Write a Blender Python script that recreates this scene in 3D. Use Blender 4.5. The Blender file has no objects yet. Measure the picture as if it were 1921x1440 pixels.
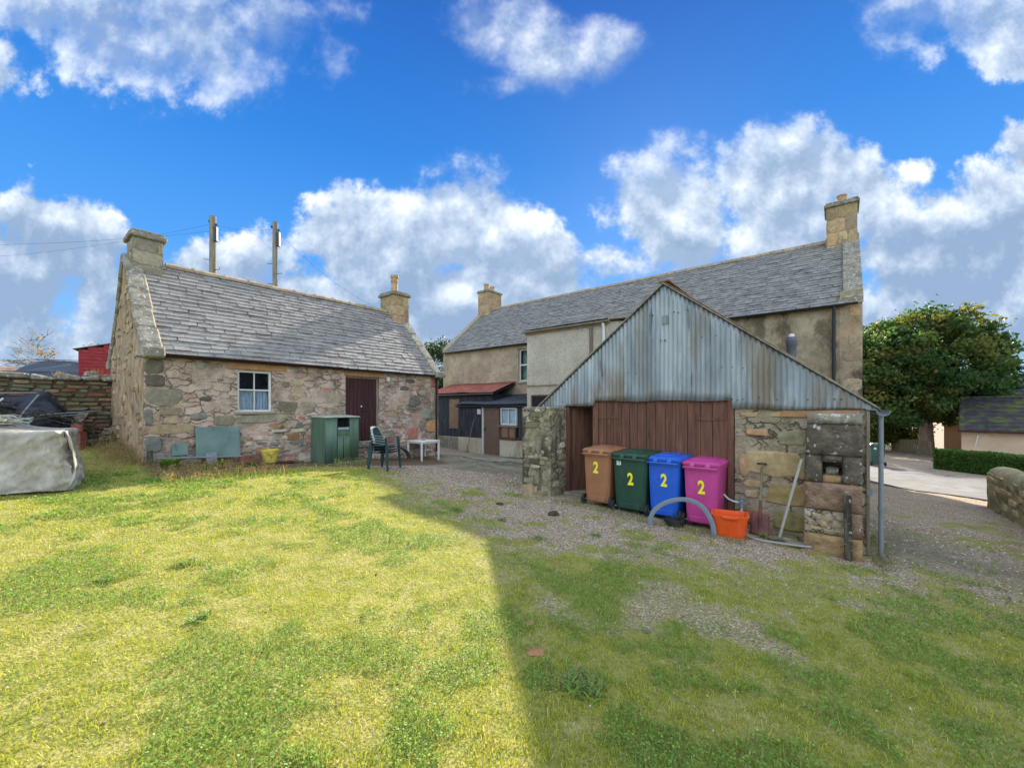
import bpy, math, random
import numpy as np
from mathutils import Vector, Matrix
R = math.radians
random.seed(7); rs = np.random.RandomState(11)
SC = bpy.context.scene
COL = SC.collection

# ---------------------------------------------------------------- camera
cam_d = bpy.data.cameras.new('camera'); CAM = bpy.data.objects.new('camera', cam_d); COL.objects.link(CAM)
CAM.location = (0, 0, 1.86); CAM.rotation_euler = (R(90), 0, 0)
cam_d.sensor_width = 36; cam_d.lens = 36 * 759 / 1921; cam_d.shift_y = 42 / 1921
cam_d.clip_start = .05; cam_d.clip_end = 6000
SC.camera = CAM

# ---------------------------------------------------------------- light
SUN_AZ = math.atan2(.32, .947); SUN_EL = R(27)
sd = bpy.data.lights.new('sun', 'SUN'); SUN = bpy.data.objects.new('sun', sd); COL.objects.link(SUN)
sd.energy = 3.3; sd.angle = R(1.0); sd.color = (1, .93, .80)
sv = Vector((math.sin(SUN_AZ) * math.cos(SUN_EL), math.cos(SUN_AZ) * math.cos(SUN_EL), math.sin(SUN_EL)))
SUN.rotation_euler = sv.to_track_quat('Z', 'Y').to_euler()

SC.view_settings.view_transform = 'Standard'; SC.view_settings.look = 'None'
SC.view_settings.exposure = 1.92; SC.view_settings.gamma = 1
SC.cycles.use_denoising = True
SC.cycles.max_bounces = 6; SC.cycles.transparent_max_bounces = 8

W = bpy.data.worlds.new('World'); SC.world = W; W.use_nodes = True
class G:
    """small node-graph helper"""
    def __init__(s, nt): s.nt = nt; s.N = nt.nodes; s.L = nt.links
    def n(s, t, **k):
        x = s.N.new(t)
        for a, b in k.items(): setattr(x, a, b)
        return x
    def put(s, sock, v):
        if isinstance(v, bpy.types.NodeSocket): s.L.new(v, sock)
        elif v is not None:
            if hasattr(sock.default_value, '__len__') and isinstance(v, (tuple, list)) and len(sock.default_value) == 4 and len(v) == 3: v = (*v, 1)
            sock.default_value = v
    def m(s, op, a, b=None, c=None, clamp=False):
        x = s.n('ShaderNodeMath', operation=op, use_clamp=clamp)
        s.put(x.inputs[0], a); s.put(x.inputs[1], b)
        if c is not None: s.put(x.inputs[2], c)
        return x.outputs[0]
    def vm(s, op, a, b=None):
        x = s.n('ShaderNodeVectorMath', operation=op); s.put(x.inputs[0], a); s.put(x.inputs[1], b)
        return x.outputs['Value'] if op in ('LENGTH', 'DOT_PRODUCT') else x.outputs[0]
    def mix(s, f, a, b, mode='MIX'):
        x = s.n('ShaderNodeMix', data_type='RGBA', blend_type=mode)
        s.put(x.inputs[0], f); s.put(x.inputs[6], a); s.put(x.inputs[7], b)
        return x.outputs[2]
    def ss(s, v, lo, hi):
        x = s.n('ShaderNodeMapRange', interpolation_type='SMOOTHSTEP')
        s.put(x.inputs[0], v); x.inputs[1].default_value = lo; x.inputs[2].default_value = hi
        return x.outputs[0]
    def noise(s, vec, scale, detail=4, rough=.55, dist=0):
        x = s.n('ShaderNodeTexNoise'); s.put(x.inputs['Vector'], vec)
        x.inputs['Scale'].default_value = scale; x.inputs['Detail'].default_value = detail
        x.inputs['Roughness'].default_value = rough; x.inputs['Distortion'].default_value = dist
        return x.outputs['Fac']
    def xyz(s, v):
        x = s.n('ShaderNodeSeparateXYZ'); s.put(x.inputs[0], v); return x.outputs
    def comb(s, a, b, c):
        x = s.n('ShaderNodeCombineXYZ'); s.put(x.inputs[0], a); s.put(x.inputs[1], b); s.put(x.inputs[2], c); return x.outputs[0]
    def ramp(s, f, stops):
        x = s.n('ShaderNodeValToRGB'); e = x.color_ramp.elements
        while len(e) < len(stops): e.new(.5)
        for el, (p, c) in zip(e, stops): el.position = p; el.color = (*c, 1)
        s.put(x.inputs[0], f); return x.outputs[0]

def sky():
    g = G(W.node_tree); g.N.clear()
    d = g.vm('NORMALIZE', g.n('ShaderNodeTexCoord').outputs['Generated'])
    x, y, z = g.xyz(d)
    az = g.m('ARCTAN2', x, y); el = g.m('ARCSINE', z)
    sk = g.n('ShaderNodeTexSky', sky_type='NISHITA'); sk.sun_disc = False
    sk.sun_elevation = SUN_EL; sk.sun_rotation = SUN_AZ
    sk.dust_density = .3; sk.ozone_density = 3; sk.altitude = 50
    nis = g.mix(1, sk.outputs[0], (.1, .1, .1), 'MULTIPLY')
    elc = g.m('MAXIMUM', el, 0)
    blue = g.ramp(g.m('MULTIPLY', elc, 1 / 1.57, clamp=True), [(0, (.14, .25, .39)), (.07, (.095, .225, .42)), (.20, (.030, .142, .37)), (.345, (.009, .092, .30)), (.5, (.005, .052, .22)), (1, (.004, .04, .17))])
    base = g.mix(.05, blue, nis)
    # clouds: banks at their own bearings (radians) plus free fields elsewhere
    # (px,py,rx,ry,weight) measured in the photograph, turned into bearings
    B = [(80, 20, 120, 70, 1.), (330, 60, 260, 110, 1.15), (500, 40, 130, 60, .8), (10, 130, 60, 60, .5), (960, 60, 110, 55, .95), (1060, 110, 110, 60, .8), (1130, 95, 60, 30, .5),
         (930, 165, 60, 20, .45), (1860, 40, 180, 85, 1.1), (30, 540, 200, 150, 1.1), (150, 470, 95, 90, 1.0), (150, 640, 260, 90, .9), (400, 520, 90, 80, .85), (470, 560, 120, 120, .9),
         (690, 450, 140, 110, 1.15), (870, 440, 150, 110, 1.15), (800, 560, 280, 130, 1.1), (1010, 520, 120, 90, .9), (960, 640, 340, 70, .8), (1290, 275, 60, 35, .6),
         (1290, 410, 150, 110, 1.05), (1450, 360, 190, 100, 1.1), (1620, 350, 120, 80, .9), (1560, 480, 300, 90, 1.1), (1760, 560, 220, 110, 1.1), (1870, 430, 110, 140, 1.1), (1910, 300, 60, 70, .9), (1250, 500, 200, 60, .75), (1760, 640, 260, 60, .9), (820, 650, 420, 50, .8), (80, 690, 300, 50, .7)]
    # gnomonic plane about the view bearing for the banks in front, free directions elsewhere
    yy = g.m('MAXIMUM', y, .12); gx = g.m('DIVIDE', x, yy); gy = g.m('DIVIDE', z, yy); gn = g.comb(gx, gy, .37)
    wo = g.n('ShaderNodeTexNoise'); g.put(wo.inputs['Vector'], gn); wo.inputs['Scale'].default_value = 3.4; wo.inputs['Detail'].default_value = 4
    wx = g.xyz(wo.outputs['Color']); ox = g.m('MULTIPLY', g.m('SUBTRACT', wx[0], .5), .16); oy = g.m('MULTIPLY', g.m('SUBTRACT', wx[1], .5), .12)
    acc = None
    for px, py, rx, ry, w in B:
        u = (px - 960.5) / 759; v = (762 - py) / 759
        qa = g.m('DIVIDE', g.m('SUBTRACT', g.m('ADD', gx, ox), u), rx * 1.2 / 759)
        qe = g.m('DIVIDE', g.m('SUBTRACT', g.m('ADD', gy, oy), v), ry * 1.2 / 759)
        q = g.m('ADD', g.m('MULTIPLY', qa, qa), g.m('MULTIPLY', qe, qe))
        b = g.m('MULTIPLY', g.m('SUBTRACT', 1, q), w)
        acc = b if acc is None else g.m('SMOOTH_MAX', acc, b, .35)
    acc = g.m('MAXIMUM', acc, -1.2)
    # free cumulus field outside the bearings seen here, thickened to lift shaded ground
    lf = g.m('MULTIPLY', g.m('SUBTRACT', g.noise(g.vm('MULTIPLY', d, (1, 1, 1.7)), 2.0, 3, .5), .36), 9)
    away = g.ss(g.m('ABSOLUTE', az), .95, 1.15); high = g.ss(el, .78, .95); aw = g.m('MAXIMUM', away, high)
    cover = g.m('ADD', g.m('MULTIPLY', acc, g.m('SUBTRACT', 1, aw)), g.m('MULTIPLY', lf, aw))
    pd = g.vm('MULTIPLY', d, (1, 1, 1.5)); mxv = g.n('ShaderNodeMix', data_type='VECTOR'); g.put(mxv.inputs[0], aw); g.put(mxv.inputs[4], gn); g.put(mxv.inputs[5], pd); p = mxv.outputs[1]
    mo = g.n('ShaderNodeMix', data_type='VECTOR'); g.put(mo.inputs[0], aw); mo.inputs[4].default_value = (-.022, .055, 0); mo.inputs[5].default_value = (-.012, 0, .055); p2 = g.vm('ADD', p, mo.outputs[1])
    def dens(pp, det, sc=5.2): return g.m('SUBTRACT', g.noise(pp, sc, det, .60), .5)
    n1 = dens(p, 10); s1 = dens(p, 5); n2 = dens(p2, 5)
    tot = g.m('ADD', cover, g.m('MULTIPLY', n1, 4.6))
    soft = g.ss(el, .42, .62); mask = g.m('ADD', g.m('MULTIPLY', g.ss(tot, -.05, .60), g.m('SUBTRACT', 1, soft)), g.m('MULTIPLY', g.m('MULTIPLY', g.ss(tot, -.35, 1.9), .88), soft)); thick = g.ss(tot, .2, 1.7)
    rim = g.m('ADD', g.m('MULTIPLY', g.m('SUBTRACT', s1, n2), 3.2), .28, clamp=True)
    edge = g.m('SUBTRACT', 1, thick)
    sh = g.m('ADD', rim, g.m('MULTIPLY', edge, .30), clamp=True)
    sh = g.m('SUBTRACT', sh, g.m('MULTIPLY', g.m('SUBTRACT', 1, g.ss(el, .10, .46)), .47), clamp=True)
    cc = g.ramp(sh, [(0, (.125, .175, .255)), (.25, (.175, .225, .30)), (.55, (.27, .315, .375)), (1, (.46, .475, .485))])
    # front-lit clouds; unseen sky behind and overhead brightened further to fill the shade
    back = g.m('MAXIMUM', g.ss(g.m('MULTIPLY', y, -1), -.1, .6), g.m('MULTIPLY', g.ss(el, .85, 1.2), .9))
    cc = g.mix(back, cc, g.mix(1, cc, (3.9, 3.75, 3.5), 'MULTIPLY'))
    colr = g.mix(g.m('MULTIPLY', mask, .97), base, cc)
    hz = g.m('SUBTRACT', 1, g.ss(el, 0, .10))
    colr = g.mix(g.m('MULTIPLY', hz, .45), colr, (.22, .29, .37))
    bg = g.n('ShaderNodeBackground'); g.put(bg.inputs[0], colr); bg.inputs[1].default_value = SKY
    o = g.n('ShaderNodeOutputWorld'); g.L.new(bg.outputs[0], o.inputs[0])
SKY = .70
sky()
W.cycles.sampling_method = 'MANUAL'; W.cycles.sample_map_resolution = 512

# ---------------------------------------------------------------- frames and helpers
D1 = Vector((-.778, .629, 0)).normalized(); D2 = Vector((.629, .778, 0)).normalized(); UP = Vector((0, 0, 1))
def F(m, n, z=0): return D1 * m + D2 * n + UP * z
class Fr:
    """a wall frame: a along the wall to the right as seen from outside, d out of the wall"""
    def __init__(s, O, U, N): s.O = Vector(O); s.U = Vector(U); s.N = Vector(N)
    def p(s, a, z, d=0): return s.O + s.U * a + s.N * d + UP * z
    def mat(s, a, z, d, sx, sy, sz, rot=0):
        c, t = math.cos(rot), math.sin(rot)
        X = (s.U * c + UP * t) * sx; Z = (UP * c - s.U * t) * sz; Y = -s.N * sy; P = s.p(a, z, d)
        return Matrix(((X.x, Y.x, Z.x, P.x), (X.y, Y.y, Z.y, P.y), (X.z, Y.z, Z.z, P.z), (0, 0, 0, 1)))

def lat(ix, iy, iz, seed):
    h = (ix.astype(np.int64) * 374761393 + iy.astype(np.int64) * 668265263 + iz.astype(np.int64) * 2147483647 + seed * 974634777) & 0xffffffff
    h = ((h ^ (h >> 13)) * 1274126177) & 0xffffffff
    return ((h ^ (h >> 16)) & 0xffff) / 65535.
def vnoise(x, y, z=0, s=1, seed=0):
    x = np.asarray(x, float) * s; y = np.asarray(y, float) * s; z = np.asarray(z, float) * s + np.zeros_like(x)
    ix, iy, iz = np.floor(x), np.floor(y), np.floor(z); fx, fy, fz = x - ix, y - iy, z - iz
    fx = fx * fx * (3 - 2 * fx); fy = fy * fy * (3 - 2 * fy); fz = fz * fz * (3 - 2 * fz)
    r = 0
    for a in (0, 1):
        for b in (0, 1):
            for c in (0, 1):
                r = r + lat(ix + a, iy + b, iz + c, seed) * (fx if a else 1 - fx) * (fy if b else 1 - fy) * (fz if c else 1 - fz)
    return r
def fbm(x, y, z=0, s=1, o=4, seed=0):
    r = 0; w = .5; t = 0
    for k in range(o):
        r = r + w * vnoise(x, y, z, s * 2 ** k, seed + k * 17); t += w; w *= .55
    return r / t
def sstep(v, a, b):
    t = np.clip((v - a) / (b - a), 0, 1); return t * t * (3 - 2 * t)

PW = {}                                                             # world origin of each parent
def origin(o):
    return PW.get(o.name, Vector((0, 0, 0))) if o is not None else Vector((0, 0, 0))
def props(o, label=None, cat=None, group=None, kind=None):
    if label: o['label'] = label
    if cat: o['category'] = cat
    if group: o['group'] = group
    if kind: o['kind'] = kind
    return o
def thing(name, loc, label, cat, group=None, rz=0):
    o = bpy.data.objects.new(name, None); COL.objects.link(o); o.location = loc; o.rotation_euler = (0, 0, rz)
    o.empty_display_size = .1
    PW[o.name] = Vector(loc) if rz == 0 else Vector((0, 0, 0))      # rotated things are built in their own space
    return props(o, label, cat, group)
def newmesh(name, V, Fc, mat=None, smooth=False):
    me = bpy.data.meshes.new(name)
    me.from_pydata([tuple(v) for v in V], [], Fc)
    if mat: me.materials.append(mat)
    if smooth: me.polygons.foreach_set('use_smooth', [True] * len(me.polygons))
    me.update(); return me
def fastmesh(name, V, Q, mat=None, smooth=False, cols=None, floats=None):
    V = np.asarray(V, np.float32); Q = np.asarray(Q, np.int32); k = Q.shape[1]
    me = bpy.data.meshes.new(name); me.vertices.add(len(V)); me.vertices.foreach_set('co', V.ravel())
    me.loops.add(Q.size); me.loops.foreach_set('vertex_index', Q.ravel())
    me.polygons.add(len(Q)); me.polygons.foreach_set('loop_start', np.arange(0, Q.size, k, dtype=np.int32))
    if smooth: me.polygons.foreach_set('use_smooth', np.ones(len(Q), bool))
    me.update(calc_edges=True)
    if cols is not None:
        a = me.color_attributes.new('tint', 'FLOAT_COLOR', 'POINT')
        c = np.ones((len(V), 4), np.float32); c[:, :3] = cols; a.data.foreach_set('color', c.ravel())
    for nm, arr in (floats or {}).items():
        a = me.attributes.new(nm, 'FLOAT', 'POINT'); a.data.foreach_set('value', np.asarray(arr, np.float32))
    if mat: me.materials.append(mat)
    return me
def ob(name, me, parent=None, label=None, cat=None, group=None, kind=None, color=None):
    o = bpy.data.objects.new(name, me); COL.objects.link(o)
    if parent is not None: o.parent = parent
    PW[o.name] = origin(parent)
    if color: o.color = (*color, 1)
    return props(o, label, cat, group, kind)
def piece(name, me, parent, M, color=None):
    o = bpy.data.objects.new(name, me); COL.objects.link(o); o.parent = parent
    w = origin(parent); M = M.copy(); M.translation = M.translation - w
    o.matrix_local = M; PW[o.name] = Vector((0, 0, 0))
    if color: o.color = (*color, 1)
    return o
class MB:
    def __init__(s): s.V = []; s.Fc = []
    def add(s, V, Fc):
        k = len(s.V); s.V += [Vector(v) for v in V]; s.Fc += [tuple(i + k for i in f) for f in Fc]
    def hexa(s, c): s.add(c, [(0, 3, 2, 1), (4, 5, 6, 7), (0, 1, 5, 4), (1, 2, 6, 5), (2, 3, 7, 6), (3, 0, 4, 7)])
    def box(s, x0, x1, y0, y1, z0, z1): s.hexa([(x0, y0, z0), (x1, y0, z0), (x1, y1, z0), (x0, y1, z0), (x0, y0, z1), (x1, y0, z1), (x1, y1, z1), (x0, y1, z1)])
    def fbox(s, fr, a0, a1, z0, z1, d0, d1):                         # d0 < d1, d1 outermost
        s.hexa([fr.p(a0, z0, d1), fr.p(a1, z0, d1), fr.p(a1, z0, d0), fr.p(a0, z0, d0), fr.p(a0, z1, d1), fr.p(a1, z1, d1), fr.p(a1, z1, d0), fr.p(a0, z1, d0)])
    def beam(s, A, B, w, h, up=UP):
        A, B = Vector(A), Vector(B); t = (B - A).normalized(); sd_ = t.cross(up)
        if sd_.length < 1e-4: sd_ = t.cross(Vector((1, 0, 0)))
        sd_.normalize(); u = sd_.cross(t).normalized(); sd_ *= w / 2; u *= h / 2
        s.hexa([A - sd_ - u, A + sd_ - u, B + sd_ - u, B - sd_ - u, A - sd_ + u, A + sd_ + u, B + sd_ + u, B - sd_ + u])
    def tube(s, pts, r, k=8, cap=True):
        pts = [Vector(p) for p in pts]; rr = r if isinstance(r, (list, tuple)) else [r] * len(pts)
        base = len(s.V); ref = None
        for i, p in enumerate(pts):
            t = (pts[min(i + 1, len(pts) - 1)] - pts[max(i - 1, 0)]).normalized()
            if ref is None: ref = t.orthogonal().normalized()
            ref = (ref - t * ref.dot(t)).normalized(); b = t.cross(ref)
            for j in range(k):
                an = 2 * math.pi * j / k; s.V.append(p + (ref * math.cos(an) + b * math.sin(an)) * rr[i])
        for i in range(len(pts) - 1):
            for j in range(k):
                a = base + i * k + j; b2 = base + i * k + (j + 1) % k; s.Fc.append((a, b2, b2 + k, a + k))
        if cap:
            s.Fc.append(tuple(base + j for j in range(k))[::-1]); s.Fc.append(tuple(base + (len(pts) - 1) * k + j for j in range(k)))
    def lathe(s, prof, c=(0, 0, 0), k=16):
        c = Vector(c); base = len(s.V)
        for r, z in prof:
            for j in range(k): s.V.append(c + Vector((r * math.cos(2 * math.pi * j / k), r * math.sin(2 * math.pi * j / k), z)))
        for i in range(len(prof) - 1):
            for j in range(k):
                a = base + i * k + j; b2 = base + i * k + (j + 1) % k; s.Fc.append((a, b2, b2 + k, a + k))
    def build(s, name, mat, parent=None, smooth=False, bevel=0, **kw):
        w = origin(parent)
        me = newmesh(name, [v - w for v in s.V], s.Fc, mat, False)
        o = ob(name, me, parent, **kw)
        if smooth:
            me.polygons.foreach_set('use_smooth', [True] * len(me.polygons))
            try: me.set_sharp_from_angle(angle=R(38))
            except Exception: pass
        if bevel:
            b = o.modifiers.new('bevel', 'BEVEL'); b.width = bevel; b.segments = 1; b.limit_method = 'ANGLE'; b.angle_limit = R(40)
        return o

# ---------------------------------------------------------------- materials
def sr(r, g_, b): return tuple(((c / 255 + .055) / 1.055) ** 2.4 if c > 10 else c / 255 / 12.92 for c in (r, g_, b))
def M(name, stops, scale=3, detail=6, rough=.85, bump=0., bscale=30, stretch=(1, 1, 1), over=(), metal=0., spec=.3, src='pos', objcol=False, objrand=0., transl=0, attr=None, bdist=.02, cracks=None):
    """stops: ramp on fbm noise; over: [(scale, lo, hi, colour, stretch, amount)]"""
    mt = bpy.data.materials.new(name); mt.use_nodes = True; g = G(mt.node_tree); g.N.clear()
    P = g.n('ShaderNodeNewGeometry').outputs['Position'] if src == 'pos' else g.n('ShaderNodeTexCoord').outputs['Object']
    v = g.vm('MULTIPLY', P, stretch) if stretch != (1, 1, 1) else P
    c = g.ramp(g.noise(v, scale, detail, .6), [(a, b) for a, b in stops])
    if attr: 
        at = g.n('ShaderNodeAttribute', attribute_name=attr); c = g.mix(1, g.mix(.5, c, at.outputs[0]), at.outputs[0], 'MIX') if False else g.mix(.75, c, at.outputs[0])
    oi = None
    if objcol or objrand:
        oi = g.n('ShaderNodeObjectInfo')
    if objcol:
        c = g.mix(1, g.mix(1, c, (2.2, 2.2, 2.2), 'MULTIPLY'), oi.outputs['Color'], 'MULTIPLY')
    if objrand:
        at = g.n('ShaderNodeAttribute', attribute_name='rnd')
        r = g.m('FRACT', g.m('ADD', oi.outputs['Random'], at.outputs['Fac']))
        k = g.m('ADD', g.m('MULTIPLY', g.m('SUBTRACT', r, .5), 2 * objrand), 1)
        c = g.mix(1, c, g.comb(k, k, k), 'MULTIPLY')
    for i, (s_, lo, hi, cc, st, am) in enumerate(over):
        vv = g.vm('ADD', g.vm('MULTIPLY', P, st), (3.1 * i + 1, 7.7 * i, 5.3))
        f = g.m('MULTIPLY', g.ss(g.noise(vv, s_, 5, .6), lo, hi), am)
        c = g.mix(f, c, cc)
    ck = None
    if cracks:
        cs_, cst, cam_ = cracks
        wob = g.n('ShaderNodeTexNoise'); g.put(wob.inputs['Vector'], P); wob.inputs['Scale'].default_value = 6; wob.inputs['Detail'].default_value = 4
        vv = g.vm('ADD', g.vm('MULTIPLY', P, cst), g.vm('MULTIPLY', g.vm('SUBTRACT', wob.outputs['Color'], (.5, .5, .5)), (.34, .34, .34)))
        ve = g.n('ShaderNodeTexVoronoi', feature='DISTANCE_TO_EDGE'); ve.inputs['Scale'].default_value = cs_; g.put(ve.inputs['Vector'], vv)
        vc = g.n('ShaderNodeTexVoronoi'); vc.inputs['Scale'].default_value = cs_; g.put(vc.inputs['Vector'], vv)
        msk = g.ss(g.noise(P, 1.7, 4), .40, .60)
        ck = g.m('MULTIPLY', g.m('SUBTRACT', 1, g.ss(ve.outputs['Distance'], .0, .07)), msk)
        vx = g.xyz(vc.outputs['Color']); k_ = g.m('ADD', g.m('MULTIPLY', g.m('SUBTRACT', vx[0], .5), .45), 1)
        tint = g.comb(k_, g.m('ADD', g.m('MULTIPLY', g.m('SUBTRACT', vx[1], .5), .08), k_), g.m('ADD', g.m('MULTIPLY', g.m('SUBTRACT', vx[1], .5), .20), k_))
        c = g.mix(g.m('MULTIPLY', msk, cam_), c, g.mix(1, c, tint, 'MULTIPLY'))
        c = g.mix(g.m('MULTIPLY', ck, min(1, cam_ * 1.0)), c, g.mix(1, c, (.42, .38, .34), 'MULTIPLY'))
    b = g.n('ShaderNodeBsdfPrincipled'); g.put(b.inputs['Base Color'], c); b.inputs['Metallic'].default_value = metal
    b.inputs['Specular IOR Level'].default_value = spec
    rn = g.m('ADD', g.m('MULTIPLY', g.noise(v, scale * 2.3, 3), .16), rough - .08, clamp=True); g.put(b.inputs['Roughness'], rn)
    if bump:
        bp = g.n('ShaderNodeBump'); bp.inputs['Strength'].default_value = bump; bp.inputs['Distance'].default_value = bdist
        hh = g.noise(v, bscale, 6, .65)
        if ck is not None: hh = g.m('SUBTRACT', hh, g.m('MULTIPLY', ck, 1.1))
        g.put(bp.inputs['Height'], hh); g.L.new(bp.outputs[0], b.inputs['Normal'])
    out = g.n('ShaderNodeOutputMaterial'); sh = b.outputs[0]
    if transl:
        t = g.n('ShaderNodeBsdfTranslucent'); g.put(t.inputs[0], c); mx = g.n('ShaderNodeMixShader'); mx.inputs[0].default_value = transl
        g.L.new(b.outputs[0], mx.inputs[1]); g.L.new(t.outputs[0], mx.inputs[2]); sh = mx.outputs[0]
    g.L.new(sh, out.inputs[0]); return mt
def plain(name, c, rough=.5, metal=0, spec=.4, var=.12, scale=6, bump=0, **k):
    lo = tuple(x * (1 - var) for x in c); hi = tuple(min(1, x * (1 + var)) for x in c)
    return M(name, [(.3, lo), (.7, hi)], scale, 4, rough, bump, 60, metal=metal, spec=spec, **k)
Z1 = (1, 1, 1)
m_stone = M('stone', [(.28, (.33, .315, .285)), (.5, (.46, .445, .42)), (.74, (.62, .60, .57))], 9, 8, .9, .7, 22, objcol=True,
            over=[(3.5, .60, .72, (.10, .095, .08), Z1, .55), (26, .66, .72, (.42, .42, .38), Z1, .45)])
m_mortar = M('lime_mortar', [(.25, sr(132, 116, 100)), (.45, sr(176, 153, 134)), (.60, sr(206, 178, 157)), (.8, sr(188, 176, 162))], 3.0, 10, .95, 1.0, 14, bdist=.05, cracks=(3.4, (1, 1, 2.0), .48),
             over=[(1.1, .52, .66, sr(112, 98, 78), (1, 1, .45), .65), (2.2, .56, .66, sr(190, 146, 118), Z1, .45), (9, .63, .70, sr(96, 80, 64), (1, 1, 1.8), .6), (30, .62, .7, sr(205, 190, 170), Z1, .4)])
m_oldgable = M('eroded_clay_harl', [(.25, sr(104, 84, 60)), (.5, sr(164, 138, 106)), (.75, sr(198, 174, 140))], 4, 10, .95, 1., 12, (1, 1, .25), bdist=.05,
               over=[(5, .55, .66, sr(92, 70, 50), (1, 1, .3), .7), (3, .58, .7, sr(196, 140, 100), (1, 1, .3), .5)])
m_rubble_m = M('shed_wall_mortar', [(.25, sr(126, 112, 92)), (.5, sr(170, 153, 126)), (.8, sr(194, 180, 152))], 3.4, 10, .95, 1., 14, bdist=.05, cracks=(3.0, (1, 1, 1.7), .8),
               over=[(1.6, .56, .7, sr(92, 92, 60), Z1, .5), (7, .62, .7, sr(88, 74, 54), Z1, .55)])
m_harl = M('brown_harl', [(.25, sr(134, 116, 94)), (.5, sr(170, 151, 126)), (.75, sr(190, 172, 148))], 1.1, 9, .95, 1., 30,
           over=[(.7, .55, .72, sr(118, 104, 84), (1, 1, .6), .5), (5, .50, .64, sr(140, 120, 96), Z1, .55), (14, .56, .66, sr(120, 92, 66), Z1, .55), (32, .6, .68, sr(200, 182, 150), Z1, .4)])
m_harl2 = M('stained_harl', [(.25, sr(122, 106, 84)), (.5, sr(162, 144, 116)), (.75, sr(184, 166, 138))], 1.4, 9, .95, 1., 30,
            over=[(1.6, .48, .6, sr(70, 58, 42), (1, 1, .5), .75), (6, .50, .64, sr(130, 112, 86), Z1, .55), (2.3, .58, .66, sr(176, 128, 84), (1, 1, .5), .4), (28, .6, .68, sr(190, 172, 140), Z1, .4)])
m_render = M('grey_roughcast', [(.3, sr(168, 158, 138)), (.6, sr(192, 182, 160)), (.8, sr(204, 194, 174))], 1.5, 9, .95, 1., 34,
             over=[(1.2, .52, .7, sr(164, 152, 130), (1, 1, .5), .5), (12, .54, .66, sr(150, 136, 112), Z1, .5), (30, .55, .63, sr(120, 108, 88), Z1, .6), (45, .58, .66, sr(226, 220, 205), Z1, .5)])
m_cream = M('cream_render', [(.3, sr(176, 164, 140)), (.7, sr(206, 196, 172))], 1.5, 6, .9, .4, 30, over=[(2, .5, .66, sr(142, 108, 70), (1, 1, .3), .7), (1.5, .55, .7, sr(100, 92, 66), (1, 1, .5), .5)])
m_slate = M('slate', [(.3, sr(114, 107, 102)), (.5, sr(134, 127, 119)), (.72, sr(154, 146, 134))], 4, 7, .72, .35, 26, objrand=.12,
            over=[(.8, .52, .72, sr(150, 146, 136), Z1, .5), (18, .66, .74, sr(176, 170, 152), Z1, .5), (5, .6, .7, sr(104, 92, 84), Z1, .45)], spec=.3)
m_slate2 = M('house_slate', [(.3, sr(100, 96, 92)), (.5, sr(124, 119, 112)), (.72, sr(146, 141, 130))], 4, 7, .7, .35, 26, objrand=.15,
             over=[(.7, .5, .72, sr(140, 138, 124), Z1, .55), (18, .66, .74, sr(176, 172, 152), Z1, .5)], spec=.3)
m_tin = M('weathered_galvanised_tin', [(.25, sr(92, 98, 102)), (.45, sr(130, 136, 138)), (.6, sr(154, 160, 160)), (.8, sr(172, 176, 172))], 3.2, 9, .55, .25, 40, (1, 1, .16),
          over=[(1.5, .50, .66, sr(128, 112, 90), (1, 1, .25), .8), (6, .58, .66, sr(186, 192, 188), (1, 1, .14), .3), (9, .60, .67, sr(72, 84, 94), (1, 1, .12), .6), (22, .70, .73, sr(50, 42, 38), Z1, .7)], metal=.25, spec=.4)
m_rusttin = M('rusty_roof_tin', [(.3, sr(110, 84, 66)), (.6, sr(150, 122, 96)), (.8, sr(170, 146, 120))], 3, 8, .8, .3, 30, over=[(2, .5, .6, sr(96, 60, 42), Z1, .5)])
m_redtin = M('red_oxide_tin', [(.3, sr(120, 66, 54)), (.6, sr(158, 92, 76)), (.8, sr(164, 120, 104))], 3, 8, .7, .3, 30)
m_blacktin = M('black_tarred_tin', [(.3, sr(36, 38, 44)), (.7, sr(62, 66, 74))], 4, 8, .5, .3, 30, over=[(4, .6, .7, sr(110, 110, 112), Z1, .5)])
m_plank = M('brown_stained_plank', [(.3, sr(80, 50, 38)), (.55, sr(110, 74, 58)), (.8, sr(136, 94, 70))], 3, 9, .75, .35, 24, (6, 6, .5), objrand=.14, over=[(2.5, .58, .7, sr(140, 96, 64), (5, 5, .6), .5)])
m_doorplank = M('dark_red_door_plank', [(.3, sr(48, 24, 26)), (.6, sr(74, 42, 40)), (.85, sr(104, 70, 62))], 4, 9, .7, .35, 24, (6, 6, .5), objrand=.12)
m_darkboard = M('tarred_board', [(.3, sr(30, 32, 40)), (.5, sr(54, 55, 64)), (.85, sr(110, 110, 112))], 5, 9, .8, .35, 24, (6, 6, .4), objrand=.15)
m_greywood = M('weathered_grey_wood', [(.3, sr(108, 98, 80)), (.6, sr(148, 137, 116)), (.85, sr(172, 162, 142))], 4, 9, .9, .5, 24, (5, 5, .4))
m_blackwood = M('rotten_post_wood', [(.3, sr(40, 36, 30)), (.5, sr(72, 66, 54)), (.8, sr(120, 112, 92))], 8, 9, .95, .8, 24, (3, 3, .5), over=[(22, .6, .66, sr(190, 186, 170), Z1, .7)])
m_brownpaint = plain('brown_paint', sr(112, 92, 78), .6)
m_tanboard = M('chipboard', [(.3, sr(120, 94, 76)), (.7, sr(146, 118, 96))], 6, 6, .85, .2, 40)
m_white = M('white_painted_wood', [(.3, sr(200, 196, 184)), (.7, sr(224, 221, 212))], 8, 5, .55, .1, 40, over=[(14, .64, .7, sr(140, 130, 110), Z1, .6)])
m_plastic_w = M('white_plastic', [(.3, sr(206, 200, 188)), (.7, sr(228, 224, 214))], 4, 5, .45)
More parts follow.
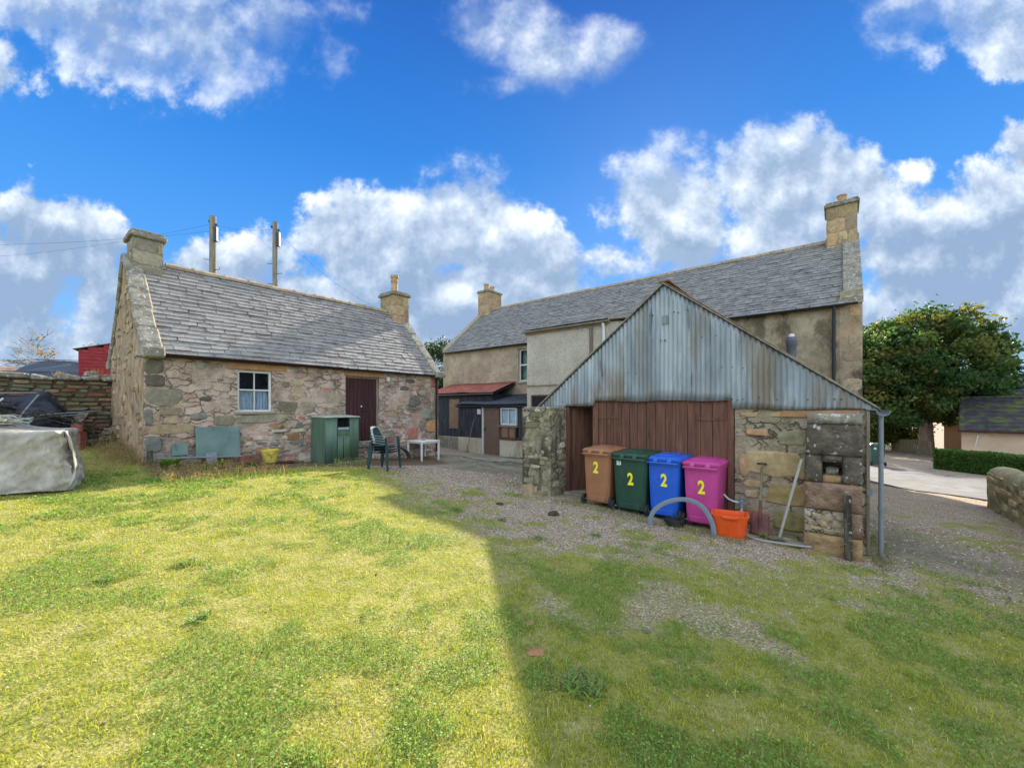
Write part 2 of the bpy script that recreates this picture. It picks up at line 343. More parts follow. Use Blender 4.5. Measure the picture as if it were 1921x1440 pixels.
m_black = plain('black_cast_iron', (.025, .027, .032), .45)
m_darkred = M('dark_red_gutter', [(.3, sr(48, 24, 26)), (.7, sr(66, 36, 34))], 4, 5, .6)
m_greymetal = plain('grey_painted_iron', (.19, .205, .21), .55)
m_whitepipe = plain('white_pipe', sr(206, 206, 200), .5)
m_lead = plain('lead_and_mortar', sr(150, 138, 116), .85, var=.25, bump=.4)
m_ridge = M('ridge_stone', [(.3, sr(128, 112, 92)), (.6, sr(164, 146, 120)), (.8, sr(180, 166, 144))], 5, 8, .9, .6, 24, over=[(12, .6, .68, sr(196, 192, 176), Z1, .6)])
m_skew = M('lichened_skew_stone', [(.3, sr(102, 94, 80)), (.55, sr(142, 132, 114)), (.8, sr(168, 160, 142))], 6, 9, .95, .9, 18, over=[(16, .57, .64, sr(198, 196, 184), Z1, .8), (5, .6, .7, sr(76, 72, 58), Z1, .6)])
m_pot = M('clay_chimney_pot', [(.3, sr(150, 118, 84)), (.7, sr(190, 156, 118))], 6, 6, .8, .2, 30)
m_ochre = M('ochre_lintel_stone', [(.3, sr(150, 108, 72)), (.7, sr(186, 140, 100))], 4, 8, .9, .4, 24)
m_terr = M('terracotta', [(.3, sr(110, 62, 50)), (.7, sr(150, 88, 70))], 6, 6, .8, .3, 30)
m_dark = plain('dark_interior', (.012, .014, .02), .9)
def glassy(name, c, rough=.08):
    mt = bpy.data.materials.new(name); mt.use_nodes = True; b = mt.node_tree.nodes['Principled BSDF']
    b.inputs['Base Color'].default_value = (*c, 1); b.inputs['Roughness'].default_value = rough; b.inputs['Specular IOR Level'].default_value = .5
    b.inputs['Transmission Weight'].default_value = 1.0; b.inputs['IOR'].default_value = 1.12
    return mt
m_glass = glassy('window_glass', (.75, .85, .9))
m_curtain = M('net_curtain', [(.4, sr(170, 170, 178)), (.6, sr(215, 215, 220))], 60, 3, .9, 0, stretch=(1, 1, .05), over=[(90, .52, .58, sr(120, 122, 134), Z1, .7)])

# ---------------------------------------------------------------- ground shape
CP = np.array([(0, 0, .26), (0, 2.2, .22), (-3, 3, .40), (3, 2.5, .05), (-6, 3, .55), (6, 3, -.25), (4.7, 5.4, -.205), (3.8, 6.1, -.12), (2.9, 6.3, -.06), (1.5, 7.6, .0), (.7, 8.4, .0), (-7.18, 7.9, .74), (-7, 6, .61),
      (-4.6, 9.9, .44), (-3.1, 9.6, .36), (-2.4, 12.1, .17), (-2.5, 13.6, .22), (-1.6, 16, -.1), (-.85, 16.9, -.17), (3, 14, -.15), (-10.5, 9, .95), (-9, 4, .75), (-12, 0, .9),
      (7, 6, -.38), (8, 9, -.45), (11.5, 9.3, -.56), (13.1, 10.8, -.72), (13.1, 14.6, -.92), (17.8, 14.6, -.92), (17.8, 19.8, -1.05), (21, 18, -1.12), (27.8, 27, -1.25), (22, 32, -1.35), (12, 24, -1.0), (0, 26, -.5), (-8, 20, .1),
      (12, 0, -.35), (20, 0, -.5), (12, -12, 0), (0, -12, .6), (-14, -12, 1.2), (30, 14, -1.6), (40, 30, -2.2), (15, 45, -1.8), (-20, 40, .5), (-40, 0, 1.5), (40, -20, -1), (26, 23, -1.4)], float)
def _rbf():
    n = len(CP); P = CP[:, :2]; D = np.sqrt(((P[:, None] - P[None]) ** 2).sum(-1) + .25)
    A = np.zeros((n + 1, n + 1)); A[:n, :n] = D + np.eye(n) * -.02; A[:n, n] = A[n, :n] = 1
    return np.linalg.solve(A, np.append(CP[:, 2], 0))
_W = _rbf()
def gz(x, y):
    x = np.asarray(x, float); y = np.asarray(y, float); sh = x.shape; x = x.ravel(); y = y.ravel()
    r = np.full(len(x), _W[-1])
    for (cx, cy, _), w in zip(CP, _W[:-1]): r = r + w * np.sqrt((x - cx) ** 2 + (y - cy) ** 2 + .25)
    dist = np.hypot(x, y - 8); f = sstep(dist, 45, 110)
    r = r * (1 - f) + f * (-3.2)
    near = 1 - sstep(dist, 20, 35)
    r = r + near * ((fbm(x, y, 0, 1.1, 3, 5) - .5) * .06 + (fbm(x, y, 0, 6, 2, 9) - .5) * .022)
    return r.reshape(sh)
def gz1(x, y): return float(gz(np.array([x]), np.array([y]))[0])
def on(x, y, dz=0): return Vector((x, y, gz1(x, y) + dz))
def px(x, y, Y):                                                    # a bearing of the survey turned into a point at depth Y
    return Vector(((x - 960.5) / 759 * Y, Y, 1.86 + (762 - y) / 759 * Y))
# ---------------------------------------------------------------- ground sheet
def axis_pts(lo, hi, step, far, growth=1.22):
    c = list(np.arange(lo, hi + 1e-6, step)); s = step; a = hi; b = lo
    while a < far:
        s *= growth; a += s; c.append(a)
    s = step
    while b > -far:
        s *= growth; b -= s; c.insert(0, b)
    return np.array(c)
def mn(x, y): return -.7777 * x + .6286 * y, .6286 * x + .7777 * y   # house-frame coordinates
def zone(x, y):
    """0 gravel .. 1 grass, plus dirt and slab masks, all in world metres"""
    n1 = fbm(x, y, 0, .9, 4, 21) - .5; n2 = fbm(x, y, 0, 3.2, 4, 31) - .5
    t = x + .35 + (y - 4.9) * .60
    s = np.minimum(y - 4.55 + .10 * (x - 1), t)
    grass = 1 - sstep(s + n1 * 1.6 + n2 * 1.6, -.75, .85)
    # gravelly patches in the turf
    for cx, cy, r in ((1.45, 3.5, .55), (3.4, 3.9, .35), (.45, 3.4, .25), (-.1, 4.0, .3)):
        grass = np.minimum(grass, .42 + .58 * sstep(np.hypot(x - cx, (y - cy) * 1.2) / r + n2 * 3.2 + n1 * 2, .35, 1.35))
    # weedy patches in the gravel
    weed = sstep(n1 * 1.2 + n2 * 1.6 + .14 * (1 - sstep(y, 4.5, 7.5)), -.02, .34) * .7
    grass = np.maximum(grass, weed * (1 - sstep(y, 8.5, 10)))
    m, n = mn(x, y)
    wall = 10.555 - m                                              # distance in front of the outbuilding
    yard = sstep(n + n1 * 1.0, 7.0, 8.6) * sstep(wall, -1, 0) * (1 - sstep(x, 6, 8))
    grass = grass * (1 - yard * .8)
    strip = (1 - sstep(wall + n1 * .8, 1.0, 1.75)) * sstep(wall, -4.5, -4) * (1 - sstep(n, 8, 9)) * sstep(n, 1.2, 1.9)
    far = sstep(np.hypot(x, y - 6), 22, 30)
    lanev = sstep(x, 12.2, 13.0) * (1 - sstep(x, 19.8, 20.3)) * (1 - far)
    lanev = lanev * (1 - .4 * sstep(n2 + n1, 0, .25))
    grass = grass * (1 - lanev)
    return np.clip(grass, 0, 1), np.clip(strip, 0, 1), np.clip(yard, 0, 1), n1, n2
m_ground = None
def ground_mat():
    mt = bpy.data.materials.new('turf_and_gravel'); mt.use_nodes = True; g = G(mt.node_tree); g.N.clear()
    P = g.n('ShaderNodeNewGeometry').outputs['Position']
    A = lambda nm: g.n('ShaderNodeAttribute', attribute_name=nm).outputs['Fac']
    fine = g.noise(P, 22, 6, .65); mid = g.noise(P, 5, 5, .6); big = g.noise(P, 1.3, 4, .6)
    vo = g.n('ShaderNodeTexVoronoi'); vo.inputs['Scale'].default_value = 52; g.put(vo.inputs['Vector'], P)
    vo2 = g.n('ShaderNodeTexVoronoi'); vo2.inputs['Scale'].default_value = 120; g.put(vo2.inputs['Vector'], P)
    peb = g.ramp(g.xyz(vo.outputs['Color'])[0], [(0, sr(106, 96, 86)), (.35, sr(140, 128, 114)), (.6, sr(164, 148, 134)), (.82, sr(176, 164, 152)), (1, sr(214, 206, 196))])
    peb2 = g.ramp(g.xyz(vo2.outputs['Color'])[1], [(0, sr(112, 100, 86)), (.5, sr(146, 132, 116)), (1, sr(184, 172, 158))])
    gravel = g.mix(1, g.mix(.45, peb, peb2), (1.26, 1.15, 1.02), 'MULTIPLY')
    gravel = g.mix(g.ss(vo.outputs['Distance'], .45, .70), gravel, g.mix(1, gravel, (.5, .48, .45), 'MULTIPLY'))
    gravel = g.mix(g.m('MULTIPLY', g.ss(big, .45, .65), .5), gravel, g.mix(1, gravel, (.86, .80, .66), 'MULTIPLY'))
    turf = g.ramp(g.m('ADD', g.m('MULTIPLY', fine, .5), g.m('MULTIPLY', mid, .5)), [(.32, (.12, .14, .022)), (.47, (.20, .205, .040)), (.6, (.31, .27, .095)), (.75, (.42, .35, .17))])
    dirt = g.ramp(fine, [(.3, sr(70, 54, 42)), (.5, sr(104, 84, 66)), (.72, sr(140, 118, 92))])
    yard = g.ramp(g.m('ADD', g.m('MULTIPLY', fine, .4), g.m('MULTIPLY', big, .6)), [(.35, sr(84, 84, 62)), (.5, sr(118, 110, 90)), (.65, sr(142, 134, 116))])
    ga = g.ss(g.m('ADD', A('grass'), g.m('MULTIPLY', g.m('SUBTRACT', g.noise(P, 38, 5, .7), .5), 1.9)), .18, .85)
    c = g.mix(ga, gravel, turf)
    c = g.mix(g.m('MULTIPLY', A('yard'), g.ss(mid, .3, .5)), c, yard)
    c = g.mix(g.ss(g.m('ADD', A('dirt'), g.m('MULTIPLY', g.m('SUBTRACT', fine, .5), .9)), .35, .65), c, dirt)
    b = g.n('ShaderNodeBsdfPrincipled'); g.put(b.inputs['Base Color'], c); b.inputs['Roughness'].default_value = .95; b.inputs['Specular IOR Level'].default_value = .15
    bp = g.n('ShaderNodeBump'); bp.inputs['Strength'].default_value = .8; bp.inputs['Distance'].default_value = .012
    h = g.m('ADD', g.m('MULTIPLY', vo.outputs['Distance'], -.9), g.m('MULTIPLY', fine, 1.4))
    g.put(bp.inputs['Height'], h); g.L.new(bp.outputs[0], b.inputs['Normal'])
    o = g.n('ShaderNodeOutputMaterial'); g.L.new(b.outputs[0], o.inputs[0]); return mt
m_ground = ground_mat()
def build_ground():
    xs = axis_pts(-11, 12.5, .075, 3000); ys = axis_pts(-.5, 12, .075, 3000)
    X, Y = np.meshgrid(xs, ys); Z = gz(X, Y); g_, d_, y_, _, _ = zone(X, Y)
    nx, ny = len(xs), len(ys); I = np.arange(nx * ny).reshape(ny, nx)
    Q = np.stack([I[:-1, :-1], I[:-1, 1:], I[1:, 1:], I[1:, :-1]], -1).reshape(-1, 4)
    me = fastmesh('ground', np.stack([X, Y, Z], -1).reshape(-1, 3), Q, m_ground, True, floats={'grass': g_.ravel(), 'dirt': d_.ravel(), 'yard': y_.ravel()})
    ob('ground', me, kind='structure', label='patchy turf and gravel yard sloping down towards the lane')
build_ground()
def drape(name, poly_x, poly_y, dz, mat, nx=12, ny=60, **k):
    """sheet between two side lines given as functions of t"""
    V = []; Fq = []
    for j in range(ny + 1):
        t = j / ny; (xa, ya), (xb, yb) = poly_x(t), poly_y(t)
        for i in range(nx + 1):
            s = i / nx; x = xa + (xb - xa) * s; y = ya + (yb - ya) * s; V.append((x, y, gz1(x, y) + dz))
    for j in range(ny):
        for i in range(nx): a = j * (nx + 1) + i; Fq.append((a, a + 1, a + nx + 2, a + nx + 1))
    return ob(name, newmesh(name, V, Fq, mat, True), kind='structure', **k)
m_asph = M('asphalt', [(.3, sr(98, 93, 90)), (.7, sr(126, 121, 116))], 2.2, 8, .92, .5, 70, over=[(60, .6, .68, sr(176, 170, 162), Z1, .5), (.8, .55, .7, sr(150, 140, 128), Z1, .5)])
drape('road', lambda t: (13.1 + .25 * math.sin(t * 30), -14 + 34 * t), lambda t: (17.9 + .1 * math.sin(t * 21), -14 + 34.5 * t), .03, m_asph, 14, 110, label='narrow asphalt lane running past the yard')
m_conc = M('wet_mossy_concrete', [(.3, sr(96, 92, 78)), (.5, sr(136, 128, 110)), (.75, sr(164, 156, 138))], 2.2, 8, .85, .3, 40, over=[(1.3, .5, .62, sr(92, 96, 52), Z1, .7)])
def build_paving():
    base = drape('yard_paving', lambda t: tuple(F(9.9 - 5.0 * t, 9.6))[:2], lambda t: tuple(F(10.2 - 5.0 * t, 12.6))[:2], .004, M('yard_joint_dirt', [(.3, sr(70, 70, 48)), (.7, sr(112, 106, 82))], 6, 6, .95, .4, 40), 10, 10, label='uneven concrete slabs in the courtyard before the lean-to')
    r = random.Random(5)
    n = 9.65
    while n < 12.3:
        dn = r.uniform(.75, 1.1); m = 10.0
        while m > 5.4:
            dm = r.uniform(.8, 1.6)
            if r.random() > .12:
                mb = MB(); g0 = .018; c = []
                for (mm, nn) in ((m, n), (m - dm, n), (m - dm, n + dn), (m, n + dn)):
                    mm2 = mm + (-g0 if mm == m else g0) + r.uniform(-.03, .03); nn2 = nn + (g0 if nn == n else -g0) + r.uniform(-.03, .03)
                    p = F(mm2, nn2); c.append(on(p.x, p.y, .022 + r.uniform(0, .012)))
                lo = [q - UP * .06 for q in c]; mb.hexa(lo + c)
                mb.build('paving_slab', m_conc, base, bevel=.006)
            m -= dm
        n += dn
build_paving()

# ---------------------------------------------------------------- masonry kit
def stone_variants(k, npts, power, seed, flat=.75):
    r = random.Random(seed); out = []
    for _ in range(k):
        V = []; Fc = []; ph = r.uniform(0, 6.28); prof = []
        for j in range(npts):
            an = 2 * math.pi * (j + r.uniform(-.25, .25)) / npts
            c, s = math.cos(an), math.sin(an); q = (abs(c) ** power + abs(s) ** power) ** (-1 / power)
            q *= r.uniform(.80, 1.05) if power < 6 else r.uniform(.95, 1.01); prof.append((c * q * .5, s * q * .5))
        for ring, (sc, y) in enumerate(((1.0, .25), (.985, -.45), (.86, -.92 * flat - .1))):
            for x, z in prof: V.append((x * sc, y + (r.uniform(-.10, .10) if ring == 2 else 0), z * sc))
        V.append((r.uniform(-.1, .1), -1.0 * flat - .18, r.uniform(-.1, .1)))
        for ring in range(2):
            for j in range(npts):
                a = ring * npts + j; b = ring * npts + (j + 1) % npts; Fc.append((a, b, b + npts, a + npts))
        for j in range(npts): Fc.append((2 * npts + j, 2 * npts + (j + 1) % npts, 3 * npts))
        me = newmesh('stone_shape', V, Fc, m_stone, True)
        try: me.set_sharp_from_angle(angle=R(50))
        except Exception: pass
        out.append(me)
    return out
RUB = stone_variants(14, 8, 4.5, 3); ASH = stone_variants(8, 12, 9, 4, .9)
def stone(parent, fr, a, z, w, h, d, col, cut=False, rot=0, mat=None, r=random):
    me = r.choice(ASH if cut else RUB)
    return piece('stone', me, parent, fr.mat(a, z, 0, w, d, h, rot), col)
def jit(c, r, v=.10, hv=.04):
    k = 1 + r.uniform(-v, v); return tuple(max(.01, min(1, x * k * (1 + r.uniform(-hv, hv)))) for x in c)
GREY = sr(128, 124, 116); WARM = sr(164, 142, 120); PINK = sr(170, 128, 106); OCH = sr(178, 132, 88); RED = sr(158, 96, 82); PALE = sr(186, 174, 152); DRK = sr(92, 88, 80)
def rubble(parent, fr, a0, a1, z0, z1, rows, wr, pal, holes=(), keep=1., dep=(.015, .04), seed=1, zt=None, fill=(.86, .98), maxn=300, zf=None, mortarish=0):
    r = random.Random(seed); z = z0; cnt = 0
    while z < z1 - .04 and cnt < maxn:
        h = r.uniform(*rows); a = a0 - r.uniform(0, .1)
        if z + h > z1: h = z1 - z
        while a < a1 - .03 and cnt < maxn:
            w = r.uniform(*wr) * (.75 + .5 * r.random()); w = min(w, a1 - a)
            w = max(w, .06); hh = h * r.uniform(.7, 1.05); zc = z + h / 2 + r.uniform(-.2, .2) * h; ac = a + w / 2
            a += w
            if r.random() > keep: continue
            if zt and zc + hh / 2 > zt(ac): continue
            if zf and zc < zf(ac): continue
            if ac - w / 2 < a0 - .02: w = 2 * (ac - a0); 
            if w < .05: continue
            if any(ac + w / 2 > h0 and ac - w / 2 < h1 and zc + hh / 2 > k0 and zc - hh / 2 < k1 for h0, h1, k0, k1 in holes): continue
            c = jit(r.choices([p[0] for p in pal], [p[1] for p in pal])[0], r, .16, .04)
            stone(parent, fr, ac, zc, w * r.uniform(*fill), hh * r.uniform(*fill), r.uniform(*dep), c, r=r, rot=r.uniform(-.06, .06)); cnt += 1
        z += h
def ashlar(parent, fr, a0, a1, zs, ws, pal, seed=1, d=.012, gap=.012):
    """coursed cut blocks; zs course heights"""
    r = random.Random(seed)
    for z0, z1 in zip(zs[:-1], zs[1:]):
        a = a0
        while a < a1 - .02:
            w = min(r.uniform(*ws), a1 - a)
            if a1 - (a + w) < .08: w = a1 - a
            stone(parent, fr, a + w / 2, (z0 + z1) / 2, w - gap, z1 - z0 - gap, d * r.uniform(.7, 1.4), jit(r.choice(pal), r, .12), True, r=r)
            a += w
def wall_sheet(name, fr, a0, a1, z0, z1, mat, parent, holes=(), res=.07, amp=.012, ztop=None, rev=.22, seed=0, thick=None, smooth=True):
    """uneven masonry face with real openings and reveals; ztop(a) for gables"""
    aa = set(np.round(np.arange(a0, a1, res), 4)) | {a1}; zz = set(np.round(np.arange(z0, z1, res), 4)) | {z1}
    for h in holes: aa |= {h[0], h[1]}; zz |= {h[2], h[3]}
    def clean(s):
        s = sorted(s); out = [s[0]]
        keepv = {a0, a1, z0, z1} | {v for h in holes for v in h}
        for v in s[1:]:
            if v - out[-1] < .02:
                if v in keepv and out[-1] not in keepv: out[-1] = v
                elif v not in keepv: continue
                else: out.append(v)
            else: out.append(v)
        return out
    A, Z = clean(aa), clean(zz); A_, Z_ = np.meshgrid(A, Z); Zr = Z_.copy()
    if ztop is not None:
        for i, a in enumerate(A):
            t = (Z_[:, i] - z0) / (z1 - z0); Zr[:, i] = z0 + t * (ztop(a) - z0)
    off = (fbm(A_, Zr, seed, 1.6, 5, seed + 50) - .5) * 2 * amp + (fbm(A_, Zr, seed, 9, 3, seed + 60) - .5) * amp * .8
    for h in holes:
        dx = np.maximum(np.maximum(h[0] - A_, A_ - h[1]), 0); dz = np.maximum(np.maximum(h[2] - Z_, Z_ - h[3]), 0)
        off *= sstep(np.hypot(dx, dz), 0, .08)
    edge = np.minimum(A_ - a0, a1 - A_); off *= .3 + .7 * sstep(edge, 0, .1)
    w = origin(parent); V = []
    for j in range(len(Z)):
        for i in range(len(A)): V.append(fr.p(A[i], Zr[j, i], off[j, i]) - w)
    Fc = []
    nA = len(A)
    for j in range(len(Z) - 1):
        for i in range(nA - 1):
            ca, cz = (A[i] + A[i + 1]) / 2, (Z[j] + Z[j + 1]) / 2
            if any(h[0] < ca < h[1] and h[2] < cz < h[3] for h in holes): continue
            a = j * nA + i; Fc.append((a, a + 1, a + nA + 1, a + nA))
    for h in holes:                                                 # reveals
        k = len(V); c = [(h[0], h[2]), (h[1], h[2]), (h[1], h[3]), (h[0], h[3])]
        for a, z in c: V.append(fr.p(a, z, 0) - w)
        for a, z in c: V.append(fr.p(a, z, -rev) - w)
        for i in range(4): j = (i + 1) % 4; Fc.append((k + i, k + j, k + 4 + j, k + 4 + i))
    return ob(name, newmesh(name, V, Fc, mat, smooth), parent)

# ---------------------------------------------------------------- slates
def slate_shapes(mat):
    r = random.Random(8); out = []
    for _ in range(6):
        bl = [(0, r.uniform(-.02, .03)), (.5, r.uniform(-.03, .03)), (1, r.uniform(-.03, .04))]
        if r.random() < .25: bl[r.choice((0, 2))] = (bl[0][0] if 0 else (.06 if r.random() < .5 else .94), .06)
        pts = bl + [(1, 1), (0, 1)]; V = [(x, y, 0) for x, y in pts] + [(x, y, 1) for x, y in pts]
        Fc = [tuple(range(4, -1, -1)), tuple(range(5, 10))] + [(i, (i + 1) % 5, (i + 1) % 5 + 5, i + 5) for i in range(5)]
        out.append(newmesh('slate_shape', V, Fc, mat))
    return out
def slate_roof(roof, E, U, S, length, slope, mat, gauge, wr, seed, cap=300, clip=None, th=.012):
    """E eave corner, U along eave, S up the slope; nearest `cap` slates are pieces, the others one joined part"""
    Nn = U.cross(S).normalized()
    if Nn.z < 0: Nn = -Nn
    shapes = slate_shapes(mat); r = random.Random(seed); rows = int(math.ceil(slope / gauge)); items = []
    for k in range(rows):
        g = gauge; s = k * gauge; a = -r.uniform(0, wr[1]) * .9
        L = min(g * 1.75, slope - s + .02)
        if L < .05: continue
        wob = r.uniform(-.006, .006)
        while a < length - .01:
            w = r.uniform(*wr); a2 = min(a + w, length); a1_ = max(a, 0)
            if a2 - a1_ > .03 and (clip is None or clip((a1_ + a2) / 2, s)):
                items.append((a1_, a2 - a1_ - .006, s + wob + r.uniform(-.007, .007), L, r.uniform(.9, 1.5), r.uniform(-.012, .012), r.uniform(-.008, .008)))
            a += w
    cam = Vector((0, 0, 1.86))
    items.sort(key=lambda t: (E + U * t[0] + S * t[2] - cam).length)
    ww = origin(roof); SV = []; SF = []; SR = []
    for i, (a, w, s, L, tk, rot, lift) in enumerate(items):
        U2 = (U + S * rot).normalized(); tilt = (.030 + .003 * (tk - 1)) / L
        S2 = (S - Nn * tilt).normalized(); N2 = U2.cross(S2).normalized()
        if N2.z < 0: N2 = -N2
        P0 = E + U * a + S * s + Nn * (.030 + lift * .7)
        Mx = Matrix(((U2.x * w, S2.x * L, N2.x * th * tk, P0.x), (U2.y * w, S2.y * L, N2.y * th * tk, P0.y), (U2.z * w, S2.z * L, N2.z * th * tk, P0.z), (0, 0, 0, 1)))
        me = r.choice(shapes)
        if i < cap: piece('slate', me, roof, Mx)
        else:
            k = len(SV); SV += [Mx @ v.co - ww for v in me.vertices]; SF += [tuple(q + k for q in p.vertices) for p in me.polygons]; SR += [r.random()] * len(me.vertices)
    if SV:
        me = newmesh('slate', SV, SF, mat); at = me.attributes.new('rnd', 'FLOAT', 'POINT'); at.data.foreach_set('value', SR)
        ob('slate', me, roof, kind='stuff')
def chimney(parent, m, n, wm, wn, z0, z1, cap_h, pots, pal, seed, zs_n=4, mat=None, label=None):
    """stack centred at (m,n), footprint wm x wn, from z0 to z1 (top of cap)"""
    b = MB(); c = [F(m - wm / 2, n - wn / 2), F(m + wm / 2, n - wn / 2), F(m + wm / 2, n + wn / 2), F(m - wm / 2, n + wn / 2)]
    zt = z1 - cap_h
    b.hexa([v + UP * z0 for v in c] + [v + UP * zt for v in c])
    ch = b.build('chimney', mat or m_ridge, parent)
    fr1 = Fr(F(m + wm / 2, n - wn / 2), -D1, -D2); fr2 = Fr(F(m - wm / 2, n - wn / 2), D2, -D1); fr3 = Fr(F(m + wm / 2, n + wn / 2), -D2, D1)
    zs = list(np.linspace(z0 + .02, zt, zs_n + 1))
    ashlar(ch, fr1, 0, wm, zs, (.25, .5), pal, seed); ashlar(ch, fr2, 0, wn, zs, (.25, .5), pal, seed + 1); ashlar(ch, fr3, 0, wn, zs, (.25, .5), pal, seed + 2)
    e = .07; b = MB()
    for k, (ee, za, zb) in enumerate(((e, zt, zt + cap_h * .6), (e * .45, zt + cap_h * .6, z1))):
        cc = [F(m - wm / 2 - ee, n - wn / 2 - ee), F(m + wm / 2 + ee, n - wn / 2 - ee), F(m + wm / 2 + ee, n + wn / 2 + ee), F(m - wm / 2 - ee, n + wn / 2 + ee)]
        b.hexa([v + UP * za for v in cc] + [v + UP * zb for v in cc])
    b.build('chimney_cap', m_skew, ch, bevel=.015)
    for (dm, dn, r0, h, kind) in pots:
        b = MB(); p = F(m + dm, n + dn) + UP * (z1 - .005)
        if kind == 'tall': pr = [(r0 * 1.35, 0), (r0 * 1.2, .06), (r0, .12), (r0, h * .62), (r0 * 1.15, h * .64), (r0 * 1.15, h * .68), (r0, h * .7), (r0 * 1.02, h * .84), (r0 * 1.28, h * .88), (r0 * 1.28, h), (r0 * .9, h), (r0 * .85, h * .8), (.0, h * .8)]
        else: pr = [(r0 * 1.1, 0), (r0, h * .2), (r0 * .94, h * .8), (r0 * 1.08, h * .86), (r0 * 1.08, h), (r0 * .85, h), (r0 * .8, h * .7), (0, h * .7)]
        b.lathe(pr, p, 16); b.build('chimney_pot', m_pot, ch, smooth=True)
    return ch
def prism_mn(b, prof, n0, n1):
    """profile of (m,z) extruded along n"""
    k = len(b.V); b.V += [F(m, n0, z) for m, z in prof] + [F(m, n1, z) for m, z in prof]; q = len(prof)
    b.Fc += [tuple(k + i for i in range(q)), tuple(k + q + i for i in range(q))[::-1]] + [(k + i, k + (i + 1) % q, k + q + (i + 1) % q, k + q + i) for i in range(q)]
def prism_nm(b, prof, m0, m1):
    k = len(b.V); b.V += [F(m0, n, z) for n, z in prof] + [F(m1, n, z) for n, z in prof]; q = len(prof)
    b.Fc += [tuple(k + i for i in range(q)), tuple(k + q + i for i in range(q))[::-1]] + [(k + i, k + (i + 1) % q, k + q + (i + 1) % q, k + q + i) for i in range(q)]
def gutter(name, fr, a0, a1, z, d, r, mat, parent, sag=0):
    b = MB(); k = 7
    for e in (a0, a1):
        for rr in (r, r * .86):
            for j in range(k + 1):
                an = math.pi * j / k; b.V.append(fr.p(e, z - math.sin(an) * rr, d + math.cos(an) * rr))
    q = k + 1
    for j in range(k):
        b.Fc += [(j, j + 1, 2 * q + j + 1, 2 * q + j), (q + j, 3 * q + j, 3 * q + j + 1, q + j + 1)]
    for s in (0, k): b.Fc.append((s, q + s, 3 * q + s, 2 * q + s))
    for s in (0, 2 * q):
        for j in range(k): b.Fc.append((s + j, s + q + j, s + q + j + 1, s + j + 1))
    return b.build(name, mat, parent, smooth=True)

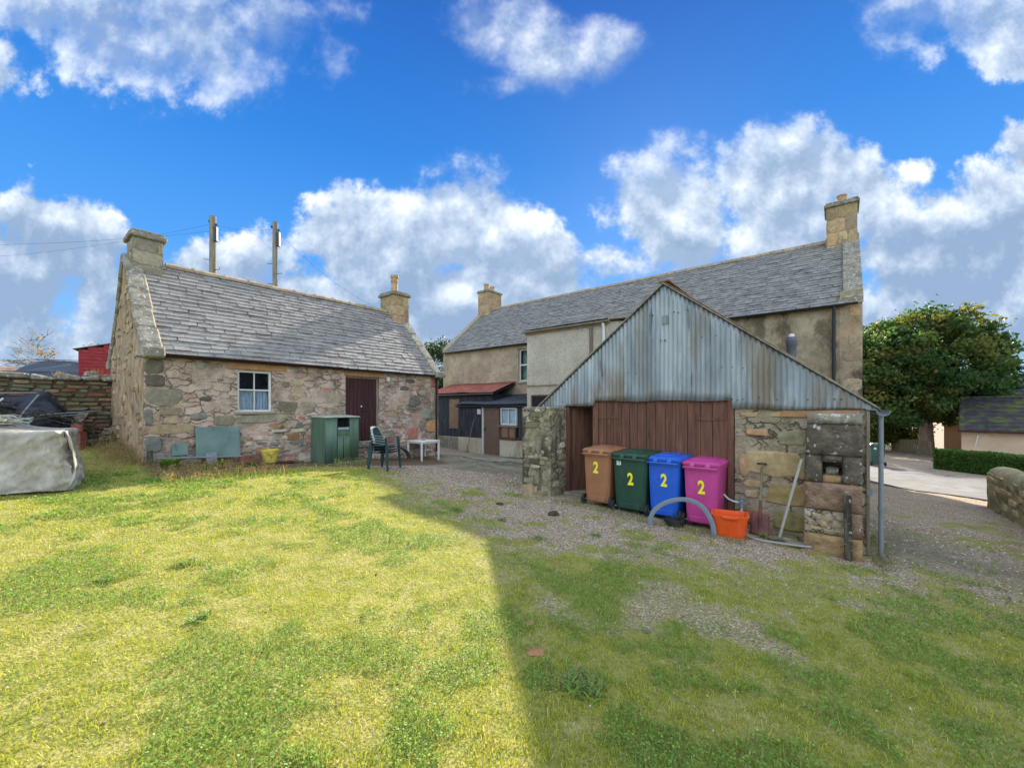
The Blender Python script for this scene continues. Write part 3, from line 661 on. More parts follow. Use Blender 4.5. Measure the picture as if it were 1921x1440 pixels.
# ================================================================ STONE OUTBUILDING
OBM0, OBM1, OBN0, OBN1 = 10.555, 14.655, 1.62, 9.08; OBE, OBR = 2.97, 5.20; OBC = (OBM0 + OBM1) / 2
def build_outbuilding():
    t = thing('stone_outbuilding', F(OBM0, OBN0, .7), 'low rubble stone outbuilding with slate roof and two gable chimneys', 'outbuilding')
    fr = Fr(F(OBM0, OBN0), D2, -D1); L = OBN1 - OBN0
    win = (1.585, 2.30, 1.73, 2.69); door = (4.15, 5.2, .88, 2.70)
    w = wall_sheet('front_wall', fr, 0, L, -.2, OBE - .02, m_mortar, t, [win, door], amp=.02, seed=3, rev=.16)
    H = [(win[0] - .03, win[1] + .03, win[2] - .04, win[3] + .02), (door[0] - .02, door[1] + .02, 0, door[3] + .02), (1.45, 2.75, 2.66, 3), (4.05, 5.4, 2.66, 3)]
    def S(a0, a1, z0, z1, c, d=.03, cut=False, rot=0): stone(w, fr, (a0 + a1) / 2, (z0 + z1) / 2, a1 - a0, z1 - z0, d, c, cut, rot)
    # the stones one can point at, read off the photograph
    S(.0, .30, 2.50, 2.80, sr(112, 104, 90), .03, True); S(.02, .32, 2.26, 2.49, sr(98, 92, 80), .04, True)
    S(.0, .62, 1.86, 2.24, sr(136, 128, 110), .02); S(.0, .14, 1.48, 1.84, sr(126, 122, 108), .03); S(.16, .25, 1.56, 1.76, sr(168, 146, 116), .02)
    S(.2, .62, 1.66, 1.84, sr(146, 128, 106), .02, False, .03); S(.28, .7, 1.5, 1.64, sr(180, 154, 122), .012)
    S(.0, .28, .94, 1.28, sr(118, 120, 110), .045); S(.0, .36, .74, .92, sr(138, 134, 118), .03)
    S(.0, .8, 1.30, 1.5, sr(164, 142, 112), .006, True); S(.72, 1.02, 1.58, 1.72, sr(136, 134, 122), .035, True); S(.88, 1.1, 1.98, 2.08, sr(104, 94, 78), .04, False, .12)
    S(1.02, 1.14, 1.36, 1.46, sr(170, 104, 78), .02); S(1.22, 1.42, 1.12, 1.24, sr(166, 112, 94), .02); S(1.12, 1.54, 1.42, 1.66, sr(136, 126, 106), .02)
    S(2.4, 2.9, 1.72, 2.0, sr(120, 112, 92), .02); S(2.5, 2.72, 2.3, 2.48, sr(122, 112, 94), .015); S(1.55, 2.4, 1.47, 1.66, sr(146, 140, 120), .02, True)
    S(2.82, 3.04, 1.3, 1.46, sr(118, 114, 104), .03); S(2.6, 2.94, 1.0, 1.2, sr(140, 108, 78), .03, False, .08); S(2.9, 3.08, 1.52, 1.62, sr(166, 120, 98), .02)
    S(3.8, 4.12, 1.48, 1.72, sr(146, 130, 110), .02); S(3.72, 4.12, 1.95, 2.25, sr(156, 144, 122), .012); S(3.8, 4.13, 1.1, 1.4, sr(164, 150, 128), .012)
    S(5.9, 6.3, 2.35, 2.5, sr(104, 98, 84), .02); S(6.1, 6.5, 2.58, 2.72, sr(96, 92, 80), .02, False); S(6.22, 6.72, 1.84, 2.2, sr(112, 106, 98), .03); S(6.2, 6.7, 1.74, 1.84, sr(116, 112, 104), .05, True)
    S(6.75, 7.15, 1.42, 1.8, sr(142, 140, 126), .045); S(6.6, 6.95, 1.18, 1.4, sr(130, 124, 108), .035); S(6.98, 7.4, 1.0, 1.38, sr(184, 136, 92), .03, True)
    S(6.2, 6.65, .82, 1.22, sr(166, 108, 90), .03); S(5.35, 5.7, .72, 1.0, sr(158, 104, 88), .02); S(6.65, 6.95, 2.22, 2.4, sr(162, 150, 128), .02); S(5.65, 5.82, 1.7, 1.98, sr(170, 158, 138), .03); S(5.55, 5.85, 1.35, 1.48, sr(168, 156, 134), .02)
    S(7.12, 7.44, 1.42, 1.72, sr(120, 114, 100), .03, True); S(7.2, 7.44, 1.74, 2.1, sr(132, 124, 104), .02, True); S(7.15, 7.44, 2.5, 2.8, sr(150, 96, 84), .02, True); S(7.1, 7.44, .66, .98, sr(138, 128, 108), .03, True)
    S(.8, 1.0, 2.66, 2.8, sr(146, 142, 126), .012); S(1.1, 1.3, 2.7, 2.8, sr(132, 118, 98), .012)
    big = [(0, .9, .7, 2.8), (6.15, 7.46, .9, 2.3), (.7, 1.45, 1.1, 2.15)]
    pal = [(GREY, 3), (WARM, 5), (PINK, 2), (PALE, 3), (sr(156, 142, 122), 4), (RED, .25)]
    rubble(w, fr, 0, L, .34, 1.30, (.10, .17), (.16, .38), pal, H + [(0, .37, .7, 1.3), (6.2, 7.46, .62, 1.3)], .80, (.010, .026), 5, zf=lambda a: .66 - .04 * a)
    rubble(w, fr, .4, L - .1, 1.30, 2.78, (.12, .22), (.2, .5), [(a_, b_) for a_, b_ in [(WARM, 4), (sr(176, 152, 126), 5), (sr(150, 138, 118), 3), (PINK, 2)]], H + big, .42, (.004, .013), 6)
    # lintels, sill, threshold
    b = MB(); b.fbox(fr, 1.38, 2.62, 2.70, 2.90, -.1, .022); b.build('window_lintel', m_ochre, t, bevel=.01)
    b = MB(); b.fbox(fr, 4.12, 5.36, 2.71, 2.86, -.1, .018); b.build('door_lintel', m_ochre, t, bevel=.01)
    b = MB(); b.fbox(fr, 4.1, 5.3, .70, .88, -.25, .10); b.build('threshold', m_skew, t, bevel=.02)
    b = MB(); b.fbox(fr, 1.52, 2.36, 1.68, 1.728, -.1, .05); b.build('window_sill', m_lead, t, bevel=.008)
    # sash window
    wn = thing_part('window', t, MB_frame(fr, *win, .05, -.12, -.05), m_white)
    a0, a1, z0, z1 = win; mz = (z0 + z1) / 2 + .03; ma = (a0 + a1) / 2
    b = MB(); b.fbox(fr, a0 + .05, a1 - .05, mz - .016, mz + .016, -.105, -.058); b.build('glazing_bar', m_white, wn)
    b = MB(); b.fbox(fr, ma - .011, ma + .011, z0 + .05, mz - .016, -.10, -.068); b.build('glazing_bar', m_white, wn)
    b = MB(); b.fbox(fr, ma - .011, ma + .011, mz + .016, z1 - .05, -.10, -.068); b.build('glazing_bar', m_white, wn)
    for (x0, x1) in ((a0 + .05, ma - .011), (ma + .011, a1 - .05)):
        for (y0, y1) in ((z0 + .05, mz - .016), (mz + .016, z1 - .05)):
            b = MB(); b.fbox(fr, x0, x1, y0, y1, -.088, -.084); b.build('pane', m_glass, wn)
    V = []; Fc = []; K = 60
    for i in range(K + 1):
        a = a0 + .05 + (a1 - a0 - .1) * i / K; d = -.15 + .018 * math.sin(i * .95)
        V += [fr.p(a, z0 + .05, d) - origin(wn), fr.p(a, mz, d * .98) - origin(wn)]
        if i: Fc.append((2 * i - 2, 2 * i, 2 * i + 1, 2 * i - 1))
    ob('curtain', newmesh('curtain', V, Fc, m_curtain, True), wn)
    b = MB(); b.fbox(fr, a0 + .0, a1, z0, z1, -.6, -.58); b.build('interior_shade_sheet', m_dark, t)  # near-black sheet standing in for the shade inside the room
    # plank door
    a0, a1, z0, z1 = door
    dr = thing_part('door', t, MB_frame(fr, a0, a1, z0, z1, .045, -.13, -.06, bottom=False), m_greywood)
    k = 8; ww = (a1 - a0 - .09) / k
    for i in range(k):
        b = MB(); b.fbox(fr, a0 + .045 + i * ww + .003, a0 + .045 + (i + 1) * ww - .003, z0 + .01 + random.uniform(0, .02), z1 - .045, -.12, -.085 + random.uniform(-.003, .003)); b.build('plank', m_doorplank, dr, bevel=.003)
    b = MB(); b.lathe([(0, 0), (.022, .002), (.024, .02), (0, .024)], (0, 0, 0), 10); 
    for v in b.V: v[:] = fr.p(a0 + .52 + v.x, 1.86 + v.y, -.083 + v.z)
    b.build('door_knob', m_whitepipe, dr, smooth=True)
    b = MB(); b.fbox(fr, a0 + .5, a0 + .72, 1.74, 1.77, -.085, -.06); b.build('latch', m_black, dr)
    b = MB(); b.fbox(fr, 5.43, 5.52, 2.60, 2.74, .0, .09); b.build('wall_lamp', m_whitepipe, t, bevel=.02)
    # gables and rear wall
    zt = lambda a: OBE + (OBR - OBE) * (1 - abs(a - 2.05) / 2.05)
    fg = Fr(F(OBM1, OBN0), -D1, -D2)
    gw = wall_sheet('gable_wall', fg, 0, OBM1 - OBM0, -.2, OBR, m_oldgable, t, res=.05, amp=.055, ztop=zt, seed=9)
    rubble(gw, fg, .1, 4.0, .9, 4.6, (.12, .22), (.15, .4), [(WARM, 4), (sr(150, 122, 92), 5), (sr(180, 152, 118), 2)], keep=.35, dep=(.015, .045), seed=12, zt=lambda a: zt(a) - .2, maxn=110)
    f2 = Fr(F(OBM0, OBN1), D1, D2); wall_sheet('far_gable_wall', f2, 0, OBM1 - OBM0, -.2, OBR, m_mortar, t, res=.3, amp=.02, ztop=zt, seed=10)
    f3 = Fr(F(OBM1, OBN1), -D2, D1); wall_sheet('rear_wall', f3, 0, L, -.2, OBE, m_mortar, t, res=.4, amp=.02, seed=11)
    # roof deck and slates
    roof = MB(); e = .09; slope = (OBR - OBE) / 2.05
    prof = [(OBM0 - e, OBE - e * slope + .02), (OBC, OBR + .02), (OBM1 + e, OBE - e * slope + .02), (OBM1 + e, OBE - e * slope - .03), (OBC, OBR - .04), (OBM0 - e, OBE - e * slope - .03)]
    prism_mn(roof, prof, OBN0 + .26, OBN1 - .26); rf = roof.build('roof', m_darkboard, t)
    E_ = F(OBM0 - e - .03, OBN0 + .24, OBE - (e + .03) * slope + .035); S_ = (F(OBC, 0, OBR) - F(OBM0, 0, OBE)).normalized()
    sl = math.hypot(2.05 + e + .03, (2.05 + e + .03) * slope)
    slate_roof(rf, E_, D2, S_, OBN1 - OBN0 - .5, sl - .03, m_slate, .142, (.26, .40), 4)
    b = MB()
    a = OBN0 + .7
    while a < OBN1 - .75:
        w_ = min(random.uniform(.5, .7), OBN1 - .7 - a); dz = random.uniform(-.008, .008)
        bb = MB(); prism_mn(bb, [(OBC - .13, OBR - .02 + dz), (OBC - .10, OBR + .055 + dz), (OBC, OBR + .125 + dz), (OBC + .10, OBR + .055 + dz), (OBC + .13, OBR - .02 + dz)], a + .004, a + w_ - .004)
        bb.build('ridge_stone', m_ridge, rf, bevel=.012); a += w_
    # skews: raised copings up both gables
    for (n0, n1, nm) in ((OBN0 - .06, OBN0 + .27, 'near'), (OBN1 - .27, OBN1 + .05, 'far')):
        for sd_ in (1, -1):
            for i in range(5):
                t0, t1 = i / 5, (i + 1) / 5 - .006; bb = MB()
                x0 = OBC - sd_ * 2.15 * (1 - t0); x1 = OBC - sd_ * 2.15 * (1 - t1)
                y0 = OBR - abs(x0 - OBC) * slope; y1 = OBR - abs(x1 - OBC) * slope; h = .17 + random.uniform(-.02, .03)
                q = random.uniform(-.015, .015)
                bb.V = [F(x0, n0 + q, y0 - .03), F(x1, n0 + q, y1 - .03), F(x1, n1 + q, y1 - .03), F(x0, n1 + q, y0 - .03), F(x0, n0 + q, y0 + h), F(x1, n0 + q, y1 + h), F(x1, n1 + q, y1 + h), F(x0, n1 + q, y0 + h)]
                bb.Fc = [(0, 3, 2, 1), (4, 5, 6, 7), (0, 1, 5, 4), (1, 2, 6, 5), (2, 3, 7, 6), (3, 0, 4, 7)]
                bb.build('skew_stone', m_skew, t, bevel=.03)
            bb = MB(); x0 = OBC - sd_ * 2.30; 
            c = [F(x0, n0 - .01), F(x0 + sd_ * .32, n0 - .01), F(x0 + sd_ * .32, n1 + .02), F(x0, n1 + .02)]
            bb.hexa([v + UP * (OBE - .16) for v in c] + [v + UP * (OBE + .06) for v in c]); bb.build('skewputt', m_skew, t, bevel=.03)
    pal1 = [sr(140, 130, 112), sr(156, 144, 122), sr(128, 118, 98)]
    chimney(t, OBC - .02, OBN0 + .34, .66, .52, OBR - .45, 5.84, .17, [], pal1, 21, 3, m_skew)
    chimney(t, OBC, OBN1 - .30, .84, .62, OBR - .5, 5.96, .15, [(0, 0, .115, .66, 'tall')], [sr(176, 150, 116), sr(160, 134, 98), sr(150, 130, 104)], 25, 3)
    # gutter: dark red board and half-round
    gutter('gutter', fr, .05, 4.0, OBE - .06, .145, .055, m_darkred, t); gutter('gutter', fr, 4.0, L + .15, OBE - .075, .145, .055, m_black, t)
    b = MB(); b.tube([fr.p(L - .12, OBE - .1, .14), fr.p(L - .12, OBE - .28, .06), fr.p(L - .12, .35, .06)], .034, 8); b.build('downpipe', m_darkred, t, smooth=True)
def MB_frame(fr, a0, a1, z0, z1, w, d0, d1, bottom=True):
    b = MB(); b.fbox(fr, a0 + .002, a0 + w, z0 + .002, z1 - .002, d0, d1); b.fbox(fr, a1 - w, a1 - .002, z0 + .002, z1 - .002, d0, d1); b.fbox(fr, a0 + w + .001, a1 - w - .001, z1 - w, z1 - .002, d0, d1 - .003)
    if bottom: b.fbox(fr, a0 + w + .001, a1 - w - .001, z0 + .002, z0 + w, d0, d1 - .003)
    return b
def thing_part(name, parent, mb, mat): return mb.build(name, mat, parent, bevel=.003)
build_outbuilding()
# ================================================================ MAIN HOUSE
HE, HR, HN0, HN1, HM0, HM1 = 4.81, 7.62, 14.85, 21.45, -.505, 16.84
def build_house():
    t = thing('harled_cottage', F(8, HN0, -.1), 'long two storey harled cottage with slate roof behind the tin gabled shed', 'house')
    fr = Fr(F(HM1, HN0), -D1, -D2); L = HM1 - HM0; sl = (HR - HE) / 3.3
    # window beside the extension
    win = (5.22, 6.14, 3.02, 4.51)
    wall_sheet('wall', fr, 0, L - 5.2, -1, HE, m_harl, t, [win], res=.12, amp=.02, seed=21, rev=.2)
    wall_sheet('stained_wall', fr, L - 5.2, L - .5, -1, HE, m_harl2, t, [], res=.12, amp=.02, seed=22)
    fq = Fr(fr.p(0, 0, .012), fr.U, fr.N)
    wall_sheet('corner_wall', fq, L - .5, L, -1, HE + .0, m_harl2, t, [], res=.12, amp=.012, seed=23)
    cw = MB(); cw.fbox(fr, L - .49, L - .002, HE - .01, HE + .32, -.3, .008); cwo = cw.build('skewputt', m_harl2, t)
    q = Fr(fr.p(L - .5, 0, .012), fr.U, fr.N)
    r = random.Random(4)
    for i in range(9):
        z0 = 1.2 + i * .42; c = r.choice([sr(166, 140, 108), sr(152, 134, 106), sr(158, 142, 114), sr(136, 122, 98)])
        w_ = (.48 if i % 2 else .3) * r.uniform(.85, 1.0)
        if r.random() < .35: continue
        stone(t, q, .49 - w_ / 2, z0, w_, .36, .012, jit(c, r), True, r=r)
    wn = thing_part('window', t, MB_frame(fr, *win, .06, -.16, -.08), m_white)
    b = MB(); mz = 3.78; b.fbox(fr, win[0] + .061, win[1] - .061, mz - .03, mz + .03, -.15, -.085); b.build('glazing_bar', m_white, wn)
    for y0, y1 in ((win[2] + .06, mz - .03), (mz + .03, win[3] - .06)):
        b = MB(); b.fbox(fr, win[0] + .06, win[1] - .06, y0, y1, -.125, -.12); b.build('pane', m_glass, wn)
    b = MB(); b.fbox(fr, win[0], win[1], win[2], win[3], -.34, -.33); b.build('curtain', plain('sage_curtain', sr(150, 160, 140), .9), wn)
    b = MB(); b.fbox(fr, win[0] - .1, win[1] + .1, win[3] + .01, win[3] + .16, -.1, .02); b.build('window_lintel', m_lead, t, bevel=.01)
    b = MB(); b.fbox(fr, win[0] - .08, win[1] + .08, win[2] - .1, win[2] - .005, -.1, .05); b.build('window_sill', m_lead, t, bevel=.01)
    zt = lambda a: HE + sl * (3.3 - abs(a - 3.3))
    fR = Fr(F(HM0, HN0), D2, -D1); wall_sheet('gable_wall', fR, 0, 6.6, -1.4, HR, m_harl2, t, res=.25, amp=.02, ztop=zt, seed=25)
    fL = Fr(F(HM1, HN1), -D2, D1); wall_sheet('far_gable_wall', fL, 0, 6.6, -1, HR, m_harl, t, res=.25, amp=.02, ztop=zt, seed=26)
    fB = Fr(F(HM0, HN1), D1, D2); wall_sheet('rear_wall', fB, 0, L, -1, HE, m_harl, t, res=.6, amp=.02, seed=27)
    e = .12; NC = (HN0 + HN1) / 2; roof = MB()
    prism_nm(roof, [(HN0 - e, HE - e * sl + .02), (NC, HR + .02), (HN1 + e, HE - e * sl + .02), (HN1 + e, HE - e * sl - .03), (NC, HR - .04), (HN0 - e, HE - e * sl - .03)], HM0 + .36, HM1 - .3)
    rf = roof.build('roof', m_darkboard, t)
    S_ = (F(0, NC, HR) - F(0, HN0, HE)).normalized(); E_ = F(HM1 - .28, HN0 - e - .04, HE - (e + .04) * sl + .035)
    slope = math.hypot(3.3 + e + .04, (3.3 + e + .04) * sl)
    # the extension's roof covers the lower part of this slope between m 5.7 and 9.15
    slate_roof(rf, E_, -D1, S_, L - .66, slope - .03, m_slate2, .155, (.26, .42), 14)
    a = HM0 + .75
    while a < HM1 - .75:
        w_ = min(random.uniform(.55, .8), HM1 - .7 - a); bb = MB(); dz = random.uniform(-.008, .008)
        prism_nm(bb, [(NC - .15, HR - .03 + dz), (NC - .11, HR + .06 + dz), (NC, HR + .13 + dz), (NC + .11, HR + .06 + dz), (NC + .15, HR - .03 + dz)], a + .004, a + w_ - .004)
        bb.build('ridge_stone', m_ridge, rf, bevel=.012); a += w_
    for (m0, m1, k, cols) in ((HM0 - .02, HM0 + .42, 7, m_skew), (HM1 - .32, HM1 + .02, 7, m_lead)):
        for sd_ in (1, -1):
            for i in range(k):
                t0, t1 = i / k, (i + 1) / k - .004; x0 = NC - sd_ * 3.36 * (1 - t0); x1 = NC - sd_ * 3.36 * (1 - t1)
                y0 = HR - abs(x0 - NC) * sl; y1 = HR - abs(x1 - NC) * sl; h = .19 + random.uniform(-.01, .01); bb = MB()
                bb.V = [F(m0, x0, y0 - .03), F(m0, x1, y1 - .03), F(m1, x1, y1 - .03), F(m1, x0, y0 - .03), F(m0, x0, y0 + h), F(m0, x1, y1 + h), F(m1, x1, y1 + h), F(m1, x0, y0 + h)]
                bb.Fc = [(0, 3, 2, 1), (4, 5, 6, 7), (0, 1, 5, 4), (1, 2, 6, 5), (2, 3, 7, 6), (3, 0, 4, 7)]
                bb.build('skew_stone', cols, t, bevel=.015)
    chimney(t, HM0 + .44, NC, .80, 1.05, HR - .75, 8.82, .17, [(0, -.2, .14, .28, 'short')], [sr(176, 148, 112), sr(162, 138, 106), sr(144, 126, 100), sr(184, 158, 122)], 31, 4)
    chimney(t, HM1 - .44, NC, .84, 1.15, HR - .9, 8.75, .14, [(-.0, -.3, .15, .40, 'short'), (.0, .22, .15, .36, 'short')], [sr(172, 146, 112), sr(158, 134, 104), sr(180, 154, 120)], 35, 5)
    gutter('gutter', fr, .1, 7.6, HE - .07, .18, .06, m_black, t); gutter('gutter', fr, 11.0, L - .1, HE - .07, .18, .06, m_black, t)
    b = MB(); dp = L - .62
    b.tube([fr.p(dp, HE - .12, .18), fr.p(dp, HE - .25, .14), fr.p(dp, HE - .5, .08), fr.p(dp, 1.0, .08)], .042, 10)
    for z in (4.2, 3.0, 1.9): b.tube([fr.p(dp, z, .08), fr.p(dp, z + .07, .08)], .055, 10)
    b.build('downpipe', m_black, t, smooth=True)
    # small pipe sticking out of the far corner
    b = MB(); b.tube([fr.p(.05, 4.05, 0), fr.p(.05, 4.05, .1), fr.p(-.4, 4.05, .12)], .03, 8); b.build('overflow_pipe', m_whitepipe, t)
    # ---- rendered extension
    fe = Fr(F(9.06, 12.1), -D1, -D2); LE = 3.26; ZE = 4.60
    wall_sheet('extension_wall', fe, 0, LE, -.6, ZE, m_render, t, [], res=.1, amp=.008, seed=31)
    wall_sheet('extension_wall', Fr(F(5.80, 12.1), D2, -D1), 0, 2.75, -.6, ZE, m_render, t, [], res=.12, amp=.008, ztop=lambda a: ZE + .18 * a, seed=32)
    wall_sheet('extension_wall', Fr(F(9.06, 14.85), -D2, D1), 0, 2.75, -.6, ZE, m_render, t, [], res=.3, amp=.005, ztop=lambda a: ZE + .18 * (2.75 - a), seed=33)
    b = MB(); b.fbox(fe, .0, 1.35, 2.60, 2.66, .0, .045); b.build('string_course', m_lead, t, bevel=.01)
    rr = MB(); prism_nm(rr, [(11.92, ZE + .02), (15.6, ZE + .80), (15.6, ZE + .74), (11.92, ZE - .03)], 5.70, 9.12); er = rr.build('extension_roof', m_darkboard, t)
    S2 = (F(0, 15.6, ZE + .80) - F(0, 11.92, ZE + .02)).normalized(); slate_roof(er, F(9.12, 11.9, ZE + .03), -D1, S2, 3.42, 3.6, m_slate2, .18, (.28, .42), 17, cap=120)
    b = MB(); b.fbox(fe, -.06, LE + .1, ZE - .10, ZE + .0, .02, .045); b.build('fascia', m_lead, t)
    gutter('gutter', fe, -.08, LE + .12, ZE + .02, .13, .065, m_lead, t)
    b = MB(); b.beam(F(5.68, 11.9, ZE + .08), F(5.68, 15.3, ZE + .80), .06, .12); b.build('verge', m_lead, t)
    b = MB(); b.tube([fe.p(LE - .12, ZE - .05, .12), fe.p(LE - .12, ZE - .2, .07), fe.p(LE - .12, .3, .07)], .05, 10); b.build('downpipe', m_whitepipe, t, smooth=True)
    b = MB(); b.tube([fe.p(LE - .58, ZE - .12, .06), fe.p(LE - .58, .3, .06)], .055, 10); b.tube([fe.p(LE - .58, ZE - 1.15, .06), fe.p(LE - .58, ZE - 1.02, .06)], .075, 10); b.build('soil_pipe', plain('brown_iron_pipe', sr(112, 96, 84), .7), t, smooth=True)
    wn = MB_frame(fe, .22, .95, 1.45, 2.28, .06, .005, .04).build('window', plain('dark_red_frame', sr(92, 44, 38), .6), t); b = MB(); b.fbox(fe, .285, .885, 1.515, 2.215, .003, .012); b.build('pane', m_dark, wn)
build_house()

# ================================================================ LEAN-TOS BEHIND THE COURTYARD
def corr_sheet(name, fr, a0, a1, zlo, zhi, mat, parent, pitch=.078, amp=.010, d=0, rows=6, seed=0, wob=.006, sub=6, **k):
    """vertical corrugated sheet on a frame; zlo, zhi functions of a"""
    n = max(4, int((a1 - a0) / pitch * sub)); w = origin(parent); r = np.random.RandomState(seed); V = []; Fc = []
    for i in range(n + 1):
        a = a0 + (a1 - a0) * i / n
        for j in range(rows + 1):
            z = zlo(a) + (zhi(a) - zlo(a)) * j / rows
            V.append(fr.p(a, z, d + amp * math.sin(2 * math.pi * a / pitch) + wob * math.sin(a * 3 + z * 4 + seed) + wob * .5 * math.sin(z * 11 + seed * 2 + a * 9)) - w)
    for i in range(n):
        for j in range(rows): q = i * (rows + 1) + j; Fc.append((q, q + rows + 1, q + rows + 2, q + 1))
    me = newmesh(name, V, Fc, mat, True); o = ob(name, me, parent, **k)
    s = o.modifiers.new('thickness', 'SOLIDIFY'); s.thickness = .002; return o
def corr_slope(name, E, U, S, L, H, mat, parent, pitch=.078, amp=.010, sheets=None, seed=0):
    """corrugated roof: sheets of about .66 m laid side by side"""
    Nn = U.cross(S).normalized(); Nn = Nn if Nn.z > 0 else -Nn; k = sheets or max(1, int(round(L / .66))); w = origin(parent); out = []
    for q in range(k):
        a0, a1 = L * q / k - (.03 if q else 0), L * (q + 1) / k; n = int((a1 - a0) / pitch * 6); V = []; Fc = []; lift = .004 * (q % 2); dl = random.uniform(-.02, .02)
        for i in range(n + 1):
            a = a0 + (a1 - a0) * i / n
            for j in range(4): V.append(E + U * a + S * (H * j / 3 + (dl if j == 0 else 0)) + Nn * (amp * math.sin(2 * math.pi * a / pitch) + lift + .012 * math.sin(a * 2 + j + seed)) - w)
        for i in range(n):
            for j in range(3): p = i * 4 + j; Fc.append((p, p + 4, p + 5, p + 1))
        o = ob('corrugated_sheet', newmesh(name, V, Fc, mat, True), parent); s = o.modifiers.new('thickness', 'SOLIDIFY'); s.thickness = .002; out.append(o)
    return out
def boards(fr, a0, a1, z0, z1, mat, parent, w=.13, d=.0, holes=(), seed=1, th=.02, name='board'):
    r = random.Random(seed); a = a0
    while a < a1 - .02:
        ww = min(w * r.uniform(.85, 1.15), a1 - a); segs = [(z0, z1)]
        for h in holes:
            if a + ww > h[0] + .01 and a < h[1] - .01: segs = [s for (u, v) in segs for s in ((u, min(v, h[2])), (max(u, h[3]), v)) if s[1] - s[0] > .05]
        for u, v in segs:
            b = MB(); o = d + r.uniform(-.006, .006); b.fbox(fr, a + .003, a + ww - .003, u, v, o, o + th); b.build(name, mat, parent)
        a += ww
def build_leanto():
    t = thing('black_lean_to', F(11, 12.63, -.15), 'black boarded lean-to with corrugated roof, grey door and curtained window', 'lean-to')
    fr = Fr(F(13.3, 12.63), -D1, -D2); L = 13.3 - 9.1
    def A(m): return 13.3 - m
    door = (A(11.76), A(10.90), -.16, 1.83); win = (A(10.78), A(9.95), 1.10, 1.80)
    core = MB(); core.fbox(fr, .0, L, -.4, 1.9, -2.2, -.09); core.build('inner_wall', m_dark, t)
    boards(fr, 0, L, .50, 1.90, m_darkboard, t, .12, 0, [(door[0] - .06, door[1] + .03, -1, 3), (win[0] - .05, win[1] + .05, .62, 1.86)], 3)
    for (x0, x1) in ((0.0, door[0] - .08), (door[1] + .05, L)):
        b = MB(); b.fbox(fr, x0, x1, -.5, .5, -.08, .045); b.build('plinth', m_cream, t, bevel=.02)
    b = MB(); b.fbox(fr, *door[:2], door[2], door[3], -.06, -.02); dr = b.build('door', m_brownpaint, t)
    b = MB(); b.fbox(fr, door[0] - .06, door[0] - .005, door[2], door[3] + .04, -.06, .05); b.fbox(fr, door[0] - .004, door[1], door[3] + .003, door[3] + .05, -.06, .03); b.build('door_frame', m_white, dr)
    b = MB(); b.fbox(fr, door[0] + .05, door[0] + .09, .85, .97, -.02, .02); b.build('handle', m_black, dr)
    wn = MB_frame(fr, *win, .05, -.05, .05).build('window', m_white, t, bevel=.004)
    ma = (win[0] + win[1]) / 2; b = MB(); b.fbox(fr, ma - .015, ma + .015, win[2] + .05, win[3] - .05, -.03, .035); b.build('glazing_bar', m_white, wn)
    for x0, x1 in ((win[0] + .05, ma - .015), (ma + .015, win[1] - .05)):
        b = MB(); b.fbox(fr, x0, x1, win[2] + .05, win[3] - .05, 0, .004); b.build('pane', m_glass, wn)
    V = []; Fc = []; K = 60; w_ = origin(wn)
    for i in range(K + 1):
        a = win[0] + .05 + (win[1] - win[0] - .1) * i / K; d = -.045 + .015 * math.sin(i * .8)
        V += [fr.p(a, win[2] + .04, d) - w_, fr.p(a, win[3] - .04, d) - w_]
        if i: Fc.append((2 * i - 2, 2 * i, 2 * i + 1, 2 * i - 1))
    ob('curtain', newmesh('curtain', V, Fc, plain('white_curtain', (.75, .76, .78), .9), True), wn)
    b = MB(); b.fbox(fr, win[0] - .1, win[1] + .1, 1.035, 1.085, 0, .12); b.build('window_sill', m_greywood, t)
    b = MB(); b.fbox(fr, win[0] + .0, win[1] - .0, .60, 1.03, .03, .05); cb = b.build('wooden_box_front', m_tanboard, t, bevel=.004)
    for x in (win[0], ma, win[1] - .05): bb = MB(); bb.fbox(fr, x, x + .05, .58, 1.03, .051, .09); bb.build('batten', m_plank, t)
    bb = MB(); bb.fbox(fr, win[0] - .02, win[1] + .02, .53, .58, .04, .10); bb.build('batten', m_plank, t)
    b = MB(); b.fbox(fr, door[0] - .32, door[0] - .14, 1.52, 1.74, .02, .08); b.build('fuse_box', m_whitepipe, t, bevel=.01)
    S_ = (F(0, 14.85, 2.42) - F(0, 12.63, 1.98)).normalized(); E_ = F(13.45, 12.45, 1.95)
    rb = MB(); prism_nm(rb, [(12.5, 1.90), (14.85, 2.36), (14.85, 2.30), (12.5, 1.85)], 9.1, 13.4); ro = rb.build('roof', m_darkboard, t)
    corr_slope('roof_sheet', E_, -D1, S_, 4.35, 2.4, m_blacktin, ro, sheets=6)
    b = MB(); b.fbox(fr, -.1, L, 1.82, 1.90, .03, .07); b.build('fascia', m_darkboard, t)
    # red roofed one behind it
    t2 = thing('red_roofed_lean_to', F(14, 13.35, -.1), 'lean-to with rusty red tin roof between the outbuilding and the cottage', 'lean-to')
    fr2 = Fr(F(16.0, 13.35), -D1, -D2); L2 = 4.15
    core = MB(); core.fbox(fr2, .0, L2, -.4, 2.4, -1.4, -.06); core.build('inner_wall', m_dark, t2)
    boards(fr2, 0, L2, .42, 2.38, m_darkboard, t2, .14, 0, (), 5)
    b = MB(); b.fbox(fr2, 0, 2.7, -.5, .42, -.05, .06); b.build('plinth', m_skew, t2, bevel=.03)
    b = MB(); b.fbox(fr2, 1.35, 2.05, .80, 2.2, .03, .05); b.build('boarded_panel', m_tanboard, t2)
    S2 = (F(0, 14.85, 3.02) - F(0, 13.2, 2.5)).normalized()
    rb = MB(); prism_nm(rb, [(13.22, 2.43), (14.85, 2.93), (14.85, 2.88), (13.22, 2.38)], 11.8, 16.2); ro = rb.build('roof', m_darkboard, t2)
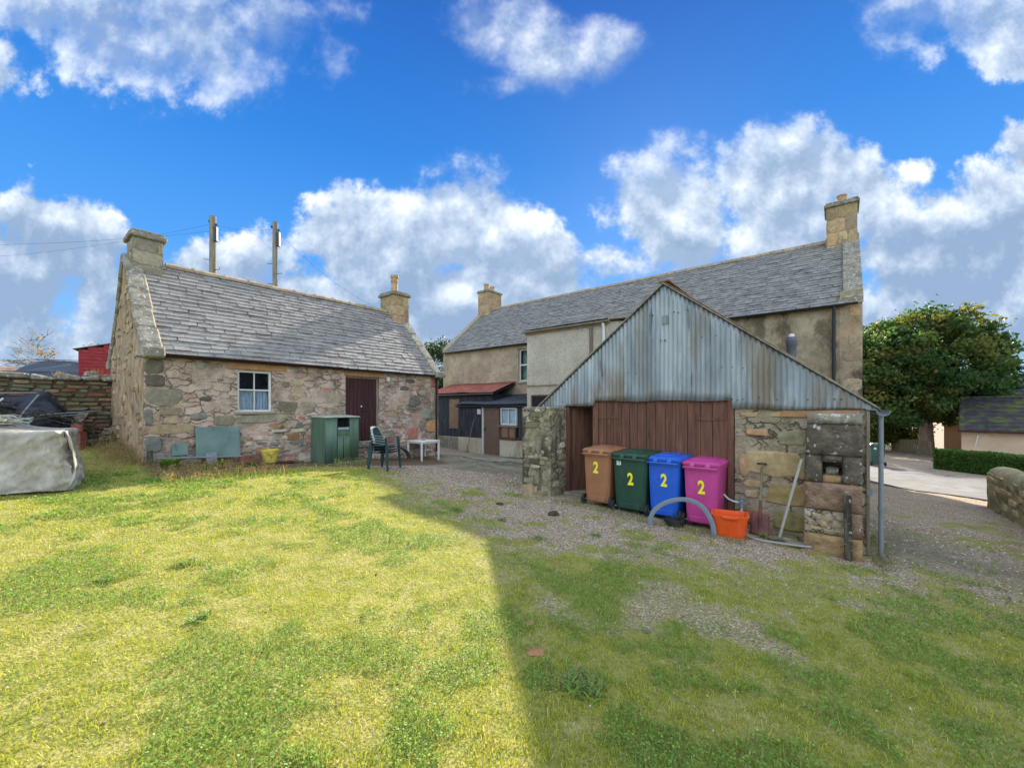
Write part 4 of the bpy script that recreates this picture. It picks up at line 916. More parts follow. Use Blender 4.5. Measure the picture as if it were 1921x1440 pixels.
    corr_slope('roof_sheet', F(16.25, 13.16, 2.49), -D1, S2, 4.5, 1.75, m_redtin, ro, sheets=6, seed=3)
    gutter('gutter', fr2, -.2, L2 + .1, 2.43, .2, .05, m_greymetal, t2)
build_leanto()

# ================================================================ TIN-GABLED SHED
def build_shed():
    t = thing('tin_gabled_shed', F(2.46, 7.57, -.05), 'shed with weathered corrugated tin gable above brown plank doors and rubble wall', 'shed')
    fr = Fr(F(5.22, 7.57), -D1, -D2); L = 5.52; A = lambda m: 5.22 - m
    apex = A(2.50); ZA, ZL, ZR = 4.10, 1.86, 1.86
    sL = (ZA - ZL) / (apex + .05); sR = (ZA - ZR) / (L + .08 - apex)
    ztop = lambda a: ZA - (apex - a) * sL if a < apex else ZA - (a - apex) * sR
    d0, d1 = A(4.60) + .02, A(3.92)                                   # dark doorway
    g0, g1 = A(3.90), A(1.40)                                        # big door
    def zlo(a):
        if a < d0: return 1.835
        if a < d1 + .02: return 1.875
        if a < g1 + .02: return 1.96
        return 1.815 if a < L else 1.80
    # nine tin sheets
    xs = [-.05, .62, 1.26, 1.95, 2.62, 3.27, 3.93, 4.55, 5.10, L + .10]
    cuts = [d0, d1 + .02, g1 + .02]
    for i in range(9):
        a0, a1 = xs[i], xs[i + 1] + .035
        segs = [a0] + [c for c in cuts if a0 + .05 < c < a1 - .05] + [a1]
        # one mesh per sheet with a stepped lower edge
        n = int((a1 - a0) / .078 * 6); V = []; Fc = []; rows = 10; w = origin(t); dd = .055 + .0035 * (i % 2)
        cols_ = sorted(set([a0 + (a1 - a0) * k / n for k in range(n + 1)] + [c for c in segs[1:-1]] + [c + .0005 for c in segs[1:-1]]))
        for a in cols_:
            lo = zlo(a) + .012 * math.sin(a * 5) + random.uniform(-.003, .003); hi = max(ztop(a) - .005, lo + .01)
            for j in range(rows + 1):
                z = lo + (hi - lo) * j / rows
                V.append(fr.p(a, z, dd + .0105 * math.sin(2 * math.pi * a / .078) + .008 * math.sin(a * 2.3 + z * 2.1 + i) + .004 * math.sin(z * 9 + i * 2 + a * 7)) - w)
        for k in range(len(cols_) - 1):
            for j in range(rows): q = k * (rows + 1) + j; Fc.append((q, q + rows + 1, q + rows + 2, q + 1))
        o = ob('corrugated_sheet', newmesh('corrugated_sheet', V, Fc, m_tin, True), t); s = o.modifiers.new('thickness', 'SOLIDIFY'); s.thickness = .0015
    r = random.Random(2)
    nb = MB()
    for k in range(90):
        a = r.uniform(.1, L - .1); z = r.choice([1.98, 2.5, 3.05, 3.55]) + r.uniform(-.02, .02)
        a = round(a / .078) * .078 + .02
        if zlo(a) + .03 < z < ztop(a) - .08: nb.fbox(fr, a - .009, a + .009, z - .009, z + .009, .058, .074)
    nb.build('roofing_nail', plain('rusty_nail', sr(60, 50, 46), .8), t, kind='stuff')
    b = MB(); b.fbox(fr, apex - .02, apex + .08, 3.36, 3.52, .066, .074); b.build('patch', m_greymetal, t)
    # backing boards behind tin, verge strips
    vb = MB(); vb.beam(fr.p(-.12, ztop(-.12) + .02, .03), fr.p(apex, ZA + .03, .03), .14, .03, up=Vector(fr.N)); 
    b = MB()
    for (a0, a1) in ((-.12, apex), (apex, L + .14)):
        p0, p1 = fr.p(a0, ztop(a0) + .012, .0), fr.p(a1, ztop(a1) + .012, .0)
        b.beam(p0 + fr.N * .03, p1 + fr.N * .03, .15, .022)
    b.build('verge_strip', m_greywood, t)
    # walls
    w1 = wall_sheet('rubble_wall', fr, g1 + .05, L, -.7, 1.86, m_rubble_m, t, [], res=.06, amp=.03, seed=41)
    def S(a0, a1, z0, z1, c, d=.04, cut=False, rot=0): stone(w1, fr, (a0 + a1) / 2, (z0 + z1) / 2, a1 - a0, z1 - z0, d, c, cut, rot)
    x = g1 + .05
    S(x + .12, x + .5, 1.38, 1.5, sr(176, 138, 102), .035, False, -.05); S(x + .1, x + .95, .72, 1.15, sr(176, 152, 112), .04); S(x + .05, x + .22, .7, 1.1, sr(168, 138, 104), .03)
    S(x + .12, x + .42, .54, .68, sr(172, 148, 112), .045); S(x + .14, x + .36, .38, .52, sr(168, 150, 116), .045); S(x + .6, x + 1.0, 1.25, 1.52, sr(150, 142, 112), .03); S(x + .8, x + 1.05, .72, 1.1, sr(160, 134, 92), .035)
    S(x + .42, x + 1.0, .28, .66, sr(160, 138, 92), .03); S(x + .1, x + .45, -.05, .22, sr(150, 108, 78), .04); S(x + .5, x + 1.1, -.08, .24, sr(140, 128, 82), .05); S(x + .55, x + .9, -.32, -.1, sr(120, 116, 70), .06); S(x + .92, x + 1.3, -.3, -.08, sr(126, 122, 76), .06); S(x + .05, x + .45, -.26, -.08, sr(128, 112, 78), .05)
    rubble(w1, fr, x + .05, L - .05, -.3, 1.8, (.12, .2), (.16, .42), [(sr(164, 142, 104), 4), (sr(176, 148, 112), 2), (sr(146, 134, 104), 3)], [(x, x + 1.1, -.4, 1.2), (x + .1, x + 1.02, 1.2, 1.55)], .7, (.02, .04), 43, maxn=60)
    b = MB(); b.fbox(fr, L - 1.0, L - .1, 1.70, 1.80, 0, .045); b.build('wall_plate', m_ochre, t)
    wall_sheet('side_wall', Fr(F(-.30, 7.57), D2, -D1), 0, 5.2, -1, 1.86, m_rubble_m, t, [], res=.15, amp=.03, seed=44)
    wall_sheet('left_side_wall', Fr(F(5.22, 12.1), -D2, D1), 0, 4.5, -.6, 1.86, m_cream, t, [], res=.2, amp=.02, seed=45)
    wall_sheet('back_wall', Fr(F(-.3, 12.0), D1, D2), 0, 5.5, -.6, 1.9, m_rubble_m, t, [], res=.4, amp=.02, seed=46)
    b = MB(); b.fbox(fr, .0, d0 - .05, -.4, 1.84, -.4, -.02); b.build('jamb_wall', m_cream, t)
    # gable infill behind tin so no light leaks
    inf = MB(); inf.V = [fr.p(.12, 1.99, .02), fr.p(L - .16, 1.99, .02), fr.p(apex, ZA - .04, .02), fr.p(.12, 1.99, 0), fr.p(L - .16, 1.99, 0), fr.p(apex, ZA - .04, 0)]
    inf.Fc = [(0, 1, 2), (3, 5, 4), (0, 3, 4, 1), (1, 4, 5, 2), (2, 5, 3, 0)]; inf.build('gable_boarding', m_darkboard, t)
    # roof
    for sgn, (a_e, a_a) in ((1, (-.12, apex)), (-1, (L + .14, apex))):
        E0 = fr.p(a_e, ztop(a_e) + .03, .08); S_ = (fr.p(a_a, ZA + .03, .08) - E0); H = S_.length
        rb = MB(); P = [E0 - UP * .03, E0 + S_ - UP * .03]; n_ = D2 * 4.6
        rb.V = [P[0], P[1], P[1] + n_, P[0] + n_] + [p - UP * .02 for p in (P[0], P[1], P[1] + n_, P[0] + n_)]; rb.Fc = [(0, 1, 2, 3), (7, 6, 5, 4), (0, 4, 5, 1), (1, 5, 6, 2), (2, 6, 7, 3), (3, 7, 4, 0)]
        ro = rb.build('roof', m_darkboard, t)
        corr_slope('roof_sheet', E0, D2, S_.normalized(), 4.6, H, m_rusttin, ro, seed=sgn)
    b = MB(); b.beam(fr.p(apex, ZA + .055, .08), fr.p(apex, ZA + .055, -4.5), .20, .03); b.build('ridge_cap', m_rusttin, t)
    # flue
    b = MB(); c = F(.755, 10.0); zb = 2.65
    b.lathe([(.13, 0), (.12, .05), (.085, .12), (.085, .42), (.10, .44), (.10, .56), (.085, .57), (.075, .60), (.075, .62)], c + UP * zb, 16); b.build('flue_pipe', plain('dark_grey_flue', sr(78, 84, 92), .5), t, smooth=True)
    b = MB(); b.lathe([(.05, 0), (.05, .06), (0, .07)], c + UP * (zb + .62), 12); b.build('flue_cap', m_whitepipe, t, smooth=True)
    # dark doorway: frame, leaf standing ajar inward
    b = MB(); b.fbox(fr, d0 - .05, d0 + .05, -.1, 1.86, -.12, .02); b.fbox(fr, d1 - .04, d1 + .03, -.1, 1.95, -.12, .02); b.build('door_frame', m_plank, t, bevel=.004)
    lf = MB(); lf.beam(fr.p(d0 + .05, .0, -.12) + UP * .93, fr.p(d0 + .34, .93, -.62), .035, 1.80); lf.build('door_leaf', m_plank, t)
    # big doors: planks, posts, hinges
    dr = MB(); dr.fbox(fr, g0, g0 + .06, -.15, 1.95, -.05, .02); dd = dr.build('garage_door', m_plank, t, bevel=.004); dr = MB(); dr.fbox(fr, g1 - .05, g1 + .04, -.2, 1.97, -.05, .04); dr.build('door_post', m_plank, dd, bevel=.004)
    xs2 = [g0 + .062]; r = random.Random(9)
    ws = [.17, .16, .17, .16, .16, .17, .17, .18, .19, .20, .22, .19, .24]; k = (g1 - .05 - xs2[0]) / sum(ws)
    for w_ in ws: xs2.append(xs2[-1] + w_ * k)
    for i in range(len(ws)):
        b = MB(); o = r.uniform(-.004, .004); b.fbox(fr, xs2[i] + .004, xs2[i + 1] - .004, -.12 - .01 * i, 1.97, -.03 + o, -.003 + o); b.build('plank', m_plank, dd, bevel=.003)
    for z in (.35, 1.62):
        b = MB(); b.fbox(fr, g1 - .56, g1 + .02, z, z + .045, .001, .012); b.build('hinge', m_plank, dd)
        b = MB(); b.fbox(fr, g0 + .02, g0 + .50, z, z + .045, .001, .012); b.build('hinge', m_plank, dd)
    b = MB(); b.fbox(fr, g0, g1, -.2, 1.9, -.5, -.45); b.build('interior_shade_sheet', m_dark, t)  # near-black sheet painted as the darkness behind the planks
    # threshold slab in the doorway
    b = MB(); b.fbox(fr, d0 - .05, d1, -.12, .03, -.6, .12); b.build('threshold', m_conc, t, bevel=.01)
    # gutter and pipes at the right eave (runs away along n)
    fs = Fr(F(-.30, 7.57), D2, -D1)
    gutter('gutter', fs, -.14, 4.5, 1.80, .17, .075, m_greymetal, t)
    b = MB(); b.tube([fs.p(-.02, 1.74, .15), fs.p(-.02, -.18, .15), fs.p(-.02, -.23, .17), fs.p(-.02, -.27, .22)], .029, 10)
    for z in (1.1, .42): b.tube([fs.p(-.02, z, .15), fs.p(-.02, z + .06, .15)], .038, 10)
    b.build('downpipe', m_greymetal, t, smooth=True)
    b = MB(); b.fbox(fs, -.06, .10, .62, .70, .0, .06); b.build('pipe_bracket', m_greymetal, t)
    # tall boards on the corner
    b = MB(); b.fbox(fr, L + .0, L + .035, -.2, 1.80, -.3, .03); b.build('corner_board', m_greywood, t)
build_shed()

def build_piers():
    # left pier
    t = thing('mossy_stone_pier', F(4.96, 6.95, 0), 'lichened rubble stone pier left of the shed doorway', 'pier')
    fr = Fr(F(5.33, 6.95), -D1, -D2); core = MB()
    m_pier = M('pier_mortar', [(.25, sr(96, 88, 68)), (.5, sr(150, 138, 110)), (.8, sr(190, 180, 154))], 5, 10, .95, 1., 14, bdist=.05, cracks=(6, (1, 1, 1.5), .8), over=[(1.9, .50, .60, sr(62, 58, 44), (1, 1, .35), .8), (7, .6, .66, sr(206, 198, 178), Z1, .6)])
    wl = wall_sheet('pier_face', fr, 0, .73, -.4, 1.83, m_pier, t, res=.035, amp=.035, seed=51)
    wall_sheet('pier_side', Fr(F(4.60, 6.95), D2, -D1), 0, .60, -.4, 1.83, m_pier, t, res=.035, amp=.03, seed=52)
    wall_sheet('pier_side', Fr(F(5.33, 7.55), -D2, D1), 0, .60, -.4, 1.83, m_pier, t, res=.05, amp=.03, seed=53)
    b = MB(); b.fbox(fr, .02, .71, 1.78, 1.85, -.6, .0); b.build('pier_cap', m_skew, t, bevel=.02)
    rubble(wl, fr, .02, .72, .0, 1.8, (.09, .2), (.10, .34), [(sr(120, 112, 88), 3), (sr(150, 136, 106), 3), (sr(84, 78, 60), 2), (sr(176, 164, 136), 1)], keep=.55, dep=(.01, .03), seed=54)
    rubble(wl, Fr(F(4.60, 6.95), D2, -D1), .02, .58, .0, 1.8, (.12, .22), (.14, .3), [(sr(150, 138, 108), 3), (sr(176, 164, 136), 3)], keep=.45, dep=(.01, .025), seed=55)
    stone(wl, fr, .16, .08, .34, .26, .10, sr(156, 132, 104)); stone(wl, fr, .5, .02, .3, .2, .12, sr(140, 124, 92))
    # right buttress of big blocks
    t = thing('block_buttress', F(.06, 7.1, -.2), 'soot blackened block buttress at the corner of the tin gabled shed', 'buttress')
    fr = Fr(F(.385, 7.10), -D1, -D2); W_ = .625
    m_bk = M('buttress_dark_stone', [(.25, sr(60, 52, 44)), (.5, sr(98, 86, 72)), (.75, sr(136, 122, 102))], 7, 10, .95, 1., 12, bdist=.05, over=[(13, .60, .65, sr(196, 194, 178), Z1, .85), (4, .6, .7, sr(150, 124, 90), Z1, .5)])
    m_br = M('buttress_red_stone', [(.25, sr(100, 78, 64)), (.5, sr(140, 110, 88)), (.75, sr(168, 140, 114))], 7, 10, .95, 1., 12, bdist=.05, over=[(9, .64, .68, sr(206, 200, 186), Z1, .8), (3, .56, .66, sr(104, 86, 74), Z1, .6)])
    m_bo = M('buttress_ochre_stone', [(.25, sr(124, 98, 66)), (.5, sr(164, 132, 92)), (.75, sr(186, 156, 116))], 8, 10, .95, 1., 12, bdist=.05, over=[(10, .62, .68, sr(110, 82, 46), Z1, .7)])
    m_pm = M('patch_mortar', [(.3, sr(140, 122, 96)), (.5, sr(176, 158, 130)), (.7, sr(200, 190, 168))], 7, 10, .95, 1., 10, bdist=.06, cracks=(9, (1, 1, 1), .9))
    def blk(a0, a1, z0, z1, d0_, d1_, mat, nm='block', seed=0):
        # subdivided, roughened block
        nx = max(2, int((a1 - a0) / .04)); nz = max(2, int((z1 - z0) / .04)); V = []; Fc = []; rr = .02; w = origin(t)
        for j in range(nz + 1):
            for i in range(nx + 1):
                a = a0 + (a1 - a0) * i / nx; z = z0 + (z1 - z0) * j / nz
                e = min(a - a0, a1 - a, z - z0, z1 - z); dr_ = -(.022 * (1 - min(1, e / .03)) ** 2)
                o = (float(fbm(np.array([a]), np.array([z]), seed, 7, 3, seed)[0]) - .5) * .03 if e > .001 else -.0
                V.append(fr.p(a, z, d1_ + dr_ + o) - w)
        k = len(V)
        for j in range(nz):
            for i in range(nx): q = j * (nx + 1) + i; Fc.append((q, q + 1, q + nx + 2, q + nx + 1))
        ring = [i for i in range(nx + 1)] + [(j) * (nx + 1) + nx for j in range(1, nz + 1)] + [nz * (nx + 1) + i for i in range(nx - 1, -1, -1)] + [j * (nx + 1) for j in range(nz - 1, 0, -1)]
        for q in ring:
            i, j = q % (nx + 1), q // (nx + 1); V.append(fr.p(a0 + (a1 - a0) * i / nx, z0 + (z1 - z0) * j / nz, d0_) - w)
        m_ = len(ring)
        for q in range(m_): Fc.append((ring[q], k + q, k + (q + 1) % m_, ring[(q + 1) % m_]))
        Fc.append(tuple(k + q for q in range(m_)))
        return ob(nm, newmesh(nm, V, Fc, mat, True), t)
    B0 = -.47
    blk(.03, W_ - .0, 1.62, 1.76, B0, .03, m_skew, 'cap_stone', 1)
    blk(.02, W_, 1.18, 1.615, B0, .015, m_bk, seed=2)
    blk(.0, .20, .80, 1.175, B0, .005, m_bk, seed=3); blk(.42, W_, .80, 1.175, B0, .01, m_bk, seed=4); blk(.205, .415, 1.09, 1.175, B0, .02, m_bk, 'ledge_stone', 6); blk(.205, .415, .80, .90, B0, -.02, m_bo, seed=5); blk(.24, .38, .905, 1.0, B0, -.10, m_skew, 'small_stone', 8)
    blk(.0, W_, .42, .795, B0, .012, m_br, seed=7)
    blk(.0, .46, .08, .415, B0, -.004, m_pm, 'patched_block', 9); blk(.465, W_, .08, .415, B0, .01, m_br, seed=10)
    rubble(t, Fr(fr.p(0, 0, .0), fr.U, fr.N), .03, .44, .12, .40, (.07, .11), (.08, .18), [(sr(150, 136, 108), 2), (sr(176, 150, 116), 2)], keep=.8, dep=(.012, .03), seed=57)
    blk(-.01, .47, -.45, .075, B0, .03, m_bo, 'footing_block', 11); blk(.475, W_ + .005, -.45, .075, B0, .02, m_bo, 'footing_block', 12)
    b = MB(); c = F(-.10, 7.01); g0 = gz1(c.x, c.y)
    b.V = []; b.beam(Vector((c.x, c.y, g0 - .2)), Vector((c.x - .01, c.y + .01, .68)), .085, .07, up=D2)
    o = b.build('timber_post', m_blackwood, None, bevel=.01, label='rotten upright post standing against the block buttress', cat='post')
build_piers()

def build_boundary():
    t = thing('rubble_boundary_wall', F(14.6, -2, .9), 'tall dry rubble boundary wall with loose cope stones beside the tarp covered heap', 'wall')
    fr = Fr(F(14.45, -9.0), D2, -D1); L = OBN0 + 9.0 + .02
    mm = M('dark_rubble_core', [(.3, sr(60, 50, 38)), (.6, sr(104, 90, 70)), (.8, sr(130, 114, 90))], 5, 8, .95, 1, 16)
    w = wall_sheet('wall_core', fr, 0, L, .2, 2.5, mm, t, res=.1, amp=.03, seed=61)
    b = MB(); b.fbox(fr, 0, L, .2, 2.5, -.55, -.03); b.build('wall_core', mm, t)
    rubble(w, fr, 7.0, L - .02, .75, 2.48, (.075, .125), (.16, .42), [(sr(122, 104, 80), 5), (sr(98, 84, 66), 3), (sr(146, 120, 92), 2), (sr(134, 84, 62), 1.2), (sr(112, 108, 88), 3)], keep=.97, dep=(.03, .075), seed=62, fill=(.92, 1.04), maxn=280)
    r = random.Random(3); a = 6.0
    while a < L - .1:
        ww = r.uniform(.28, .5); h = r.uniform(.09, .17); b = MB(); z = 2.48 + r.uniform(-.01, .02)
        c = [fr.p(a, z, .09 + r.uniform(0, .04)), fr.p(a + ww - .02, z, .09 + r.uniform(0, .04)), fr.p(a + ww - .02, z, -.5), fr.p(a, z, -.5)]
        tl = r.uniform(-.05, .05); tp = [c[0] + UP * (h + tl), c[1] + UP * (h - tl), c[2] + UP * (h - tl * .5) + fr.U * r.uniform(-.03, .03), c[3] + UP * (h + r.uniform(-.03, .03))]
        b.hexa(c + tp); b.build('cope_stone', m_skew, t, bevel=.03)
        if r.random() < .4:
            b = MB(); q = fr.p(a + ww * .5, z + h, -.1); s = r.uniform(.08, .16); b.hexa([q + fr.U * x + fr.N * y + UP * zz * (1 + r.uniform(-.2, .2)) for x, y, zz in ((-s, s, -.01), (s, s * .8, -.01), (s * .8, -s, -.01), (-s, -s, -.01), (-s * .7, s * .7, s * .9), (s * .8, s * .6, s), (s * .6, -s * .7, s * .8), (-s, -s * .6, s * .7))]); b.build('cope_stone', m_skew, t, bevel=.02)
        a += ww
build_boundary()
# ================================================================ WHEELED BINS
RZ = math.atan2(-.629, .778)                                        # local x runs right along the shed front, local y into it
def loop(w, d0, d1, z, rad=.05, k=4):
    """rounded rectangle x in +-w/2, y d0..d1"""
    P = []
    for (cx, cy, a0) in ((w / 2 - rad, d0 + rad, -90), (w / 2 - rad, d1 - rad, 0), (-w / 2 + rad, d1 - rad, 90), (-w / 2 + rad, d0 + rad, 180)):
        for j in range(k + 1):
            an = R(a0 + 90 * j / k); P.append((cx + rad * math.cos(an), cy + rad * math.sin(an), z))
    return P
def loft(b, loops, cap0=True, cap1=True):
    k = len(b.V); q = len(loops[0])
    for L in loops: b.V += [Vector(p) for p in L]
    for i in range(len(loops) - 1):
        for j in range(q): a = k + i * q + j; c = k + i * q + (j + 1) % q; b.Fc.append((a, c, c + q, a + q))
    if cap0: b.Fc.append(tuple(k + j for j in range(q))[::-1])
    if cap1: b.Fc.append(tuple(k + (len(loops) - 1) * q + j for j in range(q)))
def plastic(name, c, rough=.42):
    hi = tuple(min(1, x * 1.12 + .004) for x in c); lo = tuple(x * .86 for x in c)
    return M(name, [(.3, lo), (.7, hi)], 3, 6, rough, .06, 50, spec=.45, src='obj', over=[(5, .60, .75, tuple(x * .7 + .12 for x in c), (2, 2, .5), .28), (2.2, .5, .8, (.20, .17, .13), (1, 1, .4), .18), (40, .64, .70, tuple(x * .5 + .25 for x in c), (1, 1, .3), .35), (1.3, .46, .62, tuple(x * .55 for x in c), Z1, .35)])
m_rubber = plain('black_rubber', (.018, .018, .02), .7)
m_yellow = plain('yellow_numeral', (.86, .74, .03), .5, var=.03)
def numeral(parent, x, z, h, mat, y=-.012, txt='2', tilt=0):
    cu = bpy.data.curves.new('numeral', 'FONT'); cu.body = txt; cu.align_x = 'CENTER'; cu.align_y = 'CENTER'; cu.size = 1; cu.offset = .035; cu.extrude = .01
    tmp = bpy.data.objects.new('tmp', cu); COL.objects.link(tmp); dg = bpy.context.evaluated_depsgraph_get()
    me = bpy.data.meshes.new_from_object(tmp.evaluated_get(dg)); bpy.data.objects.remove(tmp); bpy.data.curves.remove(cu)
    me.name = 'numeral'; me.materials.clear(); me.materials.append(mat)
    o = ob('numeral', me, parent); s = h / .70
    o.matrix_local = Matrix.Translation((x, y, z)) @ Matrix.Rotation(R(tilt), 4, 'Y') @ Matrix.Rotation(R(90), 4, 'X') @ Matrix.Diagonal((s * .74, s, .08, 1)); return o
def make_bin(m, n, col, label, W=.58, H=1.0, D=.70, num=(0, .68), matname='bin_plastic', lidk=1, group='wheelie bins lined up before the plank doors', rz=RZ, loc=None, tilt=0):
    p = F(m, n) if loc is None else Vector(loc); z0 = gz1(p.x, p.y) if loc is None else loc[2]
    t = thing('wheeled_bin', (p.x, p.y, z0), label, 'wheelie bin', group, rz)
    mat = plastic(matname, col); k = lidk; b = MB(); w0, w1 = W * .80, W * .95
    def dd(z): f = (z - .08) / (H - .08); return (.0, .50 * D / .70 + f * .17 * D / .70), w0 + (w1 - w0) * f
    loops = []
    for z in (.07, .09, .14, .20, .5, .8, H - .09): (y0, y1), w = dd(z); loops.append(loop(w - (.02 if z < .08 else 0), y0 + (.01 if z < .08 else 0), y1, z, .045))
    (y0, y1), w = dd(H); loops += [loop(w + .01, y0 - .012, y1 + .012, H - .085, .05), loop(w + .02, y0 - .014, y1 + .014, H - .02, .05), loop(w + .045, y0 - .03, y1 + .03, H - .015, .06), loop(w + .045, y0 - .03, y1 + .03, H, .06)]
    loft(b, loops); body = b.build('body', mat, t, smooth=True)
    # rear ribs and foot panel
    b = MB(); b.box(-w0 * .36, w0 * .36, -.020, .005, .09, .175); b.build('foot_panel', mat, t, bevel=.006)
    for s in (-1, 1):
        b = MB(); b.hexa([(s * w0 * .44 - .008, -.008, .2), (s * w0 * .44 + .008, -.008, .2), (s * w0 * .44 + .008, .01, .2), (s * w0 * .44 - .008, .01, .2), (s * w1 * .44 - .008, -.008, H - .1), (s * w1 * .44 + .008, -.008, H - .1), (s * w1 * .44 + .008, .01, H - .1), (s * w1 * .44 - .008, .01, H - .1)]); b.build('rib', mat, t)
    # lid: shallow dome with lip, hinges towards the camera side
    b = MB(); lw = w1 + .055
    loft(b, [loop(lw, -.045, y1 + .05, H + .002, .06), loop(lw + .006, -.048, y1 + .056, H + .03, .06), loop(lw - .04, -.02, y1 + .03, H + .055, .08), loop(lw - .20, .08, y1 - .08, H + .075, .09)])
    lid = b.build('lid', mat, t, smooth=True)
    b = MB(); b.box(-lw * .30, lw * .30, .10, y1 - .12, H + .070, H + .088); b.build('lid_panel', mat, lid, bevel=.012)
    for s in (-1, 1):
        b = MB(); b.tube([(s * .115 - .035, -.062, H - .01), (s * .115 + .035, -.062, H - .01)], .020, 10); b.hexa([(s * .115 - .03, -.07, H - .005), (s * .115 + .03, -.07, H - .005), (s * .115 + .03, .03, H + .02), (s * .115 - .03, .03, H + .02), (s * .115 - .03, -.05, H + .028), (s * .115 + .03, -.05, H + .028), (s * .115 + .03, .05, H + .066), (s * .115 - .03, .05, H + .066)])
        b.build('hinge', mat, t, smooth=True, kind=None)
    b = MB(); b.tube([(-w1 * .46, -.02, H - .05), (-w1 * .46, -.095, H - .035), (-w1 * .38, -.105, H - .03), (w1 * .38, -.105, H - .03), (w1 * .46, -.095, H - .035), (w1 * .46, -.02, H - .05)], .014, 8); b.build('handle', mat, t, smooth=True)
    for s in (-1, 1):
        wr = .10; x = s * (w0 / 2 + .045); b = MB()
        b.lathe([(0, -.022), (.055, -.024), (.06, -.018), (.085, -.024), (wr, -.016), (wr, .016), (.085, .024), (.06, .018), (.055, .024), (0, .022)], (0, 0, 0), 20)
        for v in b.V: v[:] = (x + v.z, .02 + v.x, .10 + v.y)
        b.build('wheel', m_rubber, t, smooth=True)
    b = MB(); b.tube([(-w0 / 2 - .07, .02, .10), (w0 / 2 + .07, .02, .10)], .011, 8); b.build('axle', m_greymetal, t)
    if num: numeral(t, num[0], num[1], .20, m_yellow, y=-.010, tilt=num[1] * 40 - 26)
    return t
make_bin(3.49, 6.82, sr(152, 100, 66), 'brown wheelie bin beside the dark doorway, numbered 2', num=(-.02, .70), matname='brown_plastic')
gb = make_bin(2.87, 6.84, sr(28, 66, 46), 'wide dark green wheelie bin with white sticker, numbered 2', W=.66, H=1.0, D=.78, num=(.02, .60), matname='green_plastic')
b = MB(); b.box(-.235, -.155, -.012, -.006, .84, .93); b.build('sticker', plain('white_sticker', sr(216, 218, 208), .5), gb)
numeral(gb, -.195, .885, .055, plain('grey_ink', (.15, .17, .16), .6), y=-.0135, txt='67')
make_bin(2.30, 6.90, sr(26, 88, 186), 'blue wheelie bin between the green and the pink one, numbered 2', W=.56, num=(.01, .66), matname='blue_plastic')
make_bin(1.72, 6.93, sr(186, 62, 128), 'pink wheelie bin behind the grey hoop, numbered 2', W=.56, num=(.01, .64), matname='pink_plastic')
pb = Vector((17.75, 19.6, 0)); pb.z = gz1(pb.x, pb.y) + .03
fb = make_bin(0, 0, sr(34, 74, 58), 'lone dark green wheelie bin across the lane', num=None, matname='dark_green_plastic', loc=pb, rz=-.35, group=None)
b = MB(); b.box(-.18, -.08, -.014, -.006, .80, .90); b.build('sticker', plain('pale_sticker', sr(206, 210, 206), .5), fb)

def solo(name, mb, mat, label, cat, **k): return mb.build(name, mat, None, label=label, cat=cat, **k)
# grey trunking hoop
A0 = on(2.19, 6.42, -.02); A1 = on(2.99, 5.98, -.02); b = MB(); pts = []
for i in range(25):
    t_ = i / 24; an = math.pi * (1 - t_); mid = (A0 + A1) / 2; hv = (A1 - A0) / 2
    pts.append(mid + hv * math.cos(an) + UP * (.50 + .04 * math.sin(an * 2)) * math.sin(an) ** .85)
for i in range(24): 
    pass
k0 = len(b.V); side = (A1 - A0).normalized().cross(UP).normalized()
for i, p in enumerate(pts):
    tg = (pts[min(i + 1, 24)] - pts[max(i - 1, 0)]).normalized(); nn = side.cross(tg).normalized()
    for (u, v) in ((-.03, -.012), (.03, -.012), (.034, .012), (.012, .016), (-.012, .016), (-.034, .012)): b.V.append(p + nn * u + side * v)
for i in range(24):
    for j in range(6): q = k0 + i * 6 + j; q2 = k0 + i * 6 + (j + 1) % 6; b.Fc.append((q, q2, q2 + 6, q + 6))
b.Fc += [tuple(range(k0, k0 + 6)), tuple(range(k0 + 144, k0 + 150))[::-1]]
solo('plastic_hoop', b, plain('grey_pvc', sr(118, 126, 132), .45), 'grey plastic trunking bent into a hoop before the blue and pink bins', 'plastic hoop', smooth=True)
# black rubber pot under the blue bin
p = on(2.62, 6.52); b = MB(); b.lathe([(0, 0), (.13, 0), (.155, .06), (.15, .11), (.135, .115), (.12, .05), (0, .04)], p, 18); solo('black_basin', b, m_rubber, 'low black rubber basin on the gravel under the grey hoop', 'basin', smooth=True)
# orange crate
def crate():
    c = F(1.28, 6.78); g0 = gz1(c.x, c.y); t = thing('orange_crate', (c.x, c.y, g0 - .01), 'empty bright orange plastic recycling box on the gravel', 'plastic box', rz=RZ + .22)
    mat = plastic('orange_plastic', sr(228, 84, 16), .4); b = MB()
    def lp(w, d, z): return loop(w, -d / 2, d / 2, z, .04)
    loft(b, [lp(.38, .26, 0), lp(.385, .265, .01), lp(.46, .33, .30), lp(.475, .345, .30), lp(.475, .345, .32), lp(.50, .37, .325), lp(.50, .37, .345), lp(.445, .315, .345), lp(.365, .245, .02)], True, True)
    b.build('body', mat, t, smooth=True)
    b = MB(); b.hexa([(-.08, -.20, .285), (.08, -.20, .285), (.08, -.165, .28), (-.08, -.165, .28), (-.11, -.215, .325), (.11, -.215, .325), (.11, -.18, .325), (-.11, -.18, .325)]); b.build('grip', mat, t, bevel=.006)
    b = MB(); b.box(-.10, .10, .125, .135, .20, .27); b.build('grip', mat, t, bevel=.006)
    for s in (-1, 1):
        b = MB(); b.box(s * .222 - .006, s * .222 + .006, -.06, .06, .12, .26); b.build('side_rib', mat, t, bevel=.004)
crate()
